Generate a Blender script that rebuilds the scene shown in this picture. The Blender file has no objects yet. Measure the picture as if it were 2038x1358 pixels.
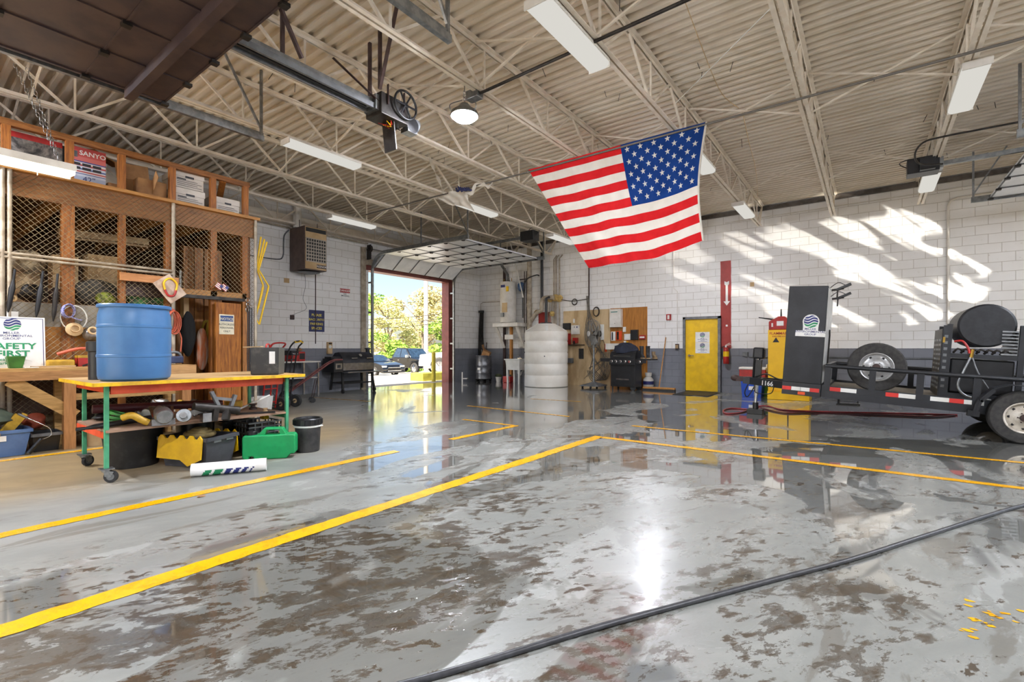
import bpy, math, random
from mathutils import Vector, Matrix
random.seed(7)
S = bpy.context.scene
COL = S.collection
PI = math.pi
V = Vector
# ---------------------------------------------------------------- measuring the photograph
FOC, EYE = 954.0, 1.22
TH = math.radians(36.70)
FW = (-math.sin(TH), math.cos(TH)); RT = (math.cos(TH), math.sin(TH))
def P(px, py, x=None, y=None, z=None, d=None):
    """world point on a known plane, seen at a photo pixel"""
    a = (px-1019.0)/FOC; b = (694.0-py)/FOC
    rx = FW[0]+a*RT[0]; ry = FW[1]+a*RT[1]
    if x is not None: t = x/rx
    elif y is not None: t = y/ry
    elif z is not None: t = (z-EYE)/b
    else: t = d
    return V((t*rx, t*ry, EYE+t*b))
# ---------------------------------------------------------------- materials
def srgb(c):
    if isinstance(c, str):
        c = c.lstrip('#'); c = [int(c[i:i+2], 16)/255 for i in (0, 2, 4)]
    return tuple((u/12.92 if u <= .04045 else ((u+.055)/1.055)**2.4) for u in c)+(1.0,)
class NT:
    def __init__(s, m):
        m.use_nodes = True; s.t = m.node_tree; s.n = s.t.nodes; s.n.clear()
    def add(s, typ, **kw):
        nd = s.n.new(typ)
        ins = kw.pop('ins', {})
        for k, v in kw.items(): setattr(nd, k, v)
        for k, v in ins.items():
            if isinstance(v, bpy.types.NodeSocket): s.t.links.new(v, nd.inputs[k])
            else: nd.inputs[k].default_value = v
        return nd
    def lk(s, a, b): s.t.links.new(a, b)
    def math(s, op, a, b=0.0, c=None, clamp=False):
        nd = s.n.new('ShaderNodeMath'); nd.operation = op; nd.use_clamp = clamp
        for i, v in enumerate((a, b) if c is None else (a, b, c)):
            if isinstance(v, bpy.types.NodeSocket): s.t.links.new(v, nd.inputs[i])
            else: nd.inputs[i].default_value = v
        return nd.outputs[0]
    def step(s, v, lo, hi):
        nd = s.n.new('ShaderNodeMapRange'); nd.interpolation_type = 'SMOOTHSTEP'
        s.t.links.new(v, nd.inputs[0]); nd.inputs[1].default_value = lo; nd.inputs[2].default_value = hi
        return nd.outputs[0]
    def mix(s, f, a, b):
        nd = s.n.new('ShaderNodeMix'); nd.data_type = 'RGBA'
        for i, v in ((0, f), (6, a), (7, b)):
            if isinstance(v, bpy.types.NodeSocket): s.t.links.new(v, nd.inputs[i])
            else: nd.inputs[i].default_value = v
        return nd.outputs[2]
    def mixf(s, f, a, b):
        nd = s.n.new('ShaderNodeMix')
        for i, v in ((0, f), (2, a), (3, b)):
            if isinstance(v, bpy.types.NodeSocket): s.t.links.new(v, nd.inputs[i])
            else: nd.inputs[i].default_value = v
        return nd.outputs[0]
    def noise(s, vec, scale, detail=4.0, rough=.55, dist=0.0):
        nd = s.add('ShaderNodeTexNoise', ins={'Scale': scale, 'Detail': detail, 'Roughness': rough, 'Distortion': dist})
        if vec is not None: s.lk(vec, nd.inputs['Vector'])
        return nd.outputs[0]
    def obj(s): return s.add('ShaderNodeTexCoord').outputs['Object']
    def mapped(s, vec, sc=(1, 1, 1), rot=(0, 0, 0), loc=(0, 0, 0)):
        return s.add('ShaderNodeMapping', ins={'Vector': vec, 'Scale': sc, 'Rotation': rot, 'Location': loc}).outputs[0]
    def out(s, col, rough=.5, metal=0.0, normal=None, spec=.5, **kw):
        b = s.add('ShaderNodeBsdfPrincipled')
        for k, v in [('Base Color', col), ('Roughness', rough), ('Metallic', metal), ('Specular IOR Level', spec)]+list(kw.items()):
            if isinstance(v, bpy.types.NodeSocket): s.lk(v, b.inputs[k])
            else: b.inputs[k].default_value = v
        if normal is not None: s.lk(normal, b.inputs['Normal'])
        o = s.add('ShaderNodeOutputMaterial'); s.lk(b.outputs[0], o.inputs[0]); return b
    def bump(s, h, strength=.3, dist=.01):
        return s.add('ShaderNodeBump', ins={'Height': h, 'Strength': strength, 'Distance': dist}).outputs[0]
MATS = {}
def mat(name, c, rough=.5, metal=0.0, c2=None, scale=6.0, bump=0.0, stretch=None, lo=.35, hi=.65, spec=.5, **kw):
    """procedural surface: two noise-mixed tones, optional bump"""
    if name in MATS: return MATS[name]
    m = bpy.data.materials.new(name); n = NT(m); c = srgb(c)
    c2 = srgb(c2) if c2 else tuple(u*.82 for u in c[:3])+(1,)
    v = n.obj()
    if stretch: v = n.mapped(v, stretch)
    f = n.noise(v, scale, 5, .6)
    col = n.mix(n.step(f, lo, hi), c, c2)
    nm = n.bump(f, bump, .01) if bump else None
    n.out(col, rough, metal, nm, spec, **kw)
    MATS[name] = m; return m
def emit(name, c, strength):
    m = bpy.data.materials.new(name); n = NT(m)
    e = n.add('ShaderNodeEmission', ins={'Color': srgb(c), 'Strength': strength})
    o = n.add('ShaderNodeOutputMaterial'); n.lk(e.outputs[0], o.inputs[0]); return m
def wood(name, c, c2, axis='y', scale=3.0, rough=.6):
    sc = {'x': (1.2, 14, 14), 'y': (14, 1.2, 14), 'z': (14, 14, 1.2)}[axis]
    m = bpy.data.materials.new(name); n = NT(m); v = n.mapped(n.obj(), sc)
    f = n.noise(v, scale, 5, .65, .6); g = n.noise(n.obj(), 2.5, 3)
    col = n.mix(n.step(f, .3, .7), srgb(c), srgb(c2))
    col = n.mix(n.math('MULTIPLY', n.step(g, .55, .8), .35), col, (.05, .03, .015, 1))
    n.out(col, rough, 0, n.bump(f, .15, .004)); return m
# ---------------------------------------------------------------- mesh builder
def basis(d, up=V((0, 0, 1))):
    d = V(d).normalized(); up = V(up)
    if abs(d.dot(up)) > .985: up = V((0, 1, 0)) if abs(d.y) < .9 else V((1, 0, 0))
    s = d.cross(up).normalized(); u = s.cross(d).normalized(); return d, s, u
class MB:
    def __init__(s): s.v = []; s.f = []; s.m = []
    def _add(s, vs, fs, mi=0):
        o = len(s.v); s.v += [V(q) for q in vs]; s.f += [tuple(o+i for i in f) for f in fs]; s.m += [mi]*len(fs); return s
    def box(s, x0, x1, y0, y1, z0, z1, mi=0):
        if x0 > x1: x0, x1 = x1, x0
        if y0 > y1: y0, y1 = y1, y0
        if z0 > z1: z0, z1 = z1, z0
        return s._add([(x, y, z) for z in (z0, z1) for y in (y0, y1) for x in (x0, x1)],
                      [(0, 2, 3, 1), (4, 5, 7, 6), (0, 1, 5, 4), (2, 6, 7, 3), (0, 4, 6, 2), (1, 3, 7, 5)], mi)
    def cbox(s, c, sz, mi=0):
        return s.box(c[0]-sz[0]/2, c[0]+sz[0]/2, c[1]-sz[1]/2, c[1]+sz[1]/2, c[2]-sz[2]/2, c[2]+sz[2]/2, mi)
    def bar(s, a, b, w, h=None, up=(0, 0, 1), mi=0):
        """rectangular bar from a to b, w across, h along 'up'"""
        a = V(a); b = V(b); h = w if h is None else h; d, sd, u = basis(b-a, up)
        q = [sd*(i*w/2)+u*(j*h/2) for i, j in ((-1, -1), (1, -1), (1, 1), (-1, 1))]
        return s._add([a+k for k in q]+[b+k for k in q], [(3, 2, 1, 0), (4, 5, 6, 7)]+[(i, (i+1) % 4, 4+(i+1) % 4, 4+i) for i in range(4)], mi)
    def tube(s, pts, r, n=8, closed=False, mi=0, caps=True):
        pts = [V(p) for p in pts]; k = len(pts); rs = r if isinstance(r, (list, tuple)) else [r]*k
        vs = []; pu = None
        for i, p in enumerate(pts):
            if closed: d = pts[(i+1) % k]-pts[i-1]
            else: d = pts[min(i+1, k-1)]-pts[max(i-1, 0)]
            if d.length < 1e-9: d = V((0, 0, 1))
            d.normalize()
            if pu is None: _, sd, u = basis(d)
            else:
                u = pu-d*pu.dot(d)
                if u.length < 1e-6: _, sd, u = basis(d)
                u.normalize(); sd = d.cross(u)
            pu = u
            vs += [p+(sd*math.cos(2*PI*j/n)+u*math.sin(2*PI*j/n))*rs[i] for j in range(n)]
        fs = []
        for i in range(k if closed else k-1):
            a = i*n; b = ((i+1) % k)*n
            fs += [(a+j, a+(j+1) % n, b+(j+1) % n, b+j) for j in range(n)]
        if caps and not closed: fs += [tuple(reversed(range(n))), tuple((k-1)*n+j for j in range(n))]
        return s._add(vs, fs, mi)
    def cyl(s, a, b, r, n=16, mi=0, r2=None): return s.tube([a, b], [r, r if r2 is None else r2], n, mi=mi)
    def lathe(s, prof, c=(0, 0, 0), axis=(0, 0, 1), n=24, mi=0, sq=1.0, cap=True):
        d, sd, u = basis(axis); c = V(c); vs = []; k = len(prof)
        for r, z in prof:
            vs += [c+d*z+(sd*math.cos(2*PI*j/n)*sq+u*math.sin(2*PI*j/n))*r for j in range(n)]
        fs = [(i*n+j, i*n+(j+1) % n, (i+1)*n+(j+1) % n, (i+1)*n+j) for i in range(k-1) for j in range(n)]
        if cap and prof[0][0] > 1e-5: fs.append(tuple(reversed(range(n))))
        if cap and prof[-1][0] > 1e-5: fs.append(tuple((k-1)*n+j for j in range(n)))
        return s._add(vs, fs, mi)
    def prism(s, poly, fn, t, mi=0):
        """2-D outline poly -> fn(u, v, w) for w in 0..t"""
        k = len(poly)
        return s._add([fn(u, v, 0) for u, v in poly]+[fn(u, v, t) for u, v in poly],
                      [tuple(reversed(range(k))), tuple(range(k, 2*k))]+[(i, (i+1) % k, k+(i+1) % k, k+i) for i in range(k)], mi)
    def grid(s, fn, nu, nv, mi=0, mfn=None):
        o = len(s.v); s.v += [V(fn(i/nu, j/nv)) for j in range(nv+1) for i in range(nu+1)]
        for j in range(nv):
            for i in range(nu):
                a = o+j*(nu+1)+i; s.f.append((a, a+1, a+nu+2, a+nu+1)); s.m.append(mfn((i+.5)/nu, (j+.5)/nv) if mfn else mi)
        return s
    def poly(s, pts, mi=0): return s._add(pts, [tuple(range(len(pts)))], mi)
    def blob(s, c, r, seed=0, amp=.15, n=10, mi=0, zmin=None):
        rnd = random.Random(seed); ph = [rnd.uniform(0, 6.28) for _ in range(6)]
        c = V(c); r = V(r) if not isinstance(r, (int, float)) else V((r, r, r)); vs = []; m2 = n*2
        for i in range(n+1):
            t = PI*i/n
            for j in range(m2):
                f = 2*PI*j/m2
                k = 1+amp*(math.sin(3*f+ph[0]+2*t)*.5+math.sin(5*t+ph[1]+f)*.4+math.sin(7*f+ph[2]-4*t)*.3)*math.sin(t)
                q = V((math.sin(t)*math.cos(f)*r.x*k, math.sin(t)*math.sin(f)*r.y*k, math.cos(t)*r.z*(1+amp*.4*math.sin(2*f+ph[3])*math.sin(t))))+c
                if zmin is not None and q.z < zmin: q.z = zmin
                vs.append(q)
        fs = [(i*m2+j, (i+1)*m2+j, (i+1)*m2+(j+1) % m2, i*m2+(j+1) % m2) for i in range(n) for j in range(m2)]
        return s._add(vs, fs, mi)
    def xf(s, M, start=0):
        for i in range(start, len(s.v)): s.v[i] = M @ s.v[i]
        return s
    def build(s, name, mats, parent=None, smooth=None, bevel=0, world=False, subsurf=0):
        me = bpy.data.meshes.new(name)
        vs = s.v
        if parent is not None and world:
            Mi = MW[parent.name].inverted(); vs = [Mi @ q for q in vs]
        me.from_pydata([tuple(q) for q in vs], [], s.f)
        if not isinstance(mats, (list, tuple)): mats = [mats]
        for m in mats: me.materials.append(m)
        if len(mats) > 1: me.polygons.foreach_set('material_index', s.m)
        if smooth is not None:
            me.polygons.foreach_set('use_smooth', [True]*len(me.polygons)); me.set_sharp_from_angle(angle=math.radians(smooth))
        me.validate(); me.update()
        o = bpy.data.objects.new(name, me); COL.objects.link(o)
        if parent is not None: o.parent = parent; MW[o.name] = MW[parent.name].copy()
        else: MW[o.name] = Matrix.Identity(4)
        if bevel:
            b = o.modifiers.new('bevel', 'BEVEL'); b.width = bevel; b.segments = 2; b.limit_method = 'ANGLE'; b.angle_limit = .6
        if subsurf:
            b = o.modifiers.new('sub', 'SUBSURF'); b.levels = subsurf; b.render_levels = subsurf
        return o
MW = {}
def tag(o, label=None, cat=None, group=None, kind=None):
    if label: o['label'] = label
    if cat: o['category'] = cat
    if group: o['group'] = group
    if kind or cat: o['kind'] = kind or 'thing'
    return o
def thing(name, label, cat, loc=(0, 0, 0), rz=0.0, group=None, rx=0.0, ry=0.0):
    o = bpy.data.objects.new(name, None); COL.objects.link(o); o.empty_display_size = .1
    o.location = loc; o.rotation_euler = (rx, ry, rz)
    from mathutils import Euler
    MW[o.name] = Matrix.Translation(V(loc)) @ Euler((rx, ry, rz)).to_matrix().to_4x4()
    return tag(o, label, cat, group)
def struct(name, mb, mats, parent=None, **kw):
    o = mb.build(name, mats, parent, **kw)
    if parent is None: o['kind'] = 'structure'
    return o
def solo(name, mb, mats, label, cat, group=None, **kw):
    return tag(mb.build(name, mats, **kw), label, cat, group)
def dup(root, loc, rz=None, label=None, rot=None, scale=None, swap=None):
    r = root.copy(); COL.objects.link(r); r.location = loc
    if rz is not None: r.rotation_euler = (0, 0, rz)
    if rot is not None: r.rotation_euler = rot
    if scale is not None: r.scale = (scale,)*3
    if label: r['label'] = label
    def sub(a, b):
        for ch in [c for c in bpy.data.objects if c.parent == a]:
            c = ch.copy(); COL.objects.link(c); c.parent = b
            if swap and c.data and c.type == 'MESH':
                c.data = c.data.copy()
                for i, m in enumerate(c.data.materials):
                    if m.name in swap: c.data.materials[i] = swap[m.name]
            sub(ch, c)
    if swap and r.data and r.type == 'MESH':
        r.data = r.data.copy()
        for i, m in enumerate(r.data.materials):
            if m.name in swap: r.data.materials[i] = swap[m.name]
    sub(root, r); return r
# ---------------------------------------------------------------- lettering and the wave-globe emblem
_TC = {}
def text2d(txt, size, align='CENTER', bold=0.0, sx=1.0):
    k = (txt, align, bold)
    if k not in _TC:
        cu = bpy.data.curves.new('t', 'FONT'); cu.body = txt; cu.align_x = align; cu.size = 1; cu.offset = bold; cu.resolution_u = 2
        cu.space_line = .9
        ob = bpy.data.objects.new('t', cu); COL.objects.link(ob)
        dg = bpy.context.evaluated_depsgraph_get(); me = ob.evaluated_get(dg).to_mesh()
        _TC[k] = ([tuple(v.co) for v in me.vertices], [tuple(p.vertices) for p in me.polygons])
        bpy.data.objects.remove(ob); bpy.data.curves.remove(cu)
    vs, fs = _TC[k]
    return [(x*size*sx, y*size) for x, y, z in vs], fs
def letter(mb, txt, o, u, v, size, mi=0, align='CENTER', bold=0.012, sx=1.0, off=0.0015):
    """write txt at point o with writing direction u and up v, standing off the surface"""
    o = V(o); u = V(u).normalized(); v = V(v).normalized(); w = u.cross(v)
    q, fs = text2d(txt, size, align, bold, sx)
    mb._add([o+u*x+v*y+w*off for x, y in q], fs, mi)
def emblem(mb, o, u, v, r, mb_blue=0, mi_green=1, off=.0015):
    o = V(o); u = V(u).normalized(); v = V(v).normalized(); w = u.cross(v); n = 24
    def cv(k, x):  # wave lines across the globe
        return -1.0+k*.2+.17*math.sin(2.6*x-.5+.12*k)+.05*math.sin(5*x)
    for k in range(10):
        top = []; bot = []
        if k % 2: continue
        for i in range(n+1):
            x = -1+2*i/n; lim = math.sqrt(max(0, 1-x*x))
            lo = max(-lim, min(lim, cv(k, x)+.015)); hi = max(-lim, min(lim, cv(k, x)+.30))
            bot.append((x, lo)); top.append((x, hi))
        mi = mi_green if k < 4 else mb_blue
        for i in range(n):
            q = [bot[i], bot[i+1], top[i+1], top[i]]
            if abs(q[0][1]-q[3][1])+abs(q[1][1]-q[2][1]) < .02: continue
            mb.poly([o+u*(a*r)+v*(b*r)+w*off for a, b in q], mi)
def smooth_path(pts, n=6):
    pts = [V(p) for p in pts]; out = []
    for i in range(len(pts)-1):
        p0 = pts[max(i-1, 0)]; p1 = pts[i]; p2 = pts[i+1]; p3 = pts[min(i+2, len(pts)-1)]
        for k in range(n):
            t = k/n; out.append(.5*((2*p1)+(p2-p0)*t+(2*p0-5*p1+4*p2-p3)*t*t+(3*p1-p0-3*p2+p3)*t**3))
    out.append(pts[-1]); return out
def ring(c, r, axis=(0, 0, 1), n=24, r2=None, a0=0, a1=2*PI, z=0):
    d, s, u = basis(axis); c = V(c); r2 = r if r2 is None else r2
    return [c+s*math.cos(a0+(a1-a0)*i/n)*r+u*math.sin(a0+(a1-a0)*i/n)*r2+d*z*i/n for i in range(n+(0 if abs(a1-a0-2*PI) < 1e-6 else 1))]
# shared materials
M_white = mat('white_paint', '#e4dfd6', .5, c2='#d2ccc1', scale=4)
M_steelw = mat('joist_paint', '#e6dccb', .5, c2='#d9ccb8', scale=5)
M_black = mat('black_metal', '#1b1b1d', .4, c2='#101011', scale=8)
M_blackp = mat('black_plastic', '#1a1a1b', .35, c2='#232324', scale=9)
M_dark = mat('dark_steel', '#3a3632', .5, .6, c2='#25211e', scale=10)
M_galv = mat('galvanised_steel', '#9a9c9c', .35, .9, c2='#7f8283', scale=14)
M_steel = mat('bright_steel', '#b9babb', .25, 1.0, c2='#9c9c9d', scale=10)
M_chrome = mat('chrome', '#d8d8da', .12, 1.0, c2='#c4c4c8', scale=10)
M_rust = mat('brown_rusted_steel', '#4a3733', .6, .2, c2='#35241f', scale=5)
M_red = mat('red_paint', '#b5241f', .4, c2='#96201c', scale=7)
M_yellow = mat('yellow_paint', '#f2c500', .4, c2='#e3b400', scale=5)
M_grey = mat('grey_metal', '#77797a', .45, .4, c2='#5f6162', scale=8)
M_rubber = mat('rubber', '#1f1f20', .7, c2='#2d2c2b', scale=14, bump=.1)
M_card = mat('cardboard', '#a77c4f', .8, c2='#8c6540', scale=5)
M_paper = mat('paper', '#efeeea', .7, c2='#e2e0da', scale=5)
M_stud = wood('stud_wood', '#c98b3e', '#96601f', 'z')
M_beam = wood('beam_wood', '#bd8846', '#936029', 'y')
M_benchw = wood('bench_wood', '#c49a5e', '#94703a', 'y')
M_ply = wood('plywood', '#b87a30', '#925c20', 'z', 1.5)
M_blue = mat('navy_blue', '#22296b', .5, c2='#1c2258', scale=5)
M_green = mat('green_ink', '#1f8a57', .5, c2='#1a7a4c', scale=5)
M_navy = mat('navy_ink', '#27306f', .5, c2='#222a63', scale=5)
M_ink = mat('black_ink', '#1a1a22', .5)
M_orange = mat('orange_paint', '#e2531f', .45, c2='#cf4414', scale=5)
M_pvc = mat('white_plastic', '#e9e8e3', .4, c2='#dcdad2', scale=5)
M_brass = mat('brass', '#b08a3c', .35, .9)
M_tan = mat('tan_board', '#c9ad84', .75, c2='#b39468', scale=2)
M_grime = mat('pipe_paint', '#b3a692', .55, c2='#8c7f6c', scale=6)
# ================================================================ THE ROOM
XW, XE, YN, YS, ZC = -12.15, 5.6, 14.2, -1.95, 5.0
def block_wall(name, horiz, bare=False):
    m = bpy.data.materials.new(name); n = NT(m); o = n.obj()
    sp = n.add('ShaderNodeSeparateXYZ', ins={'Vector': o})
    cb = n.add('ShaderNodeCombineXYZ', ins={'X': sp.outputs[horiz], 'Y': sp.outputs['Z']})
    w = n.add('ShaderNodeTexNoise', ins={'Vector': o, 'Scale': 2.2, 'Detail': 2.0})
    vec = n.add('ShaderNodeVectorMath', operation='MULTIPLY_ADD', ins={0: w.outputs['Color'], 1: (.012, .012, 0), 2: cb.outputs[0]}).outputs[0]
    br = n.add('ShaderNodeTexBrick', offset=.5, ins={'Vector': vec, 'Scale': 1.0, 'Mortar Size': .0055, 'Mortar Smooth': .35, 'Bias': 0.0, 'Brick Width': .4064, 'Row Height': .2032,
               'Color1': (1, 1, 1, 1), 'Color2': (.86, .86, .86, 1), 'Mortar': (0, 0, 0, 1)})
    fac = br.outputs['Fac']
    big = n.noise(o, .9, 4, .6); fine = n.noise(o, 14, 5, .6)
    wh = n.mix(n.step(big, .3, .75), srgb('#efedea'), srgb('#e5e2dd'))
    wh = n.mix(n.step(fine, .62, .8), wh, srgb('#cfc7ba'))
    gr = n.mix(n.step(big, .3, .75), srgb('#7d7f86'), srgb('#6c6e76'))
    edge = n.math('ADD', sp.outputs['Z'], n.math('MULTIPLY', n.math('SUBTRACT', fine, .5), .012))
    low = n.step(edge, 1.222, 1.226)
    col = n.mix(low, gr, wh)
    tone = n.mix(.35, (1, 1, 1, 1), br.outputs['Color'])
    mul = n.add('ShaderNodeMix', data_type='RGBA', blend_type='MULTIPLY', ins={0: .35, 6: col, 7: tone}).outputs[2]
    mort = n.mix(low, srgb('#5c5d63'), srgb('#a89b8a'))
    col = n.mix(n.math('MULTIPLY', fac, .62), mul, mort)
    h = n.math('SUBTRACT', n.math('MULTIPLY', fine, .15), fac)
    n.out(col, .55, 0, n.bump(h, .5, .012), .4); return m
M_wallx = block_wall('block_wall_x', 'X'); M_wally = block_wall('block_wall_y', 'Y')
def floor_material():
    m = bpy.data.materials.new('painted_concrete'); n = NT(m); o = n.obj()
    sp = n.add('ShaderNodeSeparateXYZ', ins={'Vector': o}); X = sp.outputs['X']; Y = sp.outputs['Y']
    sw = n.mapped(n.mapped(o, (1, 1, 1), (0, 0, .55)), (1.35, .62, 1))          # squeegee sweep direction
    big = n.noise(sw, .75, 5, .6, .7); mid = n.noise(sw, 2.1, 6, .68, .5); rag = n.noise(sw, 9.5, 7, .74, .3); fine = n.noise(o, 38, 4, .6)
    q = n.math('ADD', X, n.math('MULTIPLY', n.math('MAXIMUM', n.math('SUBTRACT', Y, 2.5), 0.0), 1.3))
    wet = n.step(n.math('ADD', q, n.math('MULTIPLY', n.math('SUBTRACT', mid, .5), 1.2)), -4.3, -3.3)     # the hosed bays
    far = n.step(Y, 5.2, 8.0)
    near = n.math('MULTIPLY', n.step(X, -3.02, -2.9), n.math('MULTIPLY', n.step(X, -1.2, -2.3), n.step(Y, 4.2, 2.4)))   # strip scoured beside the line
    wsum = n.math('ADD', n.math('MULTIPLY', big, .85), n.math('ADD', n.math('MULTIPLY', mid, .5), n.math('MULTIPLY', rag, .95)))
    wsum = n.math('ADD', wsum, n.math('MULTIPLY', n.math('SUBTRACT', wet, 1), .26))
    wsum = n.math('ADD', wsum, n.math('MULTIPLY', near, .10))
    worn = n.step(wsum, 1.25, 1.268)
    flake = n.math('MULTIPLY', n.step(n.math('ADD', n.math('MULTIPLY', rag, .85), n.math('ADD', n.math('MULTIPLY', mid, .33), n.math('MULTIPLY', near, .05))), .665, .675), wet)
    worn = n.math('MAXIMUM', n.math('MULTIPLY', worn, .72), n.math('MULTIPLY', flake, .95))
    worn = n.math('MULTIPLY', worn, n.math('SUBTRACT', 1, n.math('MULTIPLY', far, .7)))
    film = n.noise(n.mapped(o, (.8, .55, 1), (0, 0, -.3), (3.1, 1.7, 0)), 1.0, 5, .55, .9)
    film = n.math('ADD', film, n.math('MULTIPLY', far, .06))
    film = n.math('ADD', film, n.math('MULTIPLY', n.math('SUBTRACT', wet, 1), .14))
    film = n.math('ADD', film, n.math('MULTIPLY', n.step(X, -3.6, -4.6), n.math('MULTIPLY', wet, .12)))
    film = n.step(film, .495, .53)
    pale = n.step(n.noise(n.mapped(o, (1.1, .7, 1), (0, 0, .5), (9, 4, 0)), 1.15, 5, .6, .8), .585, .61)
    base = n.mix(n.step(mid, .3, .7), srgb('#797a75'), srgb('#8b8b85'))
    base = n.mix(n.math('MULTIPLY', n.step(fine, .6, .75), .35), base, srgb('#6c6b64'))
    base = n.mix(n.math('MULTIPLY', pale, .38), base, srgb('#aeafab'))
    scuff = n.step(n.noise(n.mapped(n.mapped(o, (1, 1, 1), (0, 0, .12)), (2.8, .6, 1), (0, 0, 0), (5, 2, 0)), 1.5, 6, .65, .6), .575, .61)
    base = n.mix(n.math('MULTIPLY', scuff, .55), base, srgb('#5f594f'))
    base = n.mix(n.math('MULTIPLY', n.step(X, -4.9, -6.2), n.step(Y, 6.0, 3.5)), base, n.mix(n.step(mid, .3, .7), srgb('#8a7858'), srgb('#9f8a66')))
    wetc = n.mix(n.math('MULTIPLY', film, n.mixf(n.step(X, -5.2, -3.6), .12, .6)), base, srgb('#565550'))
    brown = n.mix(n.step(rag, .35, .65), srgb('#2d271e'), srgb('#473d31'))
    col = n.mix(worn, wetc, brown)
    rough = n.mixf(film, n.mixf(n.step(mid, .35, .65), .34, .22), n.mixf(n.step(X, -5.2, -3.6), .13, .035))
    rough = n.mixf(n.math('MULTIPLY', n.math('SUBTRACT', 1, film), worn), rough, .28)
    rough = n.mixf(n.math('SUBTRACT', 1, wet), rough, .44)
    h = n.math('ADD', n.math('MULTIPLY', fine, n.mixf(film, .5, .05)), n.math('MULTIPLY', worn, -.25))
    n.out(col, rough, 0, n.bump(h, .22, .004), .5, **{'Coat Weight': n.math('MULTIPLY', n.mixf(far, .6, 1.0), n.math('MULTIPLY', wet, n.mixf(film, .30, 1.0))), 'Coat Roughness': n.mixf(film, .15, n.mixf(n.step(X, -5.2, -3.6), .07, .025))})
    return m
M_floor = floor_material()
def lino():
    m = bpy.data.materials.new('line_paint'); n = NT(m); o = n.obj()
    r = n.noise(o, 9, 6, .7); f = n.noise(o, 40, 4)
    col = n.mix(n.step(r, .45, .62), srgb('#e6a810'), srgb('#d49505'))
    col = n.mix(n.math('MULTIPLY', n.step(f, .63, .72), .5), col, srgb('#8d7a2c'))
    n.out(col, n.mixf(n.step(r, .4, .6), .16, .3), 0, n.bump(f, .2, .003), .5); return m
M_line = lino()
floor = struct('floor', MB().box(XW-.3, XE+.3, YS-.3, YN+.3, -.25, 0), M_floor)
def line(a, b, w=.1):
    """painted line with ragged edges, part of the floor"""
    a = V(a+(0,)); b = V(b+(0,)); d = (b-a); L = d.length; d.normalize(); s = V((-d.y, d.x, 0)); k = max(2, int(L/.06)); mb = MB()
    rnd = random.Random(int(L*100)); e = []
    for i in range(k+1):
        q = a+d*(L*i/k); e.append((q-s*(w/2+rnd.uniform(-.006, .006)), q+s*(w/2+rnd.uniform(-.006, .006))))
    for i in range(k): mb._add([e[i][0]+V((0, 0, .003)), e[i+1][0]+V((0, 0, .003)), e[i+1][1]+V((0, 0, .003)), e[i][1]+V((0, 0, .003))], [(0, 1, 2, 3)])
    o = mb.build('painted_line', M_line, floor); return o
line((-3.0, -1.9), (-3.0, 6.06), .14); line((-4.57, -1.9), (-4.5, 3.75), .125); line((-7.54, -1.0), (-7.54, 1.9))
line((-2.95, 6.01), (5.4, 6.01), .11); line((-3.0, 7.19), (5.4, 7.52), .09); line((-6.86, 7.62), (-4.3, 7.5), .08); line((-4.5, 4.66), (-4.47, 6.12), .11); line((-4.52, 6.1), (-5.6, 6.1), .07)
line((-6.6, 9.6), (-5.3, 9.75), .07); line((-11.2, 6.6), (-9.2, 6.9), .06)
# drain patches of chipped yellow paint, right foreground
struct('wall_north', MB().box(XW-.3, XE+.3, YN, YN+.3, 0, ZC+.1), M_wallx)
GY0, GY1, GZ = 9.03, 12.48, 3.62
mb = MB().box(XW-.3, XW, YS, GY0, 0, ZC+.1).box(XW-.3, XW, GY1, YN, 0, ZC+.1).box(XW-.3, XW, GY0, GY1, GZ, ZC+.1)
struct('wall_west', mb, M_wally)
mb = MB().box(XE, XE+.3, YS, GY0, 0, ZC+.1).box(XE, XE+.3, GY1, YN, 0, ZC+.1).box(XE, XE+.3, GY0, GY1, GZ, ZC+.1)
struct('wall_east', mb, M_wally)
SX0, SX1 = -6.5, -3.1
mb = MB().box(XW-.3, SX0, YS-.3, YS, 0, ZC+.1).box(SX1, XE+.3, YS-.3, YS, 0, ZC+.1).box(SX0, SX1, YS-.3, YS, GZ, ZC+.1)
struct('wall_south', mb, M_wallx)
# corrugated roof deck, ribs running along x
def deck_mat():
    m = bpy.data.materials.new('deck_paint'); n = NT(m); o = n.obj()
    a = n.noise(n.mapped(o, (.5, 1.5, 1)), 1.6, 5, .6); r = n.noise(o, 3.4, 6, .75, 1.0); k = n.noise(n.mapped(o, (.5, .5, 1)), .8, 2)
    col = n.mix(n.step(a, .3, .7), srgb('#e0d5c4'), srgb('#d2c5b0'))
    rust = n.math('MULTIPLY', n.step(r, .70, .75), n.step(k, .52, .6))
    col = n.mix(n.math('MULTIPLY', rust, .85), col, srgb('#4c2f22'))
    n.out(col, .5, 0, None, .4); return m
pr = []; y = YS-.3; PITCH = .1524
while y < YN+.3:
    pr += [(y, 0), (y+.058, 0), (y+.070, .055), (y+.1404, .055)]; y += PITCH
mb = MB(); xs = (XW-.3, XE+.3)
vs = [(x, py, ZC+pz) for x in xs for py, pz in pr]; k = len(pr)
mb._add(vs, [(i, i+1, k+i+1, k+i) for i in range(k-1)])
struct('ceiling', mb, deck_mat())
struct('trim_1', MB().box(XW, XE, YN-.06, YN, ZC-.12, ZC-.01), mat('deck_angle', '#6a625a', .6, .2, c2='#463f39', scale=4))
struct('trim_2', MB().box(XW, XW+.14, YS, YN, 4.42, 4.56).box(XW, XW+.05, YS, YN, 4.56, 4.7), M_steelw)
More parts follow.
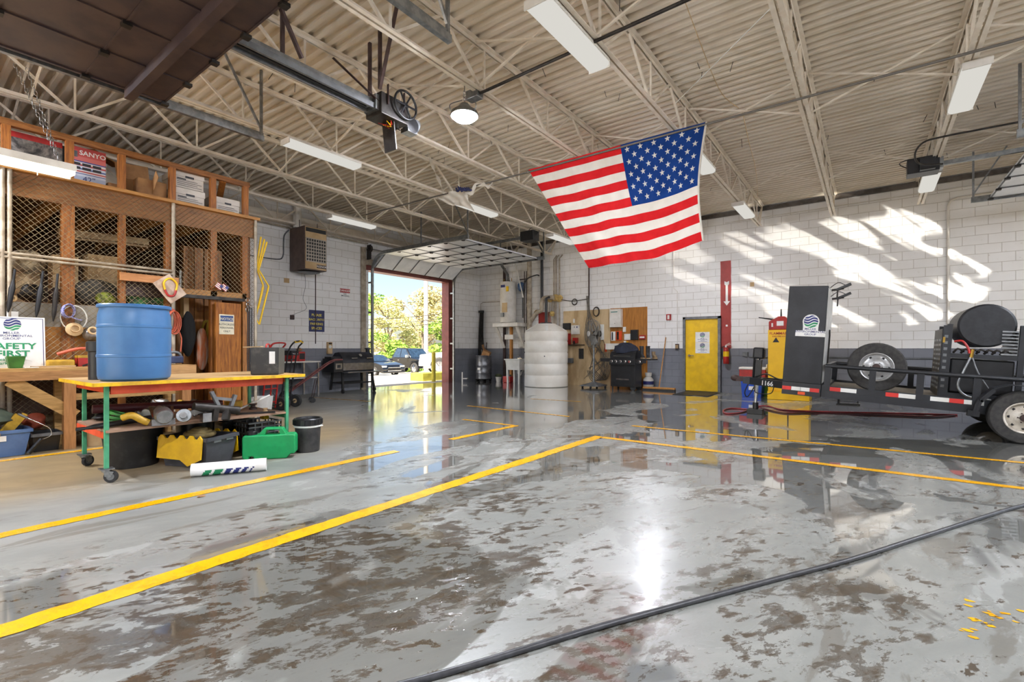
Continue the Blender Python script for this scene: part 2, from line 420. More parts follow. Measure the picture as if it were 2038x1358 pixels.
# open-web joists
JX = [-11.82, -10.23, -8.64, -7.05, -5.46, -3.87, -2.28, -.69, .90, 2.49, 4.08]
NODE = [4.61+1.47*k for k in range(-4, 7)]
def joist():
    tc = MB(); bc = MB(); wb = MB()
    for s in (-1, 1):
        tc.box(s*.012, s*.062, YS, YN-.02, -.012, 0).box(s*.012, s*.018, YS, YN-.02, -.055, -.012)
        bc.box(s*.012, s*.058, YS+.6, YN-.35, -.60, -.59).box(s*.012, s*.018, YS+.6, YN-.35, -.59, -.545)
    for i, yb in enumerate(NODE):
        wb.bar((0, yb, -.57), (0, yb, -.03), .022)
        wb.bar((0, yb-.05, -.57), (0, yb-.70, -.035), .03); wb.bar((0, yb+.05, -.57), (0, yb+.70, -.035), .03)
    wb.bar((0, YN-.42, -.57), (0, YN-.05, -.04), .03)
    return tc, bc, wb
jr = None
for x in JX:
    if jr is None:
        tc, bc, wb = joist(); jr = tc.build('ceiling_joist', M_steelw); jr.location = (x, 0, ZC); jr['kind'] = 'structure'; MW[jr.name] = Matrix.Translation((x, 0, ZC))
        bc.build('bottom_chord', M_steelw, jr); wb.build('web', M_steelw, jr)
    else: dup(jr, (x, 0, ZC))
# cross bridging between the joists
br = None
for yy in (1.21, 4.43, 7.65, 10.87):
    for a, b in zip(JX[:-1], JX[1:]):
        if br is None:
            mb = MB().bar((a, yy, ZC-.02), (b, yy, ZC-.58), .022).bar((a, yy+.03, ZC-.58), (b, yy+.03, ZC-.02), .022)
            br = struct('ceiling_bridging', mb, M_steelw); b0 = (a, yy)
        else:
            c = br.copy(); COL.objects.link(c); c.location = (a-b0[0], yy-b0[1], 0)
# ---------------------------------------------------------------- garage doors (raised), with tracks
M_doorw = mat('door_liner', '#eceef2', .3, .15, c2='#dcdfe4', scale=2.5)
M_brown = mat('brown_door_skin', '#463632', .5, .1, c2='#33272a', scale=3)
M_seam = mat('door_seam', '#5d5f63', .5, .3)
def section_door(name, org, ux, uy, width, nsec, L, skin, rib, curve=True, stiff=(), ext=.25):
    """raised sectional door: origin at the opening end, ux along travel, uy across"""
    ux = V(ux); uy = V(uy); o = V(org)
    root = MB(); root.bar(o+uy*.02, o+uy*(width-.02), .02, .02)
    r = struct(name, root, M_dark)
    for i in range(nsec):
        a = o+ux*(L*i+.004); b = o+ux*(L*(i+1)-.004)
        mb = MB(); mid = uy*(width/2)
        mb.bar(a+mid, b+mid, width, .045)
        sec = mb.build('door_section', skin, r)
        st = MB()
        for k in range(6):
            w = .03+(width-.06)*k/5
            st.bar(a+uy*w-V((0, 0, .03)), b+uy*w-V((0, 0, .03)), .035, .015)
        st.bar(b-V((0, 0, .026))+uy*.02, b-V((0, 0, .026))+uy*(width-.02), .02, .01)
        st.build('stile', rib, sec)
        hg = MB()
        for k in range(6):
            w = .03+(width-.06)*k/5
            hg.cbox(b+uy*w-V((0, 0, .05)), (.07, .07, .03))
        hg.build('hinge', M_dark, sec)
    if curve:
        a = o; b = o-ux*.50-V((0, 0, .36)); mid = uy*(width/2)
        sec = MB().bar(b+mid, a+mid, width, .045).build('door_section', skin, r)
        st = MB()
        for k in range(6):
            w = .03+(width-.06)*k/5
            st.bar(b+uy*w+V((.012, 0, -.03)), a+uy*w+V((.012, 0, -.03)), .03, .015)
        st.build('stile', rib, sec)
    for q in stiff:
        MB().bar(o+ux*q+uy*.02-V((0, 0, .08)), o+ux*q+uy*(width-.02)-V((0, 0, .07)), .08, .11).build('stiffener', skin, r)
    for s in (-.05, width+.05):
        tr = MB(); e = o+ux*(L*nsec+ext)+uy*s
        tr.bar(o+uy*s-V((0, 0, .02)), e-V((0, 0, .02)), .05, .07); tr.bar(o+uy*s+V((0, 0, .03)), e+V((0, 0, .03)), .012, .05)
        if curve:
            arc = [o+uy*s+V((0, 0, -.02))-ux*(.5*math.sin(t))-V((0, 0, .5*(1-math.cos(t)))) for t in [i*PI/16 for i in range(9)]]
            for p, q in zip(arc[:-1], arc[1:]): tr.bar(p, q, .05, .07)
            foot = V((arc[-1].x, arc[-1].y, 0)); tr.bar(foot, arc[-1], .05, .07)
            for zz in (.5, 1.4, 2.3, 3.2): tr.cbox((foot.x-.08*ux.x, foot.y-.08*ux.y, zz), (.16 if abs(ux.x) else .05, .05 if abs(ux.x) else .16, .05))
        hang = o+ux*(L*nsec+ext-.03)+uy*s
        tr.bar(hang, V((hang.x, hang.y, ZC-.05)), .03); tr.bar(hang-ux*1.7, V((hang.x-1.7*ux.x, hang.y-1.7*ux.y, ZC-.05)), .03); tr.bar(hang+V((0, 0, .1)), V((hang.x-.45*ux.x, hang.y-.45*ux.y, ZC-.05)), .025)
        tr.build('track', M_galv, r)
    return r
section_door('door_3', (-11.42, GY0+.02, 4.04), (1, 0, 0), (0, 1, 0), GY1-GY0-.04, 5, .62, M_doorw, M_seam)
section_door('door_4', (4.95, GY0+.02, 4.04), (-1, 0, 0), (0, 1, 0), GY1-GY0-.04, 5, .63, M_doorw, M_seam)
section_door('door_2', (SX0+.02, -1.43, 4.06), (0, 1, 0), (1, 0, 0), SX1-SX0-.04, 5, .69, M_brown, M_brown, stiff=(.58, 1.9, 3.12), ext=1.15)
# steel jambs and header of the west opening
M_jamb = mat('red_brown_jamb', '#7c3f3a', .45, .1, c2='#6b3531', scale=5)
mb = MB().box(XW-.32, XW+.02, GY1-.02, GY1+.16, 0, GZ).box(XW-.32, XW-.05, GY0-.10, GY0+.0, 0, GZ).box(XW-.32, XW+.02, GY0-.1, GY1+.16, GZ-.03, GZ+.12)
struct('trim_3', mb, M_jamb)
struct('trim_4', MB().box(XW, XW+.05, GY0-.28, GY0-.12, 0, 4.25).box(XW, XW+.05, GY1+.18, GY1+.28, 0, 4.25).box(XW, XW+.04, GY0-.12, GY1+.18, GZ+.12, GZ+.3), M_grime)
# torsion spring shaft with drums above the west opening
t = thing('torsion_shaft', 'torsion spring shaft and cable drums above the open white garage door', 'door spring', (XW+.2, 10.75, 4.2))
MB().cyl((0, -1.9, 0), (0, 1.9, 0), .016).build('shaft', M_steel, t, smooth=40)
MB().lathe([(.05, -.5), (.05, .5)], axis=(0, 1, 0)).build('spring', M_dark, t, smooth=40)
for s in (-1.82, 1.82):
    MB().lathe([(.04, -.05), (.10, -.04), (.085, 0), (.10, .04), (.03, .06)], (0, s, 0), (0, 1, 0)).build('cable_drum', M_dark, t, smooth=40)
    MB().box(-.12, .06, s-.012, s+.012, -.32, .12).build('bearing_plate', M_black, t)
# ================================================================ CAMERA, SKY, LIGHT
cam = bpy.data.cameras.new('camera'); co = bpy.data.objects.new('camera', cam); COL.objects.link(co)
cam.sensor_fit = 'HORIZONTAL'; cam.sensor_width = 36.0; cam.lens = FOC/2038*36; cam.clip_start = .02; cam.clip_end = 600
cam.shift_y = -(679-694.0)/2038
co.location = (0, 0, EYE); co.rotation_euler = (PI/2, 0, TH); S.camera = co
w = bpy.data.worlds.new('sky'); S.world = w; w.use_nodes = True; nt = w.node_tree; nt.nodes.clear()
sky = nt.nodes.new('ShaderNodeTexSky'); sky.sky_type = 'NISHITA'; sky.sun_disc = False; sky.sun_elevation = math.radians(42); sky.sun_rotation = math.radians(200); sky.altitude = 30; sky.air_density = 1.0; sky.dust_density = 2.0; sky.ozone_density = 1.2
bg = nt.nodes.new('ShaderNodeBackground'); bg.inputs[1].default_value = .23
wo = nt.nodes.new('ShaderNodeOutputWorld'); nt.links.new(sky.outputs[0], bg.inputs[0]); nt.links.new(bg.outputs[0], wo.inputs[0])
def lamp(name, typ, loc, d, energy, color=(1, 1, 1), **kw):
    l = bpy.data.lights.new(name, typ); l.energy = energy; l.color = color
    for k, v in kw.items(): setattr(l, k, v)
    o = bpy.data.objects.new(name, l); COL.objects.link(o); o.location = loc
    o.rotation_euler = V(d).to_track_quat('-Z', 'Y').to_euler(); return o
lamp('sun', 'SUN', (0, 0, 30), (-.12, .52, -.85), 19.0, (1, .93, .82), angle=.01)
for nm, loc, d, sx, sy in (('sky_portal_west', (XW-.33, (GY0+GY1)/2, GZ/2), (1, 0, 0), GY1-GY0, GZ), ('sky_portal_east', (XE+.33, (GY0+GY1)/2, GZ/2), (-1, 0, 0), GY1-GY0, GZ), ('sky_portal_south', ((SX0+SX1)/2, YS-.33, GZ/2), (0, 1, 0), SX1-SX0, GZ)):
    o = lamp(nm, 'AREA', loc, d, 1, shape='RECTANGLE', size=sx, size_y=sy); o.data.cycles.is_portal = True
S.view_settings.view_transform = 'Standard'; S.view_settings.look = 'None'; S.view_settings.gamma = 1.0; S.view_settings.exposure = .38; S.view_settings.use_curve_mapping = False
cy = S.cycles
cy.max_bounces = 7; cy.diffuse_bounces = 4; cy.glossy_bounces = 4; cy.transmission_bounces = 4; cy.transparent_max_bounces = 6
cy.caustics_reflective = False; cy.caustics_refractive = False; cy.sample_clamp_indirect = 6.0; cy.use_denoising = True
try: cy.denoiser = 'OPENIMAGEDENOISE'; cy.denoising_input_passes = 'RGB_ALBEDO_NORMAL'
except Exception: pass
# ---------------------------------------------------------------- strip lights under the joists
M_lens = emit('lit_lens', '#efece4', .62); M_lensw = emit('lit_warm_lens', '#ffe9c4', 10.0)
def strip(label, x, y0, L=1.25, z=4.385, m=M_lens):
    t = thing('ceiling_strip_light', label, 'ceiling light', (x, y0, z), group='wraparound strip lights under the joists')
    MB().box(-.13, .13, 0, L, -.025, 0).box(-.125, .125, -.012, .0, -.085, -.0).box(-.125, .125, L, L+.012, -.085, 0).build('housing', M_white, t)
    pr = [(-.12, -.026), (-.12, -.06), (-.085, -.088), (.085, -.088), (.12, -.06), (.12, -.026)]
    MB().prism([(a, b) for a, b in pr], lambda u, v, w: (u, w, v), L).build('lens', m, t); return t
SL = [(-2.40, 3.58, 'strip light crossing the top edge of the view, above the flag'), (-7.05, 3.75, 'strip light between the brown door track and the opener motor'),
      (-10.23, 6.5, 'strip light over the wall heater'), (-7.05, 7.5, 'strip light under the white crumpled banner'), (-2.28, 7.6, 'strip light half hidden behind the flag hoist edge'),
      (-2.28, 11.2, 'strip light ending at the white block wall right of the flag'), (.95, 7.25, 'big strip light at right, nearest the right wall opener'), (.90, 11.2, 'strip light under the opener head at right, against the wall'),
      (-7.05, 11.2, 'strip light behind the raised white garage door'), (-10.23, 10.86, 'strip light above the open garage doorway')]
for x, y0, lb in SL: strip('white wraparound '+lb, x, y0)
M_bay = emit('high_bay_glow', '#eef3ff', 900.0)
M_bay2 = emit('high_bay_dim', '#f1f4ff', 430.0)
def high_bay(label, x, y, z=4.02, m=None):
    t = thing('ceiling_high_bay', label, 'ceiling light', (x, y, z))
    MB().lathe([(.0, -.05), (.06, -.045), (.12, -.025), (.165, .015)], n=20).build('lens', m or M_bay, t)
    MB().lathe([(.166, .012), (.175, .02), (.16, .06), (.09, .11), (.05, .16), (.0, .17)]).build('housing', M_galv, t, smooth=40)
    for k in range(3):
        a = k*2.1; MB().tube(smooth_path([(.16*math.cos(a), .16*math.sin(a), .03), (.18*math.cos(a), .18*math.sin(a), .12), (.03*math.cos(a), .03*math.sin(a), .2)]), .006, 6).build('guard_wire', M_galv, t, smooth=60)
    MB().tube(ring((0, 0, .22), .02, (1, 0, 0), 12), .005, 6, True).tube(ring((0, 0, .26), .02, (0, 1, 0), 12), .005, 6, True).tube(ring((0, 0, .3), .02, (1, 0, 0), 12), .005, 6, True).cyl((0, 0, .31), (0, 0, .39), .006, 8).build('chain', M_steel, t, smooth=60)
high_bay('round glowing high bay lamp on a chain, above the doorway and left of the flag', -3.93, 4.31)
high_bay('high bay lamp hidden behind the flag, glowing through its stripes', -4.1, 10.9, 4.1, M_bay2)
for x, y, lb in ((3.2, 3.2, 'added unseen high bay lamp over the bare floor right of the camera'), (-.9, -.9, 'added unseen high bay lamp right behind the camera'), (-7.9, -.7, 'added unseen high bay lamp above the near end of the caged store'), (4.3, 8.2, 'added unseen high bay lamp above the back of the trailer')): high_bay(lb, x, y)  # invented lamps out of view, added to brighten the room
# spot outside the east doorway standing in for reflected sun, broken up by noise
src, dst = V((8.6, 9.8, .6)), V((-.75, 14.2, 3.35))
gl = lamp('glint_stand_in_spot', 'SPOT', src, dst-src, 9000, (1, .96, .88), spot_size=math.radians(17.5), spot_blend=.10, shadow_soft_size=.015)
gl.data.use_nodes = True; g = NT.__new__(NT); g.t = gl.data.node_tree; g.n = g.t.nodes; g.n.clear()
nrm = g.add('ShaderNodeTexCoord').outputs['Normal']
rot = g.mapped(nrm, (1, 1, 1), (0, 0, .85))
n1 = g.noise(g.mapped(rot, (9, 34, 1), (0, 0, 0), (.3, .2, 0)), 1.0, 3, .5, .3); n2 = g.noise(g.mapped(rot, (11, 15, 1), (0, 0, 0), (1.7, 2.2, 0)), 1.0, 2, .5)
nn = g.math('MULTIPLY', g.step(n1, .44, .54), g.step(n2, .43, .49))
em = g.add('ShaderNodeEmission', ins={'Color': (1, 1, 1, 1), 'Strength': nn})
g.lk(em.outputs[0], g.add('ShaderNodeOutputLight').inputs[0])
# wire stubs left hanging from the deck
rnd = random.Random(17); ws = MB().cyl((0, 0, -.11), (0, .01, .03), .004, 4).build('wire_stub', M_dark, bpy.data.objects['ceiling']); ws.location = (-3.2, 3.0, ZC)
for k in range(96):
    c = ws.copy(); COL.objects.link(c); c.location = (rnd.uniform(-8.5, 5), rnd.choice((2.3, 3.4, 4.9, 5.7, 6.6, 8.3, 9.4, 10.3, 11.6, 12.7))+rnd.uniform(-.25, .25), ZC); c.rotation_euler = (rnd.uniform(-.4, .4), rnd.uniform(-.4, .4), 0); c.scale = (1, 1, rnd.uniform(.6, 1.3))
# ================================================================ NORTH WALL
N = YN+.0005
wx = lambda u, v, w=0: V((u, N-w, v))           # outline on the north wall
UX, UZ = V((1, 0, 0)), V((0, 0, 1))
# yellow door
d = struct('door_1', MB().box(-4.27, -3.38, N-.03, N, .01, 2.06), M_yellow)
struct('door_frame', MB().box(-4.34, -4.27, N-.09, N+.02, 0, 2.13).box(-3.38, -3.31, N-.09, N+.02, 0, 2.13).box(-4.34, -3.31, N-.09, N+.02, 2.06, 2.13), M_grey, d)
mb = MB().cyl((-4.16, N-.03, 1.02), (-4.16, N-.09, 1.02), .032, 14).tube([(-4.16, N-.09, 1.02), (-4.10, N-.095, 1.02), (-4.03, N-.09, 1.015)], .014, 8)
struct('door_handle', mb, M_chrome, d, smooth=40)
mb = MB(); [mb.cyl((-3.385, N-.04, z-.05), (-3.385, N-.04, z+.05), .012, 8) for z in (.3, 1.05, 1.85)]
struct('hinge', mb, M_steel, d)
for lb, z0, z1 in (('upper white company notice on the yellow door', 1.395, 1.69), ('lower white company notice on the yellow door', 1.085, 1.39)):
    mb = MB().box(-4.0, -3.61, N-.033, N-.031, z0, z1)
    o = (-3.805, N-.0335, z1-.085); u = V((1, 0, 0)); v = UZ
    emblem(mb, o, u, v, .07, 2, 1)
    for i, (tx, s) in enumerate((('MILLER', .032), ('ENVIRONMENTAL', .032), ('GROUP', .032))): letter(mb, tx, (-3.805, N-.0335, z1-.19-.03*i), u, v, s, 2)
    mb.box(-3.92, -3.69, N-.0345, N-.0335, z0+.02, z0+.028, 2)
    solo('door_notice', mb, [M_paper, M_green, M_navy], lb, 'notice')
# painted red stripe with arrow
def painted(name, c, c2): return mat(name, c, .55, c2=c2, scale=3, bump=.1)
M_pred = painted('red_wall_paint', '#a83a33', '#963029')
t = thing('painted_stripe', 'tall red painted wall stripe with a white arrow, above the extinguisher', 'painted sign', (-3.19, N, 1.22))
rnd = random.Random(3); L = []; R = []
for k in range(13):
    L.append((-3.33+rnd.uniform(-.006, .006), 1.22+2.43*k/12)); R.append((-3.052+rnd.uniform(-.006, .006), 1.22+2.43*k/12))
MB().prism(L[::-1]+R, lambda u, v, w: wx(u, v, w+.001), .002).build('stripe', M_pred, t, world=True)
A = [(0, -.34), (.085, -.22), (.03, -.22), (.03, .22), (.06, .25), (.06, .34), (.0, .31), (-.06, .34), (-.06, .25), (-.03, .22), (-.03, -.22), (-.085, -.22)]
MB().prism([(-3.165+a, 2.75+b) for a, b in A], lambda u, v, w: wx(u, v, .002+w), .002).build('arrow', M_paper, t, world=True)
MB().box(-3.19, -3.14, N-.004, N-.002, 1.83, 1.88).build('label_patch', M_paper, t, world=True)
solo('painted_wall_patch', MB().box(-9.41, -8.9, N-.003, N-.001, .0, 2.5), M_pred, 'red painted wall panel behind the pipes over the white tank', 'painted sign')
# fire extinguisher
t = thing('fire_extinguisher', 'red fire extinguisher hanging below the red painted stripe', 'fire extinguisher', (-3.16, N-.10, .80))
MB().lathe([(.0, 0), (.07, 0), (.076, .02), (.076, .36), (.06, .42), (.03, .45), (.0, .452)], n=20).build('cylinder', M_red, t, smooth=40)
MB().lathe([(.0772, .20), (.0772, .34)], n=20).build('label', M_yellow, t, smooth=40)
MB().cbox((0, 0, .475), (.04, .05, .05)).bar((-.02, 0, .49), (.12, 0, .54), .022, .012).bar((-.02, 0, .51), (.10, 0, .575), .022, .01).build('valve', M_steel, t)
MB().tube(smooth_path([(-.02, 0, .48), (-.09, 0, .46), (-.10, -.01, .33), (-.092, -.01, .12)]), .011, 8).build('hose', M_black, t, smooth=60)
MB().box(-.03, .03, .06, .1002, .3, .36).build('bracket', M_black, t)
# small wall fittings
t = thing('fire_alarm_station', 'small red fire alarm pull station left of the yellow door', 'fire alarm', (-4.77, N, 2.15))
MB().box(-.07, .07, -.05, 0, -.09, .09).build('case', M_red, t, bevel=.006); MB().box(-.03, .03, -.055, -.05, -.06, .06).build('pull_handle', M_paper, t); MB().box(-.04, .04, -.03, 0, -.13, -.092).build('base_tab', M_pvc, t)
t = thing('wall_outlet', 'brown double outlet box beside the yellow door frame', 'outlet', (-4.52, N, 1.275))
MB().box(-.05, .05, -.06, 0, -.08, .08).build('box', M_rust, t, bevel=.005); MB().box(-.035, -.008, -.063, -.06, -.05, .05).box(.008, .035, -.063, -.06, -.05, .05).build('sockets', M_tan, t)
solo('wall_outlet', MB().box(-2.76, -2.63, N-.05, N, 1.01, 1.125), M_grey, 'grey metal outlet box above the red cooler', 'outlet', bevel=.006)
solo('wall_sounder', MB().box(-2.57, -2.48, N-.05, N, 2.89, 3.0).cyl((-2.52, N-.05, 2.95), (-2.52, N-.06, 2.95), .025, 12), M_tan, 'small tan wall sounder high between stripe and black cabinet', 'sounder', bevel=.005)
solo('conduit_pipe', MB().tube([(-4.63, N-.009, 4.55), (-4.63, N-.009, 3.0), (-4.52, N-.009, 2.9), (-4.52, N-.009, 1.36)], .010, 8), M_white, 'thin white conduit running down to the brown outlet box', 'conduit', smooth=60)
mb = MB().tube(smooth_path([(5.5, N-.0246, 4.52), (2.0, N-.0246, 4.51), (1.5, N-.0246, 4.49), (1.40, N-.0246, 4.38), (1.39, N-.0246, 4.2)], 5)+[V((1.39, N-.0246, 1.04))], .024, 10)
solo('conduit_pipe', mb, M_white, 'long white conduit bending down the wall behind the black drum', 'conduit', smooth=60)
solo('conduit_pipe', MB().tube([(-3.2, N-.02, 4.70), (.9, N-.02, 4.72), (5.5, N-.02, 4.74)], .012, 8), M_white, 'thin white conduit running level just under the roof line', 'conduit', smooth=60)
solo('conduit_pipe', MB().tube([(-2.6, N-.02, .99), (5.5, N-.02, .99)], .016, 8), M_grey, 'grey conduit running level along the grey wall band behind the trailer', 'conduit', smooth=60)
# push broom and door mat
t = thing('push_broom', 'wide push broom leaning on the wall between grill and yellow door', 'broom', (-4.88, 13.66, 0))
MB().cyl((0, 0, .08), (.03, .50, 1.55), .014, 10).build('handle', M_stud, t, smooth=60)
MB().box(-.47, .47, -.05, .05, .045, .1).build('head', M_beam, t, bevel=.01); MB().box(-.47, .47, -.06, .055, .002, .045).build('bristles', M_rubber, t)
t = thing('door_mat', 'black ribbed door mat on the floor at the yellow door', 'mat', (-3.72, 13.3, 0))
MB().box(-.45, .45, -.62, .62, .003, .012).build('backing', M_rubber, t); mb = MB()
for k in range(24): mb.box(-.42, .42, -.59+k*.05, -.565+k*.05, .012, .017)
mb.build('ribs', M_blackp, t)
# gas grill with things lying on it
gx, gy = -5.78, 13.42
t = thing('gas_grill', 'black gas grill with knobs and chrome handle against the plywood', 'grill', (gx, gy, 0))
mb = MB().box(-.38, .38, -.25, .25, .10, .74).box(-.355, .355, -.262, -.25, .14, .70)
mb.build('cabinet', M_black, t, bevel=.008)
MB().box(-.20, .20, -.275, -.262, .30, .34).build('door_handle', M_steel, t)
MB().box(-.40, .40, -.30, .28, .74, .93).build('control_panel', M_black, t, bevel=.01)
MB().box(-.71, -.40, -.28, .26, .83, .93).build('side_shelf', M_blackp, t, bevel=.01); MB().box(.40, .86, -.28, .26, .885, .93).box(.40, .72, -.285, -.27, .80, .885).build('side_shelf', M_blackp, t, bevel=.01)
lid = [(-.26, .93), (-.26, 1.02), (-.20, 1.12), (-.05, 1.17), (.14, 1.16), (.25, 1.06), (.26, .93)]
MB().prism([(a, b) for a, b in lid], lambda u, v, w: (-.39+w, u, v), .78).build('lid', M_black, t, smooth=35)
MB().tube([(-.27, -.25, 1.0), (-.27, -.31, 1.0), (.27, -.31, 1.0), (.27, -.25, 1.0)], .012, 8).build('lid_handle', M_chrome, t, smooth=40)
for k, x in enumerate((-.33, -.19, -.05, .09, .23, .52)):
    kb = MB().lathe([(.042, 0), (.042, .012), (.03, .015), (.0, .016)], (x, -.30 if k < 5 else -.285, .84), (0, -1, 0), 16).build('knob', M_chrome, t, smooth=40)
    MB().cbox((x, -.335, .84), (.014, .05, .05)).build('knob_grip', M_red if k == 4 else M_black, kb)
for x, y in ((-.34, -.2), (-.34, .2)): MB().cyl((x, y, 0), (x, y, .12), .025, 10).build('leg', M_black, t)
for y in (-.2, .2): MB().cyl((.30, y-.03, .08), (.30, y+.03, .08), .08, 18).build('wheel', M_rubber, t, smooth=40)
def folds(u, v):
    a = u*2*PI
    r = .30*(1+.12*math.sin(3*a+1)+.07*math.sin(7*a+2*v)+.05*math.sin(11*a))*math.sin(PI*(.03+.97*min(1, v*1.05))/2)**.7
    z = .20*(1-v)**.8+.03*math.sin(5*a+6*v)*v+.02*math.sin(9*a-8*v)
    return V((r*math.cos(a)*1.15, r*math.sin(a)*.72, max(z, .004)-.10*v**3))
tag(MB().grid(folds, 48, 14).build('jacket', mat('navy_cloth', '#1d2233', .85, c2='#141825', scale=6, bump=.2), smooth=70), 'crumpled navy jacket thrown over the grill lid', 'jacket').location = (gx-.02, gy-.03, 1.185)
def boot(label, x, y, rz, lean=0, h=.36, m=None, grp=None):
    t = thing('rubber_boot' if h > .3 else 'work_shoe', label, 'boot' if h > .3 else 'shoe', (x, y, .932), rz)
    mb = MB(); k = 10
    def sec(z, cx, rx, ry): return [V((cx+math.cos(2*PI*i/12)*rx, math.sin(2*PI*i/12)*ry, z)) for i in range(12)]
    rings = [sec(.015, .05, .135, .05), sec(.05, .05, .135, .05), sec(.08, .02, .10, .048), sec(.12, -.03, .062, .048), sec(.2, -.035, .055, .05)]+([sec(h, -.04+lean, .07, .062)] if h > .3 else [])
    vs = [q for r in rings for q in r]; n = 12
    mb._add(vs, [(i*n+j, i*n+(j+1) % n, (i+1)*n+(j+1) % n, (i+1)*n+j) for i in range(len(rings)-1) for j in range(n)]+[tuple(reversed(range(n)))])
    mb.build('upper', m or M_rubber, t, smooth=50)
    MB().prism([(q.x*1.04, q.y*1.06) for q in sec(0, .05, .138, .053)], lambda u, v, w: (u, v, w), .022).build('sole', M_tan, t)
boot('black rubber boot on the grill shelf, the one next to the lid', gx+.50, gy-.02, -.9, -.02); boot('black rubber boot on the grill shelf, outer one of the pair', gx+.70, gy-.09, -1.1, .03)
M_tansh = mat('tan_leather', '#8a7356', .7, c2='#6c5840')
boot('tan work shoe at the outer edge of the grill shelf', gx+.80, gy+.12, -.8, 0, .2, M_tansh)
t = thing('propane_cylinder', 'white propane cylinder with blue label beside the grill cabinet', 'gas cylinder', (gx+.49, gy+.49, 0))
MB().lathe([(.12, 0), (.12, .03), (.10, .03), (.15, .10), (.155, .2), (.15, .30), (.08, .38), (.04, .40), (.0, .40)], n=20).build('tank', M_white, t, smooth=50)
MB().lathe([(.1565, .15), (.1565, .25)], n=20).build('label', M_blue, t, smooth=50)
MB().lathe([(.09, .40), (.1, .50), (.095, .50)], n=16).cyl((0, 0, .40), (0, 0, .47), .02, 8).build('collar', M_white, t, smooth=50)
# ---------------------------------------------------------------- boards with the alarm and telephone gear
t = solo('plywood_panel', MB().box(-6.645, -5.43, N-.02, N-.001, .0, 2.5), M_ply, 'brown plywood panel behind the black gas grill', 'board')
t = solo('painted_board', MB().box(-8.38, -6.65, N-.02, N-.001, .0, 2.49), mat('dirty_tan_paint', '#d2b88f', .7, c2='#a98c62', scale=1.6, stretch=(1.5, 1, .5)), 'tan painted board behind the pedestal fan', 'board')
F0 = N-.0196
def dev(name, label, cat, x0, x1, z0, z1, dep, m, parts=()):
    t = thing(name, label, cat, ((x0+x1)/2, F0, z0))
    MB().box(x0, x1, F0-dep, F0, z0, z1).build('case', m, t, world=True, bevel=.006)
    for nm, a, b, c, e, mm in parts: MB().box(a, b, F0-dep-.006, F0-dep, c, e).build(nm, mm, t, world=True)
    return t
dev('electrical_cabinet', 'white metal cabinet at the top of the plywood panel', 'cabinet', -6.60, -6.22, 1.89, 2.46, .16, M_white, (('name_strip', -6.55, -6.33, 2.36, 2.385, mat('teal_ink', '#1b7f78', .5)), ('lock', -6.43, -6.41, 2.0, 2.02, M_dark)))
dev('wall_box', 'black box with sloping lid on the plywood, right of centre', 'box', -5.93, -5.70, 1.49, 1.80, .10, M_blackp, (('lid', -5.92, -5.71, 1.66, 1.79, M_black),))
dev('wall_box', 'small white keypad box under the white cabinet', 'keypad', -6.16, -5.95, 1.49, 1.68, .04, M_pvc, (('keypad', -6.12, -5.99, 1.53, 1.63, M_paper),))
dev('key_rack', 'red and white tilted box at the right of the plywood', 'box', -5.66, -5.47, 1.50, 1.63, .07, M_red, (('label', -5.64, -5.49, 1.54, 1.59, M_paper),))
dev('telephone_block', 'white telephone punch block on the plywood', 'terminal block', -6.60, -6.46, 1.47, 1.76, .05, M_pvc, (('pins', -6.57, -6.53, 1.49, 1.74, M_steel),))
dev('telephone_block', 'orange framed terminal block on the plywood', 'terminal block', -6.43, -6.24, 1.48, 1.77, .05, M_orange, (('pins', -6.40, -6.33, 1.5, 1.75, M_dark),))
dev('thermostat', 'small cream thermostat under the white cabinet', 'thermostat', -6.205, -6.11, 1.74, 1.90, .04, M_pvc)
dev('receiver', 'white receiver box on a small bracket above the grill', 'receiver', -6.70, -6.26, 1.19, 1.38, .25, M_white, (('display', -6.38, -6.32, 1.26, 1.31, M_black),))
dev('hang_tag', 'orange strip hanging left of the white receiver', 'tag', -6.84, -6.76, 1.11, 1.37, .01, M_orange)
dev('tape_roll', 'small yellow roll hanging on the plywood above the jacket', 'tape', -6.08, -6.03, 1.30, 1.44, .05, M_yellow)
dev('phone_jack', 'small white phone jack on the plywood', 'phone jack', -6.18, -6.10, 1.40, 1.46, .03, M_pvc)
dev('wall_box', 'black square box at the left edge of the tan board', 'box', -8.35, -8.08, 1.86, 2.08, .10, M_blackp)
dev('router', 'white router box with two dark marks on the tan board', 'router', -8.05, -7.74, 1.70, 2.0, .06, M_white, (('mark', -7.93, -7.91, 1.92, 1.96, M_ink), ('mark', -7.84, -7.80, 1.91, 1.96, M_navy)))
dev('battery_charger', 'red and black charger on the tan board beside the tank', 'charger', -8.33, -8.08, 1.36, 1.73, .12, M_red, (('meter_face', -8.30, -8.14, 1.5, 1.70, M_black),))
dev('wire_duct', 'grey metal junction box low on the tan board', 'junction box', -8.33, -7.98, .73, .90, .12, M_grey)
dev('outlet_box', 'small white outlet under the grey junction box', 'outlet', -8.34, -8.23, .50, .62, .06, M_pvc)
dev('glove', 'black glove hanging on the tan board', 'glove', -7.76, -7.60, .88, 1.22, .05, M_rubber)
dev('drill', 'small red and black drill on a shelf of the tan board', 'drill', -7.96, -7.80, 1.40, 1.58, .12, M_red, (('grip', -7.93, -7.87, 1.36, 1.48, M_black),))
dev('air_freshener', 'tiny white plug hanging from a wire on the tan board', 'plug', -7.99, -7.93, 2.08, 2.22, .03, M_pvc)
solo('shelf_bracket', MB().box(-8.35, -7.55, F0-.18, F0-.02, 1.33, 1.355), M_rust, 'narrow tool shelf below the red charger', 'shelf')
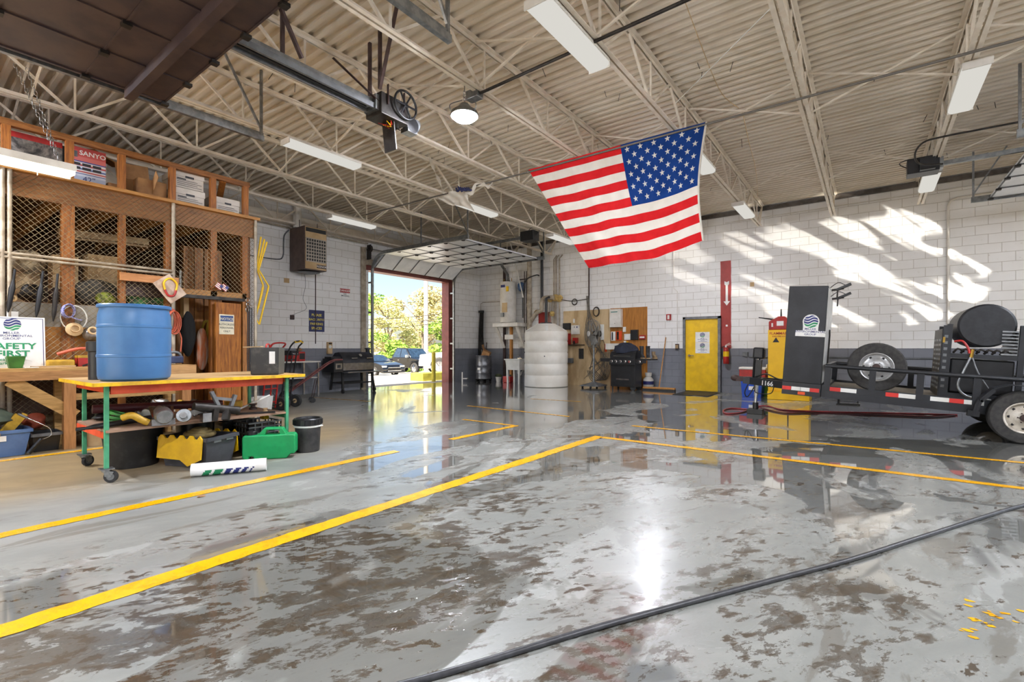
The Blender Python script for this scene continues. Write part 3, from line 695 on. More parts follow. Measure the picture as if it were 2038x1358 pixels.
dev('notice_strip', 'white vertical plastic strip on the tan board behind the fan', 'strip', -6.98, -6.86, 1.5, 2.0, .05, M_pvc)
# wires and hoses
M_wire = mat('grey_wire', '#6f675c', .6, c2='#4d473f', scale=10)
mb = MB(); rnd = random.Random(5)
for k in range(11):
    x = -7.42+rnd.uniform(-.06, .06)
    mb.tube(smooth_path([(x, N-.04-rnd.uniform(0, .06), 2.95), (x+.02, N-.05, 2.4), (x+rnd.uniform(-.05, .25), N-.06, 1.9), (x+rnd.uniform(0, .6), N-.06, 1.4), (x+rnd.uniform(-.1, .75), N-.05, .9), (x+rnd.uniform(-.2, .7), N-.05, rnd.uniform(.2, .6))], 5), rnd.choice((.006, .008, .011)), 6)
solo('wire_bundle', mb, M_wire, 'tangled bundle of grey wires running down behind the fan', 'wires', kind=None) if False else solo('wire_bundle', mb, M_wire, 'tangled bundle of grey wires running down behind the fan', 'wires', smooth=60)
mb = MB(); rnd = random.Random(9)
for k in range(7):
    x = -6.95+.1*k*.5; mb.tube(smooth_path([(x, N-.06, 1.1), (x+.03, N-.07, .6), (x-.12, N-.08, .22), (x-.35, N-.07, .18+.03*k), (x-.5, N-.06, .5)], 5), .011, 6)
solo('cable_loops', mb, M_wire, 'grey cable loops hanging low behind the fan post', 'cable', smooth=60)
solo('cable_coil', MB().tube(ring((-7.93, N-.05, 2.78), .10, (0, 1, 0), 20), .012, 6, True).tube(ring((-7.92, N-.065, 2.79), .095, (0, 1, 0), 20), .012, 6, True), M_dark, 'small dark blue cable coil on the blocks over the tan board', 'cable', smooth=60)
solo('cable_coil', MB().tube(ring((-7.13, N-.06, 2.42), .10, (0, 1, 0), 20, .14), .014, 6, True).tube(ring((-7.11, N-.08, 2.42), .11, (0, 1, 0), 20, .15), .014, 6, True), M_dark, 'dark cable coil at the top of the tan board beside the fan', 'cable', smooth=60)
solo('wall_cable', MB().tube(smooth_path([(-8.5, N-.03, 2.9), (-8.0, N-.03, 2.82), (-7.45, N-.03, 2.86)], 6), .014, 6), M_wire, 'grey cable sagging between the foam covered pipes and the wire bundle', 'cable', smooth=60)
solo('conduit_pipe', MB().tube([(-7.40, N-.03, 4.9), (-7.40, N-.03, 2.9)], .022, 8), M_rust, 'brown conduit coming down from the roof to the wire bundle', 'conduit', smooth=60)
# ---------------------------------------------------------------- pedestal fan
t = thing('pedestal_fan', 'big dusty pedestal fan on a wheeled grey base before the tan board', 'fan', (-6.86, 13.45, 0))
MB().cyl((0, 0, .1), (0, 0, 1.35), .032, 12).build('post', M_galv, t, smooth=40)
MB().lathe([(.44, .06), (.43, .09), (.10, .17), (.04, .2)], n=4).xf(Matrix.Rotation(PI/4, 4, 'Z')).build('base', M_grey, t, smooth=20)
for k in range(4):
    a = PI/4*2*k+.2; c = V((.36*math.cos(a), .36*math.sin(a), .035)); MB().cyl(c-V((.02, 0, 0)), c+V((.02, 0, 0)), .035, 12).build('caster', M_rubber, t, smooth=40)
H = thing('fan_head', None, None, (0, 0, 1.68), math.radians(-52)); H.parent = t; MW[H.name] = MW[t.name] @ MW[H.name]
for kk in ('label', 'category'):
    if kk in H: del H[kk]
gd = MB()
for yy, rr in ((-.13, .40), (.07, .40), (-.03, .45)): gd.tube(ring((0, yy, 0), rr, (0, 1, 0), 36), .007, 6, True)
for k in range(56):
    a = 2*PI*k/56; c, s = math.cos(a), math.sin(a)
    gd.tube([(.10*c, -.17, .10*s), (.40*c, -.13, .40*s), (.45*c, -.03, .45*s), (.40*c, .07, .40*s), (.13*c, .11, .13*s)], .0028, 4, caps=False)
for rr in (.2, .3): gd.tube(ring((0, -.155, 0), rr, (0, 1, 0), 30), .003, 4, True)
gd.build('guard', mat('dusty_guard', '#8d8982', .55, .2, c2='#77736c'), t, smooth=60).matrix_local = Matrix.Translation((0, 0, 1.68)) @ Matrix.Rotation(math.radians(-38), 4, 'Z')
bl = MB()
for k in range(4):
    a0 = k*PI/2+.3
    def f(u, v, a0=a0):
        r = .07+.30*u; a = a0+(v-.5)*(1.0-.1*u); return V((r*math.cos(a), -.03+(v-.5)*.10, r*math.sin(a)))
    bl.grid(f, 6, 5)
o = bl.build('blades', mat('fan_blade', '#8b8a85', .5, c2='#77746e'), t, smooth=60); o.matrix_local = Matrix.Translation((0, 0, 1.68)) @ Matrix.Rotation(math.radians(-38), 4, 'Z')
sd = o.modifiers.new('s', 'SOLIDIFY'); sd.thickness = .004
o = MB().lathe([(.0, -.19), (.085, -.185), (.085, -.165)], axis=(0, 1, 0), n=20).build('hub_badge', M_pvc, t, smooth=40); o.matrix_local = Matrix.Translation((0, 0, 1.68)) @ Matrix.Rotation(math.radians(-38), 4, 'Z')
o = MB().lathe([(.09, .0), (.10, .05), (.10, .22), (.06, .25), (.0, .25)], axis=(0, 1, 0), n=18).bar((0, .1, -.1), (0, .02, -.36), .05).build('motor', M_dark, t, smooth=40); o.matrix_local = Matrix.Translation((0, 0, 1.68)) @ Matrix.Rotation(math.radians(-38), 4, 'Z')
bpy.data.objects.remove(H)
# ---------------------------------------------------------------- white poly tank
t = thing('water_tank', 'big white plastic water tank standing before the pipes', 'tank', (-8.40, 13.12, 0))
pr = [(.67, 0), (.70, .02)]
for k in range(5): pr += [(.70, .05+.36*k), (.70, .34+.36*k), (.687, .365+.36*k), (.687, .385+.36*k)]
pr = [p for p in pr if p[1] < 1.76]+[(.70, 1.70), (.69, 1.76), (.32, 2.0), (.31, 2.02), (.0, 2.02)]
pr.sort(key=lambda p: p[1]) if False else None
MB().lathe(pr, n=48).build('shell', mat('white_poly', '#ebe6dc', .45, c2='#ddd6c9', scale=2, **{'Subsurface Weight': .15, 'Subsurface Radius': (.1, .09, .08)}), t, smooth=30)
MB().lathe([(.2, 2.02), (.2, 2.05), (.18, 2.06), (.0, 2.06)], n=24).build('lid', M_blackp, t, smooth=40)
for k in range(4):
    a = .6+k*PI/2; MB().bar((.33*math.cos(a), .33*math.sin(a), 1.985), (.66*math.cos(a), .66*math.sin(a), 1.78), .10, .03).build('moulded_rib', M_pvc, t)
MB().cyl((.70*math.sin(.5), -.70*math.cos(.5), .98), (.715*math.sin(.5), -.715*math.cos(.5), .98), .02, 10).build('fitting', M_black, t)
solo('fill_pipe', MB().tube([(-8.40, 13.12, 2.062), (-8.40, 13.12, 2.85), (-8.40, 13.3, 2.9)], .045, 12), M_black, 'black fill pipe standing in the lid of the white tank', 'pipe', smooth=50)
# ---------------------------------------------------------------- pipes in the corner
solo('drain_stack', MB().cyl((-9.60, 13.9, 0), (-9.60, 13.9, 4.95), .085, 18).lathe([(.1, -.06), (.1, .06)], (-9.6, 13.9, 2.06), n=18).lathe([(.1, -.06), (.1, .06)], (-9.6, 13.9, 2.75), n=18).tube(smooth_path([(-9.6, 13.9, 2.1), (-9.3, 13.9, 2.45), (-9.1, 13.9, 2.55), (-9.08, 13.9, 2.75), (-9.02, 13.9, 2.93), (-8.85, 13.9, 2.97), (-8.6, 13.95, 2.95)], 5), .075, 14), M_grime, 'fat cream drain stack with a side branch beside the white tank', 'pipe', smooth=50)
solo('vent_pipe', MB().cyl((-9.17, 14.05, 2.95), (-9.17, 14.05, 4.95), .05, 14), M_black, 'black vertical pipe on the wall left of the three grey conduits', 'pipe', smooth=50)
solo('black_hose', MB().tube(smooth_path([(-9.78, 13.76, 2.3), (-9.77, 13.76, 3.1), (-9.62, 13.72, 3.6), (-9.3, 13.85, 3.77), (-9.23, 13.97, 3.76)], 6), .022, 8), M_black, 'black hose arching over beside the drain stack', 'hose', smooth=60)
for x, lb in ((-8.73, 'left of the three grey conduits rising above the foam'), (-8.64, 'middle of the three grey conduits rising above the foam'), (-8.50, 'right of the three grey conduits rising above the foam')):
    solo('conduit_pipe', MB().tube([(x, 14.13, 1.5), (x, 14.13, 4.3), (x+.12, 14.13, 4.42)], .022, 8), M_grime, lb, 'conduit', smooth=60)
M_foam = mat('foam', '#d8b873', .9, c2='#a98a4c', scale=12, bump=.5)
for i, (x, z, r) in enumerate(((-8.83, 2.93, .11), (-8.62, 2.96, .12), (-8.47, 2.93, .12), (-9.38, 2.50, .09), (-8.75, 2.42, .09))):
    lb = ('yellow foam lump on the pipes, leftmost over the tank', 'yellow foam lump on the pipes, middle over the tank', 'yellow foam lump on the pipes, rightmost over the tank', 'yellow foam lump beside the drain stack branch', 'small yellow foam lump below the others, over the tank lid')[i]
    solo('foam_lump', MB().blob((x, 14.06, z), (r, r*.8, r), i, .35, 9), M_foam, lb, 'foam', smooth=60)
mb = MB()
for k in range(5): mb.tube([(-8.95+.07*k, 14.1, .3), (-8.95+.07*k, 14.1, 2.9)], .014, 6)
solo('pipe_cluster', mb, M_grime, 'row of thin pipes on the wall just above the tank shoulder', 'pipes', smooth=60)
solo('wall_pipe', MB().tube([(-10.86, 14.1, 0), (-10.86, 14.1, 4.2)], .055, 12), M_rust, 'dark vertical pipe left of the water heater', 'pipe', smooth=50)
solo('wall_pipe', MB().tube([(-9.95, 14.1, 4.0), (-9.95, 14.1, 2.0), (-9.9, 14.05, .9)], .014, 8).tube([(-9.86, 14.1, 4.0), (-9.86, 14.1, .9)], .014, 8).tube([(-10.2, 14.1, 3.72), (-9.86, 14.1, 3.72)], .016, 8), M_rust, 'thin brown pipes between water heater and drain stack', 'pipe', smooth=50)
solo('slanted_pipe', MB().cyl((-10.2, 13.6, 4.95), (-9.68, 13.64, 3.0), .02, 8), M_white, 'thin white slanted pipe crossing right of the water heater', 'pipe', smooth=50)
solo('wall_conduit', MB().tube([(-12.05, 14.15, 2.95), (-11.95, 14.15, 3.0), (-11.0, 14.15, 2.98)], .012, 8).tube(smooth_path([(-12.05, 14.15, 2.95), (-12.06, 14.15, 2.6)], 3), .012, 6), M_grime, 'thin conduit in the corner behind the hanging hoses', 'conduit', smooth=50)
# water heater on its shelf
t = thing('heater_shelf', 'white wooden shelf with braces carrying the water heater', 'shelf', (-10.35, 13.85, 0))
MB().box(-.55, .55, -.4, .17, 2.0, 2.13).build('board', M_white, t, bevel=.006)
MB().bar((-.45, .16, 1.25), (-.45, -.3, 2.0), .09, .05).build('brace', M_white, t); MB().bar((.45, .16, 1.25), (.45, -.3, 2.0), .09, .05).build('brace', M_white, t)
MB().box(-.07, .02, -.02, .07, .05, 2.0).build('post', M_stud, t); MB().box(-.26, .12, -.06, .10, 1.55, 1.72).build('cleat', M_white, t)
t = thing('water_heater', 'tall white water heater standing on the wall shelf', 'water heater', (-10.46, 13.8, 2.13))
MB().lathe([(.29, .03), (.295, .05), (.295, 1.44), (.28, 1.48), (.0, 1.50)], n=28).lathe([(.2, 0), (.2, .03)], n=20).build('tank', M_white, t, smooth=40)
MB().box(-.10, .08, -.302, -.29, 1.27, 1.36).build('badge', M_navy, t); MB().box(.10, .2, -.272, -.23, 1.12, 1.3).build('energy_label', M_yellow, t)
MB().box(-.05, .18, -.30, -.288, .38, .72).build('rating_label', M_tan, t); MB().box(-.08, .04, -.36, -.29, .22, .36).build('gas_valve', M_grey, t)
MB().lathe([(.09, 1.5), (.05, 1.58), (.05, 1.62)], n=14).tube([(0, 0, 1.6), (-.02, 0, 1.75), (-.35, .0, 2.2), (-.4, 0, 2.4)], .05, 12).build('flue', M_galv, t, smooth=40)
for x in (-.18, .16): MB().cyl((x, 0, 1.49), (x, 0, 1.62), .014, 8).build('water_pipe', M_brass, t)
solo('expansion_tank', MB().lathe([(0, -.17), (.08, -.15), (.13, -.08), (.13, .08), (.08, .15), (0, .17)], (-9.95, 13.9, 3.42), n=18), mat('blue_tank', '#35557f', .4), 'small blue expansion tank beside the water heater', 'tank', smooth=50)
# utility sink
t = thing('utility_sink', 'white plastic utility sink on four legs left of the tank', 'sink', (-9.86, 13.50, 0))
mb = MB(); q = lambda a, b, z: [(-a, -b, z), (a, -b, z), (a, b, z), (-a, b, z)]
vs = q(.34, .29, .86)+q(.34, .29, .82)+q(.31, .26, .82)+q(.27, .22, .48)+q(.30, .25, .86)+q(.25, .2, .52)
mb._add(vs, [(4*i+j, 4*i+(j+1) % 4, 4*(i+1)+(j+1) % 4, 4*(i+1)+j) for i in (0, 1, 2) for j in range(4)]+[(j, 16+j, 16+(j+1) % 4, (j+1) % 4) for j in range(4)]+[(16+j, 20+j, 20+(j+1) % 4, 16+(j+1) % 4) for j in range(4)]+[(20, 21, 22, 23), (15, 14, 13, 12)])
mb.build('basin', M_pvc, t, bevel=.008)
for a in (-1, 1):
    for b in (-1, 1): MB().bar((a*.26, b*.21, .70), (a*.24, b*.19, 0), .055).build('leg', M_pvc, t)
MB().tube(smooth_path([(0, .2, .86), (0, .2, .98), (0, .1, 1.0), (0, .05, .95)], 4), .012, 8).box(-.09, .09, .17, .23, .86, .885).build('faucet', M_chrome, t, smooth=40)
MB().tube(smooth_path([(.02, .05, .49), (.02, .05, .36), (.1, .1, .3), (.12, .15, .42), (.12, .33, .44)], 4), .022, 8).build('drain_trap', M_pvc, t, smooth=50)
dev('soap_dispenser', 'white dispenser box on the wall above the sink', 'dispenser', -10.2, -9.95, 1.28, 1.52, .12, M_white)
# steel drum used as a bin, on a dolly
t = thing('steel_drum', 'grey steel drum bin on a wheeled dolly in the corner', 'drum', (-11.40, 13.55, 0))
pr = [(.27, .12), (.285, .12)]
for z in (.33, .60): pr += [(.285, z-.03), (.30, z), (.285, z+.03)]
pr += [(.285, .93), (.30, .95), (.285, .97), (.27, .97), (.268, .15), (0, .15)]
MB().lathe(pr, n=28).build('shell', mat('worn_drum', '#63646a', .35, .6, c2='#8d8f93', scale=5), t, smooth=40)
MB().lathe([(.29, .085), (.31, .10), (.29, .12), (0, .12)], n=20).build('dolly', M_black, t)
MB().box(-.05, .08, -.293, -.28, .44, .52).build('label', M_paper, t)
for k in range(4):
    a = k*PI/2+.5; c = V((.24*math.cos(a), .24*math.sin(a), .04)); MB().cyl(c-V((.02, 0, 0)), c+V((.02, 0, 0)), .04, 12).build('wheel', M_rubber, t, smooth=40)
solo('cardboard_box', MB().box(-.14, .14, -.1, .1, 0, .25).poly([(-.14, -.1, .25), (-.14, .1, .25), (-.26, .08, .40), (-.26, -.12, .40)]).xf(Matrix.Translation((-11.32, 13.52, .90)) @ Matrix.Rotation(.5, 4, 'Y') @ Matrix.Rotation(.4, 4, 'Z')), M_card, 'opened cardboard box poking out of the steel drum', 'box')
for i, (a, b) in enumerate((((-11.75, 13.8, .01), (-11.95, 14.1, 1.5)), ((-11.68, 13.85, .01), (-11.72, 14.1, 1.45)), ((-11.95, 13.75, .01), (-12.0, 14.12, 1.7)))):
    solo('leaning_pole', MB().cyl(a, b, .018, 8), (M_steel, M_rust, M_dark)[i], ('bright steel pole leaning in the corner behind the drum', 'brown wooden pole leaning in the corner behind the drum', 'dark pole leaning furthest into the corner')[i], 'pole', smooth=50)
mb = MB()
for k in range(6): mb.tube(smooth_path([(-12.02+.03*k, 14.08, 2.62), (-12.06+.04*k, 14.05, 1.7), (-12.05+.06*k, 14.03, .9), (-12.0+.05*k, 14.06, .4)], 5), .018, 6)
solo('hanging_hoses', mb, M_dark, 'dark hoses hanging in the wall corner above the drum', 'hose', smooth=50)
solo('hose_clamp', MB().box(-12.06, -11.86, 14.02, 14.12, 2.60, 2.68), M_black, 'black clip holding the dark hoses in the corner', 'clip')
t = thing('water_valve', 'white standpipe valve on the floor by the door jamb', 'valve', (-11.9, 12.93, 0))
MB().cyl((0, 0, 0), (0, 0, .36), .025, 10).cyl((0, 0, .12), (.14, .10, .12), .022, 10).build('pipe', M_pvc, t, smooth=40); MB().lathe([(.05, -.02), (.05, .02)], (.16, .115, .12), (.8, .6, 0), 14).build('handwheel', M_steel, t)
t = thing('gas_can', 'small red fuel can on the floor beside the sink', 'fuel can', (-10.36, 13.66, 0))
MB().box(-.17, .17, -.10, .10, 0, .23).build('body', M_red, t, bevel=.025); MB().cyl((.1, 0, .22), (.1, 0, .29), .03, 10).build('cap', M_black, t)
t = thing('long_handled_scraper', 'black handled scraper leaning on the wall beside the fuel can', 'scraper', (-10.62, 13.85, 0))
MB().cyl((0, 0, .01), (-.02, .25, .95), .014, 8).build('handle', M_grey, t); MB().bar((-.02, .22, .62), (-.05, .26, 1.0), .08, .04).build('grip', M_black, t); MB().box(-.1, .1, -.02, .02, 0, .07).build('blade', M_steel, t)
solo('plant_pot', MB().lathe([(.08, 0), (.12, .18), (.11, .18), (.09, .03), (0, .03)], (-10.95, 13.86, 0), n=16).blob((-10.95, 13.86, .22), (.13, .1, .07), 4, .4, 7, 1), [M_pvc, mat('dry_leaf', '#4c5338', .8)], 'small white pot with a dark plant between drum and fuel can', 'pot', smooth=50)
dev('switch_box', 'small white switch box on the west wall by the door track', 'switch', -12.14, -12.05, 1.25, 1.45, .06, M_pvc).location.y = 13.0-.0
# ---------------------------------------------------------------- right of the yellow door
t = thing('safety_cabinet', 'tall yellow flammable liquids cabinet behind the black trailer box', 'cabinet', (-1.545, 13.25, 0))
M_yel2 = mat('cabinet_yellow', '#f0bd0c', .35, c2='#e6b106', scale=3)
MB().box(-.42, .42, -.25, .25, .20, 1.67).build('body', M_yel2, t, bevel=.008); MB().box(-.43, .44, -.30, .26, 0, .20).build('base', M_yel2, t, bevel=.01)
mb = MB(); o = V((-.16, -.252, 1.555)); letter(mb, 'FLAMMABLE', o, UX, UZ, .085); letter(mb, 'KEEP FIRE AWAY', o-V((0, 0, .06)), UX, UZ, .045)
mb.build('lettering', M_red, t); MB().prism([(-.07, 0), (.07, 0), (0, .12)], lambda u, v, w: (-.25+u, -.252-w, 1.37+v), .002).build('warning_mark', M_ink, t)
MB().box(-.012, .012, -.256, -.25, .25, 1.63).build('door_gap', M_dark, t)
def fuel(name, label, x, y, m, w, h, spout=None):
    t = thing(name, label, 'fuel can', (x, y, 1.67))
    pr = [(-w, 0), (w, 0), (w, h*.72), (w*.55, h), (-w*.35, h), (-w, h*.8)]
    MB().prism(pr, lambda u, v, ww: (u, -.11+ww, v), .22).build('body', m, t, bevel=.02)
    if spout: MB().cyl((0, 0, h-.01), spout, .022, 10, r2=.012).build('spout', M_black if m is M_red else M_yellow, t, smooth=40)
    MB().box(-w*.5, w*.4, -.114, -.108, h*.3, h*.65).build('label', M_paper, t); return t
fuel('fuel_can', 'red fuel can with black spout on the yellow cabinet', -1.70, 13.12, M_red, .16, .32, (0, 0, .50))
fuel('fuel_can', 'red safety can with yellow funnel at the left of the cabinet top', -1.87, 13.37, M_red, .12, .27, (-.36, 0, .33)); fuel('fuel_can', 'yellow fuel can on the cabinet, half behind the black box', -1.40, 13.2, M_yellow, .12, .31)
t = thing('cooler', 'red cooler with white lid resting on the blue bin', 'cooler', (-2.35, 13.38, .47))
MB().box(-.30, .30, -.18, .18, 0, .22).build('body', M_red, t, bevel=.015); MB().box(-.31, .31, -.19, .19, .22, .28).build('lid', M_white, t, bevel=.015); MB().box(.3, .325, -.1, .1, .16, .36).build('handle', M_white, t, bevel=.01)
M_blue2 = mat('recycle_blue', '#1e4fb8', .4, c2='#1946a8', scale=4)
def bin_(label, x, y, w, dp, h, m, mark=None):
    t = thing('recycling_bin', label, 'bin', (x, y, 0)); mb = MB()
    a = lambda s, z: [(-w*s, -dp*s, z), (w*s, -dp*s, z), (w*s, dp*s, z), (-w*s, dp*s, z)]
    vs = a(.86, 0)+a(1, h)+a(.95, h)+a(.82, .02)
    mb._add(vs, [(4*i+j, 4*i+(j+1) % 4, 4*i+4+(j+1) % 4, 4*i+4+j) for i in range(3) for j in range(4)]+[(12, 13, 14, 15), (3, 2, 1, 0)]); mb.build('tub', m, t, bevel=.006)
    MB().box(-w*1.03, w*1.03, -dp*1.04, dp*1.04, h-.03, h-.002).build('rim', m, t)
    if mark: MB().box(-.06, .10, -dp*.95-.008, -dp*.9, h*.4, h*.6).build('label', M_paper, t)
bin_('blue recycling bin under the red cooler', -2.36, 13.35, .25, .2, .465, M_blue2, 1); bin_('green bin half hidden behind the blue bin', -2.04, 13.83, .25, .18, .45, mat('bin_green', '#5f9a2a', .45))
# ================================================================ WEST WALL
W0 = XW-.0005
UY = V((0, 1, 0)); UMY = V((0, 1, 0))
t = thing('unit_heater', 'brown box unit heater with black louvred grille hung high on the left wall', 'heater', (-11.74, 6.86, 3.23))
M_hb = mat('heater_brown', '#5a463d', .5, c2='#493830', scale=6)
MB().box(-.36, .34, -.31, .31, 0, 1.10).build('casing', M_hb, t, bevel=.01)
MB().box(.34, .352, -.29, .29, .02, 1.08).build('front_frame', M_tan, t)
MB().box(.35, .356, -.28, .28, .96, 1.06).box(.35, .357, -.28, .28, .2, .80).build('grille_opening', M_black, t)
mb = MB()
for k in range(8): mb.box(.355, .372, -.28, .28, .20+.083*k, .222+.083*k)
for k in range(9): mb.box(.356, .364, -.28+.068*k, -.262+.068*k, .2, .80)
mb.build('louvres', mat('louvre_cream', '#b8ad9d', .5), t)
mb = MB().box(.352, .356, .02, .29, .06, .15, 0); letter(mb, 'REZNOR', (.357, .155, .082), UY, UZ, .07, 1)
mb.build('name_plate', [M_rust, M_paper], t)
MB().lathe([(.28, -.03), (.2, -.05), (0, -.05)], n=16).build('fan_guard', M_grey, t, smooth=40)
for y in (-.25, .25): MB().cyl((0, y, 1.1), (0, y, 1.30), .008, 6).build('hanger_rod', M_dark, t)
solo('heater_vent_pipe', MB().cyl((-11.85, 6.62, 4.34), (-11.85, 6.62, 4.99), .10, 16), M_white, 'white round vent pipe rising from the brown heater', 'pipe', smooth=40)
solo('conduit_pipe', MB().tube(smooth_path([(-12.09, 6.52, 4.3), (-12.128, 6.42, 4.15), (-12.128, 6.40, 3.9), (-12.128, 6.38, 3.6), (-12.128, 6.2, 3.5), (-12.128, 5.4, 3.5)], 4), .016, 8), M_grey, 'grey conduit bending round the left of the brown heater', 'conduit', smooth=50)
solo('conduit_pipe', MB().tube([(-12.139, 7.30, 3.3), (-12.139, 7.30, 1.35)], .012, 8), M_rust, 'thin brown conduit dropping from the heater past the blue sign', 'conduit', smooth=50)
solo('thermostat_wire', MB().tube(smooth_path([(-12.13, 6.98, 3.22), (-12.13, 7.0, 2.9), (-12.13, 6.93, 2.55), (-12.13, 7.03, 2.3), (-12.13, 6.75, 2.15), (-12.13, 6.63, 2.1)], 5), .005, 5), M_grey, 'thin wavy wire from heater to wall thermostat', 'wire')
solo('thermostat', MB().box(W0, W0+.05, 6.58, 6.68, 1.98, 2.1), M_rust, 'small brown thermostat on the left wall under the heater', 'thermostat', bevel=.006)
def sign_w(name, label, y0, y1, z0, z1, base, lines):
    mb = MB().box(W0-.002, W0+.004, y0, y1, z0, z1); mats = [base]
    for tx, y, z, s, m in lines:
        if m not in mats: mats.append(m)
        letter(mb, tx, (W0+.0045, y, z), UY, UZ, s, mats.index(m), bold=.014)
    return solo(name, mb, mats, label, 'sign')
M_sgy = mat('sign_yellow', '#ead94a', .5)
yc = 7.335
sign_w('parking_sign', 'dark blue wall sign with yellow capitals about parking spaces', 7.11, 7.57, 1.68, 2.27, mat('sign_blue', '#2b3160', .5), [('PLEASE', yc, 2.105, .095, M_sgy), ('BACK INTO', yc, 1.985, .085, M_sgy), ('PARKING', yc, 1.865, .09, M_sgy), ('SPACES', yc, 1.745, .095, M_sgy)])
mb = MB().box(W0-.002, W0+.004, 8.04, 8.40, 2.71, 2.955).box(W0+.004, W0+.006, 8.055, 8.385, 2.83, 2.945, 1)
letter(mb, 'DANGER', (W0+.0065, 8.22, 2.862), UY, UZ, .085, 0); letter(mb, 'NO', (W0+.005, 8.22, 2.775), UY, UZ, .06, 2); letter(mb, 'SMOKING', (W0+.005, 8.22, 2.722), UY, UZ, .06, 2)
solo('warning_sign', mb, [M_paper, M_red, M_ink], 'white and red no smoking danger sign beside the garage doorway', 'sign')
t = thing('wall_timer', 'small metal timer switch box above the smoker grill', 'switch', (W0, 7.70, 1.07))
MB().box(0, .08, -.07, .07, 0, .33).build('case', M_tan, t, bevel=.006); MB().lathe([(.05, 0), (.04, .012), (0, .012)], (.08, 0, .2), (1, 0, 0), 16).build('dial', M_pvc, t); MB().box(.08, .083, -.05, .05, .27, .31).build('name_plate', M_dark, t)
solo('wall_patch', MB().box(W0, W0+.012, 6.42, 6.56, 2.93, 3.05), M_tan, 'small tan blanking plate left under the brown heater', 'plate')
# white work counter with tool case
t = thing('work_counter', 'long white topped metal counter against the left wall', 'table', (-11.7, 5.9, 0))
MB().box(-.38, .38, -1.6, 1.05, .87, .90).build('top', M_white, t, bevel=.004); MB().box(-.36, .34, -1.55, 1.0, .47, .49).build('shelf', M_white, t)
for x in (-.34, .34):
    for y in (-1.5, -.2, 1.0): MB().box(x-.02, x+.02, y-.02, y+.02, 0, .87).build('leg', M_steel, t)
t = thing('tool_case', 'red and black tool boxes sitting on the white counter', 'tool case', (-11.6, 6.42, .90), .05)
MB().box(-.15, .15, -.19, .0, 0, .26).box(-.14, .14, .01, .19, 0, .24).build('body', M_red, t, bevel=.012); MB().box(-.152, .152, -.192, .0, .15, .27).box(.14, .145, .03, .17, .05, .2).build('lid', M_black, t, bevel=.01)
mb = MB(); letter(mb, 'Milwaukee', (.154, -.095, .18), UY, UZ, .035); mb.build('lettering', M_paper, t)
solo('work_glove', MB().blob((-11.6, 6.52, 1.192), (.08, .06, .05), 3, .4, 7), M_card, 'tan work glove lying on top of the red tool boxes', 'glove', smooth=60)
# pellet smoker
t = thing('pellet_grill', 'black barrel smoker grill with steel front shelf beside the garage doorway', 'grill', (-11.72, 8.02, 0))
ba = [(-.26, .62), (-.28, .80), (-.24, .98), (-.10, 1.10), (.08, 1.12), (.20, 1.04), (.27, .90)]
MB().prism(ba+[(.27, .62), (.2, .56), (-.2, .56)], lambda u, v, w: (u, -.34+w, v), 1.02).build('barrel', mat('hammered_black', '#33343a', .3, .4, c2='#26272c'), t, smooth=35)
MB().box(.262, .276, -.33, .67, .62, .82).build('front_panel', M_steel, t)
MB().box(.27, .55, -.36, .70, .56, .59).build('front_shelf', M_steel, t, bevel=.005)
MB().box(-.24, .30, -.62, -.345, .58, .95).build('hopper', M_black, t, bevel=.01); MB().box(.30, .306, -.58, -.38, .66, .82).build('control_panel', M_steel, t); MB().box(.306, .309, -.53, -.43, .70, .78).build('display', M_black, t)
MB().box(-.1, .2, -.65, -.32, .95, 1.0).build('hopper_lid', M_black, t)
for y in (.0, .5): MB().tube([(.26, y-.09, .93), (.31, y-.09, .95), (.31, y+.09, .95), (.26, y+.09, .93)], .014, 8).build('lid_handle', M_chrome, t, smooth=40)
MB().lathe([(.05, 0), (.05, .01), (0, .01)], (.225, .25, 1.03), (.75, 0, .65), 16).build('thermometer', M_steel, t)
for y in (-.33, .62):
    for x in (-.22, .24): MB().bar((x, y, .58), (x*1.25, y*1.08, .07), .05).build('leg', M_black, t)
    MB().cyl((.30, y*1.08-.02, .06), (.30, y*1.08+.02, .06), .06, 14).build('wheel', M_rubber, t, smooth=40)
MB().bar((.26, -.33, .27), (.26, .62, .27), .04).bar((-.25, -.33, .27), (-.25, .62, .27), .04).bar((-.25, -.33, .27), (.26, -.33, .27), .03).build('lower_rail', M_black, t)
MB().cyl((-.1, .74, .80), (-.1, .74, 1.20), .06, 14).lathe([(.09, 1.20), (.09, 1.23), (0, 1.25)], (-.1, .74, 0), n=14).build('chimney', M_black, t, smooth=40)
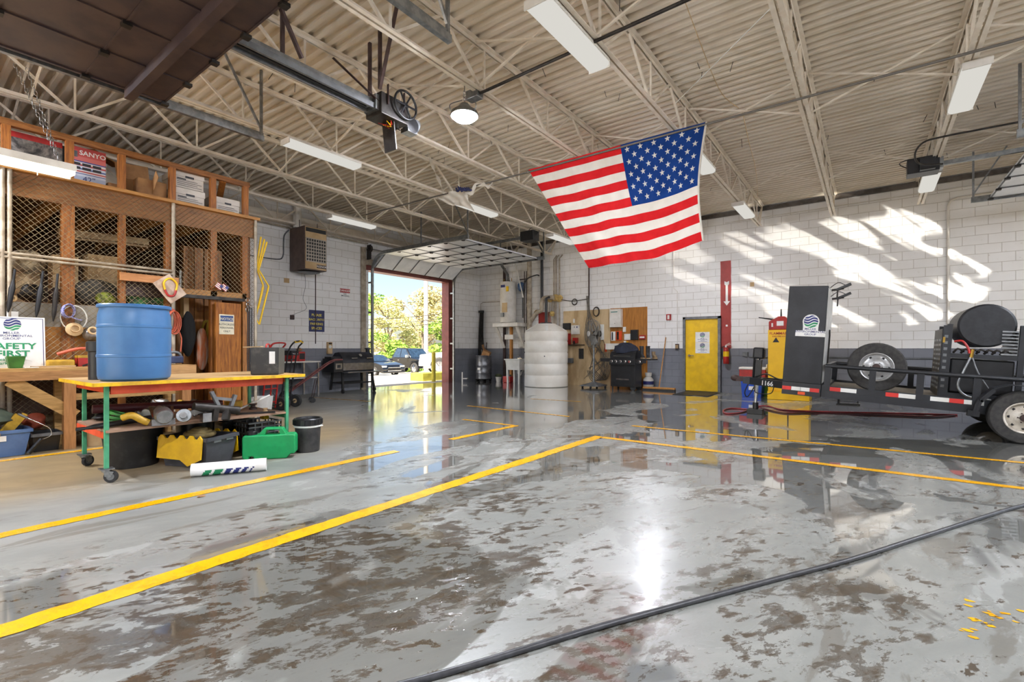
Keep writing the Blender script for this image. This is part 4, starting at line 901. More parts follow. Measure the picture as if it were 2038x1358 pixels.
# hand trucks
def hand_truck(label, loc, rz, tilt, m, H=1.35, four=False, grip=None):
    t = thing('hand_truck', label, 'hand truck', loc, rz, rx=0)
    c, s = math.cos(tilt), math.sin(tilt); f = lambda x, y, z: V((x, y*c+z*s, .13-y*s*0+z*c if False else .13+z*c-y*s))
    fr = MB()
    for x in (-.17, .17): fr.tube([f(x, 0, -.08), f(x, 0, H*.8), f(x*.95, .03, H*.92)], .016, 8)
    fr.tube(smooth_path([f(-.16, .03, H*.92), f(-.16, .10, H), f(0, .13, H*1.02), f(.16, .10, H), f(.16, .03, H*.92)], 5), .016, 8)
    for k in range(4): fr.tube([f(-.17, 0, .05+H*.22*k), f(.17, 0, .05+H*.22*k)], .012, 6)
    fr.tube([f(0, .01, 0), f(0, .01, H*.8)], .012, 6)
    if four: fr.tube([f(-.15, .03, H*.45), f(-.15, .28, H*.62), f(-.15, .03, H*.78)], .012, 6).tube([f(.15, .03, H*.45), f(.15, .28, H*.62), f(.15, .03, H*.78)], .012, 6)
    fr.build('frame', m, t, smooth=50)
    MB().bar(f(0, .0, -.08), f(0, -.22, -.08), .40, .012).build('toe_plate', M_dark, t)
    for x in (-.22, .22): MB().lathe([(.05, -.035), (.115, -.04), (.13, -.02), (.13, .02), (.115, .04), (.05, .035), (.05, -.035)], (x, .1, .13), (1, 0, 0), 20, cap=False).lathe([(.05, -.02), (.05, .02), (.0, .02)], (x, .1, .13), (1, 0, 0), 12, 1).build('wheel', [M_rubber, M_tan], t, smooth=40)
    MB().cyl((-.22, .1, .13), (.22, .1, .13), .012, 8).build('axle', M_dark, t)
    if grip: MB().tube([f(-.16, .10, H), f(0, .13, H*1.02), f(.16, .10, H)], .022, 8).build('grip', grip, t, smooth=50)
    if four:
        for x in (-.15, .15): MB().cyl(f(x-.02, .28, H*.62)*1, f(x+.02, .28, H*.62), .01, 6).build('stub_axle', M_dark, t)
    return t
ht = hand_truck('red hand truck tipped back, wheels beside the green table leg', (-10.55, 5.52, 0), -.40, .92, mat('worn_red', '#7b3b36', .5, c2='#5a2f2b', scale=8), 1.5)
# rear support and small swivel wheel of the reclined truck
MB().cyl((-.02, .62, .055), (.02, .62, .055), .055, 14).cyl((.26, .62, .055), (.30, .62, .055), .055, 14).build('small_wheel', M_rubber, ht, smooth=40); MB().tube([(0, .62, .06), (-.14, .72, .5)], .01, 6).tube([(.28, .62, .06), (.14, .72, .5)], .01, 6).build('rear_leg', M_rust, ht)
hand_truck('red upright hand truck near the cage corner behind the table', (-9.3, 4.62, 0), -1.2, .12, M_red, 1.2)
hand_truck('black hand truck with yellow arm, standing behind the black can', (-9.6, 5.1, 0), -1.0, .15, M_black, 1.25, grip=M_yellow)
solo('plastic_tub', MB().lathe([(.16, 0), (.2, .35), (.19, .35), (.15, .02), (0, .02)], (-8.82, 4.26, 0), n=4), M_pvc, 'whitish square tub on the floor by the cage corner', 'tub')
# ================================================================ OUTSIDE, WEST OF THE DOORWAY
def asph():
    m = bpy.data.materials.new('asphalt'); n = NT(m); o = n.obj()
    a = n.noise(o, .5, 5); b = n.noise(o, 30, 4)
    col = n.mix(n.step(a, .3, .7), srgb('#a8a193'), srgb('#948d80')); col = n.mix(n.math('MULTIPLY', n.step(b, .55, .7), .4), col, srgb('#6e6961'))
    n.out(col, .85); return m
gz = lambda d: -.004-max(0.0, d-3.0)*.052 if d < 60 else -.004-57*.052
def gf(u, v):
    x = XW-.32-120*u**1.6; return V((x, -70+190*v, gz(XW-.32-x)))
mb = MB().grid(gf, 40, 20)
mb.box(XE+.32, XE+60, -60, 60, -.3, -.01).box(XW-.3, XE+.32, -60, YS-.32, -.3, -.01)
struct('ground', mb, asph())
def out(px, d): # position outdoors on the sloping ground at a photo column and depth
    q = P(px, 694, d=d); return V((q.x, q.y, gz(XW-.32-q.x)))
t = thing('bollard', 'yellow steel post before the low yellow wall outside', 'bollard', P(863, 757, x=-12.95)*1)
t.location.z = 0; MW[t.name] = Matrix.Translation(t.location)
MB().cyl((0, 0, -.02), (0, 0, 1.05), .075, 16).lathe([(.075, 1.05), (.05, 1.10), (0, 1.115)], n=16).build('post', mat('bollard_yellow', '#b5a62a', .5, c2='#9c8e22'), t, smooth=40)
c = P(867, 755, x=-13.6)
solo('low_wall', MB().box(-14.0, -13.3, c.y-.95, c.y+2.5, -.05, .30), mat('yellow_block', '#a7a03a', .6, c2='#8d872f', scale=4), 'low yellow concrete wall behind the post outside the doorway', 'barrier', bevel=.02)
# vehicles
M_glass = mat('dark_glass', '#27384a', .06, c2='#1c2a38', spec=.8)
M_tire = mat('tire', '#2a2928', .8, c2='#3c3a37', scale=20)
M_cargrey = mat('car_trim', '#c9ccd0', .2, .9)
def car(label, loc, rz, body, L=4.8, Wd=1.8, H=1.45, pickup=False, name='car', simple=False):
    t = thing(name, label, 'truck' if pickup else 'car', loc, rz)
    hw = Wd/2; k = 1.0 if not pickup else 1.28
    if pickup:   # heading +x; profile from nose
        prof = [(2.75, .45), (2.8, .75), (2.72, 1.02), (1.5, 1.16), (1.42, 1.2), (-.9, 1.18), (-.92, 1.14), (-2.75, 1.12), (-2.8, .6), (-2.7, .45)]
        cab = [(1.35, 1.17), (.65, 1.88), (-.55, 1.93), (-.98, 1.17)]
    else:
        prof = [(2.35, .25), (2.42, .5), (2.25, .76), (1.35, .95), (.9, .98), (-1.5, 1.02), (-2.3, 1.0), (-2.42, .7), (-2.35, .28)]
        cab = [(1.15, .95), (.35, 1.38), (-.7, 1.43), (-1.9, 1.0)]
    wr = .42 if pickup else .33; wxs = (1.75, -1.75) if pickup else (1.45, -1.45)
    def arch(x0): return [(x0+(wr*1.12)*math.cos(a), max(.0, wr+(wr*1.12)*math.sin(a))) for a in [i*PI/8 for i in range(9)]]
    zb = prof[0][1]
    low = [(prof[-1][0], zb)]
    for x0 in sorted(wxs):
        low += [(x, max(zb, z)) for x, z in reversed(arch(x0))]
    low += [(prof[0][0], zb)]
    outl = low+prof[1:-1]
    # body: side panels drawn in a little towards the top
    mb = MB(); n = len(outl); wfn = lambda z: hw*(1-.05*max(0, (z-.7)))
    vs = [(x, -wfn(z), z) for x, z in outl]+[(x, wfn(z), z) for x, z in outl]
    mb._add(vs, [tuple(range(n)), tuple(reversed(range(n, 2*n)))]+[((i+1) % n, i, n+i, n+(i+1) % n) for i in range(n)])
    mb.build('body', body, t, smooth=35, bevel=.03)
    h2 = hw*.93; h3 = hw*.76; n = len(cab)
    w = lambda z: h2+(h3-h2)*min(1, max(0, (z-cab[0][1])/(cab[2][1]-cab[0][1])))
    mb = MB(); mb._add([(x, -w(z), z) for x, z in cab]+[(x, w(z), z) for x, z in cab], [tuple(range(n)), tuple(reversed(range(n, 2*n)))]+[((i+1) % n, i, n+i, n+(i+1) % n) for i in range(n)])
    mb.build('cab', body, t, smooth=30, bevel=.05)
    gl = MB(); L2 = lambda p, q, f: (p[0]+(q[0]-p[0])*f, p[1]+(q[1]-p[1])*f)
    a, b, c2, d2 = cab
    def quad(pts, y, s): gl.poly([(x, s*(w(z)+.012), z) for x, z in pts])
    m1 = (.02+(.1 if pickup else 0)); zlo = cab[0][1]+.06; zhi = cab[1][1]-.06
    fx = lambda z, p, q: p[0]+(q[0]-p[0])*(z-p[1])/(q[1]-p[1])
    for s in (-1, 1):
        quad([(fx(zlo, a, b)-.12, zlo), (fx(zhi, a, b)-.10, zhi), (m1+.02, zhi+.02), (m1+.02, zlo)], 0, s)
        quad([(m1-.06, zlo), (m1-.06, zhi+.02), (fx(zhi, d2, c2)+.12, zhi+.02), (fx(zlo, d2, c2)+.2, zlo)], 0, s)
    for p, q, sg in ((a, b, 1), (d2, c2, -1)):
        e = .014
        gl.poly([(fx(z, p, q)+sg*.02, y*(w(z)-.06), z+e) for z, y in ((zlo-.03, -1), (zlo-.03, 1), (zhi+.03, 1), (zhi+.03, -1))])
    gl.build('windows', M_glass, t)
    fxn = prof[1][0]
    MB().box(fxn-.08, fxn+.012, -hw*.55, hw*.55, prof[1][1]-.16 if not pickup else .72, prof[1][1]+.08 if not pickup else 1.0).build('grille', M_dark if not pickup else M_black, t, bevel=.02)
    MB().box(fxn-.2, fxn+.03, -hw*.98, hw*.98, zb-.02, zb+.10 if not pickup else .68).build('bumper', M_cargrey if pickup else body, t, bevel=.03)
    if not pickup: MB().box(fxn-.02, fxn+.035, -hw*.6, hw*.6, .36, .40).box(fxn-.02, fxn+.02, -hw*.55, hw*.55, .57, .6).build('chrome_strip', M_chrome, t)
    for s in (-1, 1):
        zl = .66 if not pickup else .85
        MB().box(fxn-.30, fxn-.03, s*hw*.62, s*hw*.985, zl-.06 if not pickup else .74, zl+.05 if not pickup else 1.0).build('headlight', M_paper, t, bevel=.03)
        MB().box(.72 if not pickup else 1.0, .9 if not pickup else 1.22, s*hw*1.0, s*(hw*1.0+.2), 1.0 if not pickup else 1.2, 1.12 if not pickup else 1.42).build('mirror', M_cargrey if pickup else body, t, bevel=.03)
        if not simple: MB().box(-.1, .08, s*hw*.99, s*(hw+.02), .86 if not pickup else 1.0, .89 if not pickup else 1.04).build('door_handle', M_chrome, t)
    for x0 in wxs:
        for s in (-1, 1):
            y = s*(hw-.11)
            wh = MB().lathe([(wr*.62, -.11), (wr*.95, -.11), (wr, -.07), (wr, .07), (wr*.95, .11), (wr*.62, .11)], (x0, y, wr), (0, 1, 0), 24, cap=False).build('wheel', M_tire, t, smooth=40)
            r = MB().lathe([(wr*.62, -.09), (wr*.62, .09)], (x0, y, wr), (0, 1, 0), 20)
            for i in range(7):
                a2 = 2*PI*i/7; r.bar((x0, y+s*.09, wr), (x0+wr*.6*math.cos(a2), y+s*.085, wr+wr*.6*math.sin(a2)), .02, .07, (0, 1, 0))
            r.build('rim', M_chrome, wh)
    return t
M_carblk = mat('black_car_paint', '#15171c', .08, .0, c2='#101216', **{'Coat Weight': .6})
M_carwht = mat('white_car_paint', '#e8eaee', .2)
M_carblu = mat('blue_car_paint', '#2a4a78', .15)
M_carsil = mat('silver_car_paint', '#a7adb5', .25, .5)
sd = out(752, 33); car('black sedan parked outside, nose to the doorway, left of the pickup', sd+V((-.2, -.35, 0)), -.02, M_carblk)
pk = out(806, 36); car('big black crew cab pickup truck parked outside beyond the sedan', pk+V((-.2, .6, 0)), -.05, M_carblk, 5.9, 2.0, 1.95, True, 'pickup_truck')
wt = out(897, 25); car('white pickup truck outside, half hidden by the brown door jamb', wt+V((1.0, .9, 0)), PI+.55, M_carwht, 5.9, 2.0, 1.95, True, 'pickup_truck')
for px, d, m, lb in ((733, 56, M_carsil, 'silver car in the far row outside, leftmost in the doorway'), (748, 74, M_carblk, 'dark car in the far row outside, behind the sedan roof'), (774, 69, M_carblu, 'blue car in the far row outside, just left of the pickup cab'), (842, 52, M_carblu, 'blue car in the far row outside, right of the pickup cab'), (872, 70, M_carblk, 'dark car in the far row outside, right of the yellow post'), (900, 54, M_carwht, 'white car in the far row outside, beside the brown jamb')):
    car(lb, out(px, d), .3, m, simple=True)
# utility pole, wires and a pale house
q = out(848, 43)
t = thing('utility_pole', 'pale wooden utility pole outside, right of the pickup', 'pole', q)
MB().cyl((0, 0, 0), (0, 0, 11), .20, 12).build('post', mat('pale_pole', '#c9bfb2', .8), t, smooth=40); MB().box(-.06, .06, -1.1, 1.1, 9.6, 9.75).build('crossarm', M_beam, t)
a = q+V((.24, -.32, 4.2))
for k, dz in enumerate((0, .35, .8)):
    solo('overhead_wire', MB().tube(smooth_path([out(640, 44)+V((0, 0, 4.1+dz)), a+V((0, 0, dz)), out(960, 42)+V((0, 0, 4.9+dz))], 6), .025, 4), M_dark, ('lowest of the three wires crossing the trees outside', 'middle of the three wires crossing the trees outside', 'top one of the three wires crossing the trees outside')[k], 'wire')
h = out(806, 80)
t = thing('house', 'pale house with grey roof among the trees outside', 'house', h)
MB().box(-3, 3, -5, 5, 0, 3.2).build('wall', M_carwht, t); MB().prism([(-5.3, 3.2), (5.3, 3.2), (0, 5.4)], lambda u, v, w: (-3.3+w, u, v), 6.6).build('roof', M_grey, t)
for y in (-3, 0, 3): MB().box(3, 3.03, y-.5, y+.5, 1.1, 2.4).build('window', M_glass, t)
# trees
def leafmat(name, c1, c2, c3):
    m = bpy.data.materials.new(name); n = NT(m); o = n.obj()
    a = n.noise(o, .8, 3); b = n.noise(o, 6, 2)
    col = n.mix(n.step(a, .35, .65), srgb(c1), srgb(c2)); col = n.mix(n.math('MULTIPLY', n.step(b, .5, .6), .6), col, srgb(c3))
    n.out(col, .6, 0, None, .3); return m
M_leafa = leafmat('autumn_leaves', '#a9b068', '#d6cc92', '#ece4bc'); M_leafb = leafmat('green_leaves', '#5c8a33', '#8aa83f', '#c6cf6a'); M_leafc = leafmat('oak_leaves', '#a8a368', '#d3c292', '#6a6d40')
M_bark = mat('bark', '#8a7d6c', .9, c2='#5e5347', scale=8, stretch=(3, 3, .6))
def leaf_mass(seed, lobes, n, size):
    rnd = random.Random(seed); mb = MB()
    for i in range(n):
        c, r = lobes[rnd.randrange(len(lobes))]
        while True:
            q = V((rnd.uniform(-1, 1), rnd.uniform(-1, 1), rnd.uniform(-1, 1)))
            if .25 < q.length < 1: break
        p = V(c)+V((q.x*r[0], q.y*r[1], q.z*r[2])); a = V((rnd.gauss(0, 1), rnd.gauss(0, 1), rnd.gauss(0, .7))).normalized(); _, s, u = basis(a)
        h = size*rnd.uniform(.6, 1.3); mb._add([p-s*h, p-u*h*.5, p+s*h, p+u*h*.5], [(0, 1, 2, 3)])
    return mb
def tree(label, base, H, spread, m, seed, n=3800, size=.17, trunk=.22, kind='tree', low=.3):
    t = thing(kind, label, 'tree' if kind == 'tree' else 'shrub', base); rnd = random.Random(seed); lobes = []
    bt = MB(); top = V((0, 0, H*.8))
    if trunk: bt.tube(smooth_path([(0, 0, 0), (.1, .05, H*.3), (-.1, .1, H*.55), top], 4), [trunk*(1-.8*i/12) for i in range(13)], 8)
    for k in range(11):
        a = rnd.uniform(0, 6.28); z = H*rnd.uniform(low, .92); r = spread*rnd.uniform(.25, .85)*(1.1-.5*abs(z/H-.55))
        c = V((r*math.cos(a), r*math.sin(a), z)); s = spread*rnd.uniform(.26, .42); lobes.append((c, (s, s, s*.62)))
        if trunk: bt.tube([(0, 0, max(H*.2, z-spread*.5)), c*.6+V((0, 0, z*.4-.1)), c], [trunk*.4, trunk*.25, .03], 5)
    lobes.append((top, (spread*.4, spread*.4, H*.14)))
    if trunk: bt.build('trunk', M_bark, t, smooth=60)
    leaf_mass(seed, lobes, n, size).build('foliage', m, t); return t
tree('tall tree with yellowing leaves outside, left half of the doorway', out(772, 54), 9.2, 3.7, M_leafa, 3, 5200)
tree('large brownish oak outside, filling the right half of the doorway', out(840, 63), 11.4, 4.8, M_leafc, 8, 7200, .18)
tree('thin leafed tree at the left edge of the garage doorway', out(722, 48), 8.6, 2.2, M_leafb, 5, 1500, .15)
tree('green tree outside at the right, above the parked white truck', out(888, 51), 6.6, 2.8, M_leafb, 12, 3800)
tree('low bright green tree outside below the tall yellowing one', out(732, 64), 6.4, 3.8, M_leafa, 21, 4200)
tree('dark green round bush outside, above the sedan', out(790, 47), 2.9, 2.6, M_leafb, 31, 3200, .17, 0, 'bush', .12)
tree('dark tree with low crown outside, right of the pale house', out(822, 74), 5.8, 2.8, M_leafb, 41, 3600)
tree('far yellowing tree outside, between oak and tall tree', out(806, 86), 10.4, 4.4, M_leafa, 51, 4600, .2)
# ================================================================ CAGED STORE ON THE LEFT
C = -8.4
pc = lambda px, py, x=C: P(px, py, x=x)
cage = thing('storage_cage', 'wooden store with chain link front, upper deck and open doorway at left', 'storage cage', (C, 1.5, 0))
def cpart(name, mb, m, **kw): return mb.build(name, m, cage, world=True, **kw)
M_mesh = mat('chain_link_wire', '#9a8a6a', .5, .5, c2='#7b6c52', scale=6)
def chain(y0, y1, z0, z1, x=C+.012, s=.0707):
    mb = MB(); W_, H_ = y1-y0, z1-z0; r = .0026
    k = int((W_+H_)/s)+1
    for i in range(k):
        for sg in (1, -1):
            o = i*s-(H_ if sg == 1 else 0)    # y intercept at z0
            a, b = (o, 0.0), (o+sg*H_, H_)
            def clip(p, q):
                (pa, pz), (qa, qz) = p, q; t0, t1 = 0.0, 1.0; dy = qa-pa
                if abs(dy) < 1e-9: return None
                for lim, sgn in ((0, 1), (W_, -1)):
                    t = (lim-pa)/dy
                    if sgn*dy > 0: t0 = max(t0, t)
                    else: t1 = min(t1, t)
                if t1-t0 < 1e-3: return None
                return ((pa+dy*t0, pz+(qz-pz)*t0), (pa+dy*t1, pz+(qz-pz)*t1))
            c = clip(a, b)
            if c: mb.tube([(x+sg*.002, y0+c[0][0], z0+c[0][1]), (x+sg*.002, y0+c[1][0], z0+c[1][1])], r, 3, caps=False)
    return cpart('chain_link_panel', mb, M_mesh)
yA, yB, yE = .99, 2.73, 3.93
chain(yA, yB, 2.40, 3.38); chain(yA, yB, 1.02, 2.36); chain(yB, yE, 2.02, 3.38); chain(3.75, yE, .02, 2.02); chain(-1.2, yA-.05, 1.02, 3.38); chain(-1.2, yB, .02, .94, C-.25)
for y in (yA-.03, yA+.03, yB, yE): cpart('pipe_post', MB().cyl((C+.03, y, 0), (C+.03, y, 3.40), .024, 10), M_grime, smooth=50)
for z in (2.38, 2.33): cpart('pipe_rail', MB().cyl((C+.035, -1.2, z), (C+.035, yB, z), .018, 8), M_grime, smooth=50)
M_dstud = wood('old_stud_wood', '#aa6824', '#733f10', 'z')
for y, wd in ((1.56, .13), (2.13, .075), (2.68, .075), (3.30, .09), (3.78, .09), (.93, .10), (.35, .09)):
    cpart('stud', MB().box(C-.10, C-.01, y-wd/2, y+wd/2, 0, 3.1), M_dstud)
cpart('header_beam', MB().box(C-.06, C-.005, -1.6, yE+.02, 3.10, 3.40), wood('rough_board', '#94622f', '#6f4419', 'y'))
cpart('deck_edge', MB().box(C-.10, C+.07, -1.6, yE+.06, 3.40, 3.445), M_beam)
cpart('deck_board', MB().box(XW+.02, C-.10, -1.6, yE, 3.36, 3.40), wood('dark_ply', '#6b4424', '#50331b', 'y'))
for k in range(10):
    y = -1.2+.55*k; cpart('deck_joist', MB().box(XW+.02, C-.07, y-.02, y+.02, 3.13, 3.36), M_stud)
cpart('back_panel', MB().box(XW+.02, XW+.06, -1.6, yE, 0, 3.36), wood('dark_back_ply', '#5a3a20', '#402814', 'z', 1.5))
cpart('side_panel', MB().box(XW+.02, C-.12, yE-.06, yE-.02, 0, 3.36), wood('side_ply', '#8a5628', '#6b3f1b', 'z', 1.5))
cpart('near_panel', MB().box(XW+.02, C-.1, -1.6, -1.55, 0, 3.4), M_dstud)
# upper railing with studs
for y in (1.0, 1.58, 2.13, 2.74, 3.30, 3.80): cpart('rail_stud', MB().box(C-.10, C-.02, y-.04, y+.04, 3.445, 3.95), M_dstud)
cpart('top_rail', MB().box(C-.10, C-.02, -1.5, 3.86, 3.95, 4.03), wood('rail_wood', '#96602a', '#6a3c12', 'y'))
cpart('rail_brace', MB().bar((C-.06, 3.45, 3.95), (C-.5, 3.58, 3.8), .09, .04), M_dstud)
cpart('lintel', MB().box(C-.10, C-.01, 2.62, 3.80, 2.05, 2.14), M_beam); cpart('lintel_angle', MB().box(C-.005, C+.06, 2.84, 3.74, 2.0, 2.05), M_dark)
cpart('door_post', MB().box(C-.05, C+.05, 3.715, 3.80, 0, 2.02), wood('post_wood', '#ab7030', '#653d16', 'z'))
cpart('cross_board', MB().box(C+.05, C+.09, 2.08, 2.78, 2.17, 2.28), wood('cross_board', '#c98d57', '#a9703c', 'y'))
cpart('shelf_board', MB().box(-9.2, C-.12, -1.3, 2.6, 1.78, 1.81), M_dstud); pass
cpart('pegboard', MB().box(C-.05, C-.03, 1.20, 2.3, 1.0, 1.50), mat('pegboard', '#b57a2e', .7, c2='#966020', scale=3)); cpart('lower_panel', MB().box(C-.05, C-.035, .3, 2.3, 1.50, 1.80), mat('grey_panel', '#9d968a', .7, c2='#857e72', scale=3))
# planks behind the doorway
for k, (y, w_) in enumerate(((2.92, .13), (3.07, .15), (3.23, .13), (3.38, .14), (3.53, .12))):
    cpart('partition_plank', MB().box(C-.62, C-.58, y-.0, y+w_, 0, 2.9 if k else 2.2), wood('plank_%d' % k, '#9a6426', '#6c4016', 'z'))
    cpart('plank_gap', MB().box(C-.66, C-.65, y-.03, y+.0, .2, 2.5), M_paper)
# wooden door, ajar
dl = thing('plank_door', 'varnished plank door with a notice, standing ajar in the cage doorway', 'door', (C+.01, 3.70, .03), math.radians(9))
M_vd = wood('varnished_plank', '#ad6c24', '#733f0e', 'z')
for k in range(5): MB().box(-.02, .02, -.42+.083*k, -.42+.083*k+.081, 0, 1.93).build('plank', M_vd, dl)
mb = MB().box(.021, .026, -.37, -.13, 1.42, 1.74).box(.026, .028, -.355, -.145, 1.63, 1.72, 1)
letter(mb, 'NOTICE', (.0285, -.25, 1.648), UY, UZ, .058, 0); 
for i, tx in enumerate(('AUTHORIZED', 'PERSONNEL', 'ONLY')): letter(mb, tx, (.0265, -.25, 1.565-.055*i), UY, UZ, .042, 2)
ns = mb.build('notice_sign', [mat('old_sign', '#e2d9bd', .6), mat('notice_blue', '#2f4d86', .5), M_ink]); tag(ns, 'cream and blue notice sign fixed to the plank door', 'sign'); ns.parent = None; ns.matrix_world = MW[dl.name].copy()
# posters, cartons and boxes on the deck
def carton(name, label, cat, y0, y1, z0, z1, dep, m, x1=C-.14, rz=0, lid=None, open_=False):
    t = thing(name, label, cat, (x1-dep/2, (y0+y1)/2, z0), rz); a, b, h = dep/2, (y1-y0)/2, z1-z0
    MB().box(-a, a, -b, b, 0, h).build('body', m, t, bevel=.004)
    if lid: MB().box(-a-.01, a+.01, -b-.01, b+.01, h-.09, h+.006).build('lid', m, t, bevel=.004)
    if open_:
        f = MB(); 
        for s in (-1, 1): f.bar((s*a, 0, h), (s*(a+.1), 0, h-.12), 2*b, .006, (0, 1, 0))
        f.bar((0, -b, h), (0, -b-.02, h+.22), 2*a, .006, (1, 0, 0)); f.build('flap', m, t)
    return t, a, b, h
M_bank = mat('white_carton', '#d9d2c8', .7, c2='#c8c0b4', scale=4)
for lb, z0, y0 in (('white file box with lid, upper of the two stacked on the deck', 3.72, 2.80), ('white file box with lid, lower of the two stacked on the deck', 3.446, 2.81)):
    t, a, b, h = carton('file_box', lb, 'box', y0, y0+.40, z0, z0+.26, .5, M_bank, lid=True)
    mb = MB().box(a+.011, a+.013, -.06, .06, h*.60, h*.72, 0)
    for k in range(4): mb.box(a+.011, a+.013, -.17, .17-.06*(k % 2), h*.10+.028*k, h*.10+.028*k+.006, 0)
    mb.box(a+.011, a+.013, -.17, -.05, h*.48, h*.54).build('print', M_ink, t)
t, a, b, h = carton('file_box', 'single white file box with lid at the right end of the deck', 'box', 3.38, 3.74, 3.446, 3.70, .45, M_bank, lid=True)
mb = MB().box(a+.011, a+.013, -.05, .05, h*.62, h*.74)
for k in range(4): mb.box(a+.011, a+.013, -.15, .15-.05*(k % 2), h*.10+.028*k, h*.10+.028*k+.006)
mb.build('print', M_ink, t)
t, a, b, h = carton('cardboard_box', 'tall white carton with red letters behind the single file box', 'box', 3.50, 3.77, 3.446, 3.84, .3, M_bank, x1=C-.62)
mb = MB().box(a, a+.002, -.11, .11, h-.08, h-.03).build('print', M_red, t); MB().box(a, a+.002, 0.02, .09, .12, .24).build('yellow_print', M_yellow, t)
carton('cardboard_box', 'open brown cardboard box with flaps on the deck', 'box', 2.34, 2.70, 3.446, 3.72, .4, M_card, open_=True)
carton('cardboard_sheet', 'brown cardboard standing beside the open box on the deck', 'cardboard', 2.18, 2.38, 3.446, 3.88, .05, M_card, x1=C-.35)
carton('cardboard_box', 'flat brown carton lying between the posters and the open box', 'box', 2.0, 2.12, 3.446, 3.55, .3, M_card)
solo('wood_offcut', MB().bar((C-.4, 1.85, 4.02), (C-.75, 2.25, 3.98), .14, .02), M_beam, 'triangular wood offcut lying on the deck rail under the joist', 'board')
# television carton and photograph poster
t = thing('television_carton', 'red and blue printed television carton behind the deck rail', 'box', (C-.22, 1.78, 3.446))
def grad(name, stops):
    m = bpy.data.materials.new(name); n = NT(m); sp = n.add('ShaderNodeSeparateXYZ', ins={'Vector': n.obj()})
    r = n.add('ShaderNodeValToRGB', ins={'Fac': n.math('DIVIDE', sp.outputs['Z'], .50)}); r.color_ramp.interpolation = 'CONSTANT'
    e = r.color_ramp.elements; e[0].position = 0; e[0].color = srgb(stops[0][1]); e[1].position = stops[1][0]; e[1].color = srgb(stops[1][1])
    for p, c in stops[2:]: k = e.new(p); k.color = srgb(c)
    n.out(r.outputs[0], .55); return m
Mtv = grad('carton_print', [(0, '#8f97ad'), (.08, '#a9b3c9'), (.22, '#c9cfdb'), (.28, '#3b4d92'), (.30, '#d9d4d4'), (.33, '#b8403c'), (.36, '#d9d4d4'), (.40, '#4661a0'), (.44, '#cfd3df'), (.5, '#b8403c'), (.54, '#d9d4d4'), (.60, '#3b4d92'), (.63, '#cc6a64'), (.75, '#c05048'), (.9, '#b1403a')])
MB().box(-.06, .06, -.20, .20, 0, .50).build('carton', Mtv, t)
mb = MB(); letter(mb, 'SANYO', (.061, .06, .40), UY, UZ, .085, bold=.02); mb.build('lettering', M_paper, t)
mb = MB(); letter(mb, '42"', (.061, .02, .045), UY, UZ, .10, bold=0); mb.build('size_number', M_navy, t)
mb = MB()
for i in range(2):
    for j in range(3): mb.box(.06, .062, -.16+.11*j, -.07+.11*j, .20+.055*i, .235+.055*i)
mb.build('icon_boxes', M_ink, t); MB().box(.06, .063, -.14, -.10, .36, .44).build('tape', M_grey, t)
t = thing('framed_poster', 'grey photographic poster with red top edge leaning behind the deck rail', 'poster', (C-.16, 1.28, 3.446))
m = bpy.data.materials.new('photo_print'); n = NT(m); o = n.obj(); a = n.noise(o, 5, 5, .6, 1.2); b = n.noise(o, 16, 4, .7, .5)
n.out(n.mix(n.step(n.math('ADD', n.math('MULTIPLY', a, .7), n.math('MULTIPLY', b, .4)), .42, .75), (.02, .019, .018, 1), (.32, .29, .26, 1)), .4)
MB().box(-.02, .0, -.25, .25, 0, .42).build('print', m, t); MB().box(-.03, .003, -.27, -.25, 0, .46).box(-.03, .003, .25, .27, 0, .46).build('frame', M_black, t); MB().box(-.02, .002, -.25, .25, .42, .49).build('top_band', M_red, t)
carton('television_carton', 'edge of a second printed carton at the far left of the deck', 'box', .55, .92, 3.446, 3.9, .12, Mtv, x1=C-.16)
# hanging lamp over the bench
t = thing('ceiling_chain_light', 'bright strip light on two chains hanging over the workbench', 'ceiling light', (-7.62, .80, 3.24))
MB().box(-.15, .15, -.66, .66, .10, .14).bar((-.15, -.66, .12), (-.08, -.66, .03), .02).box(-.15, -.14, -.66, .66, .03, .1).box(.14, .15, -.66, .66, .06, .1).build('housing', M_white, t)
MB().prism([(-.14, .098), (-.13, .05), (.13, .02), (.14, .098)], lambda u, v, w: (u, -.65+w, v), 1.30).build('lens', M_lensw, t)
MB().cyl((0, .35, .02), (0, .35, -.04), .004, 6).build('pull_cord', M_pvc, t)
ch = MB()
for s in (0, 1):
    a, b = V((0, .55, .14)), V((.05, .15+.10*s, 1.15)); k = 26
    for i in range(k):
        p = a+(b-a)*(i/k); ch.tube(ring(p, .014, (1, 0, 0) if i % 2 else (0, 1, 0), 8, .026), .003, 4, True)
ch.build('chain', M_steel, t)
# dead fixture inside
a, b = pc(115, 462, -9.6), pc(294, 483, -9.6)
solo('cage_ceiling_fixture', MB().bar(a, b, .12, .10).bar(a-V((0, 0, .07)), b-V((0, 0, .07)), .03, .03), M_tan, 'unlit strip fixture inside the caged store', 'ceiling light')
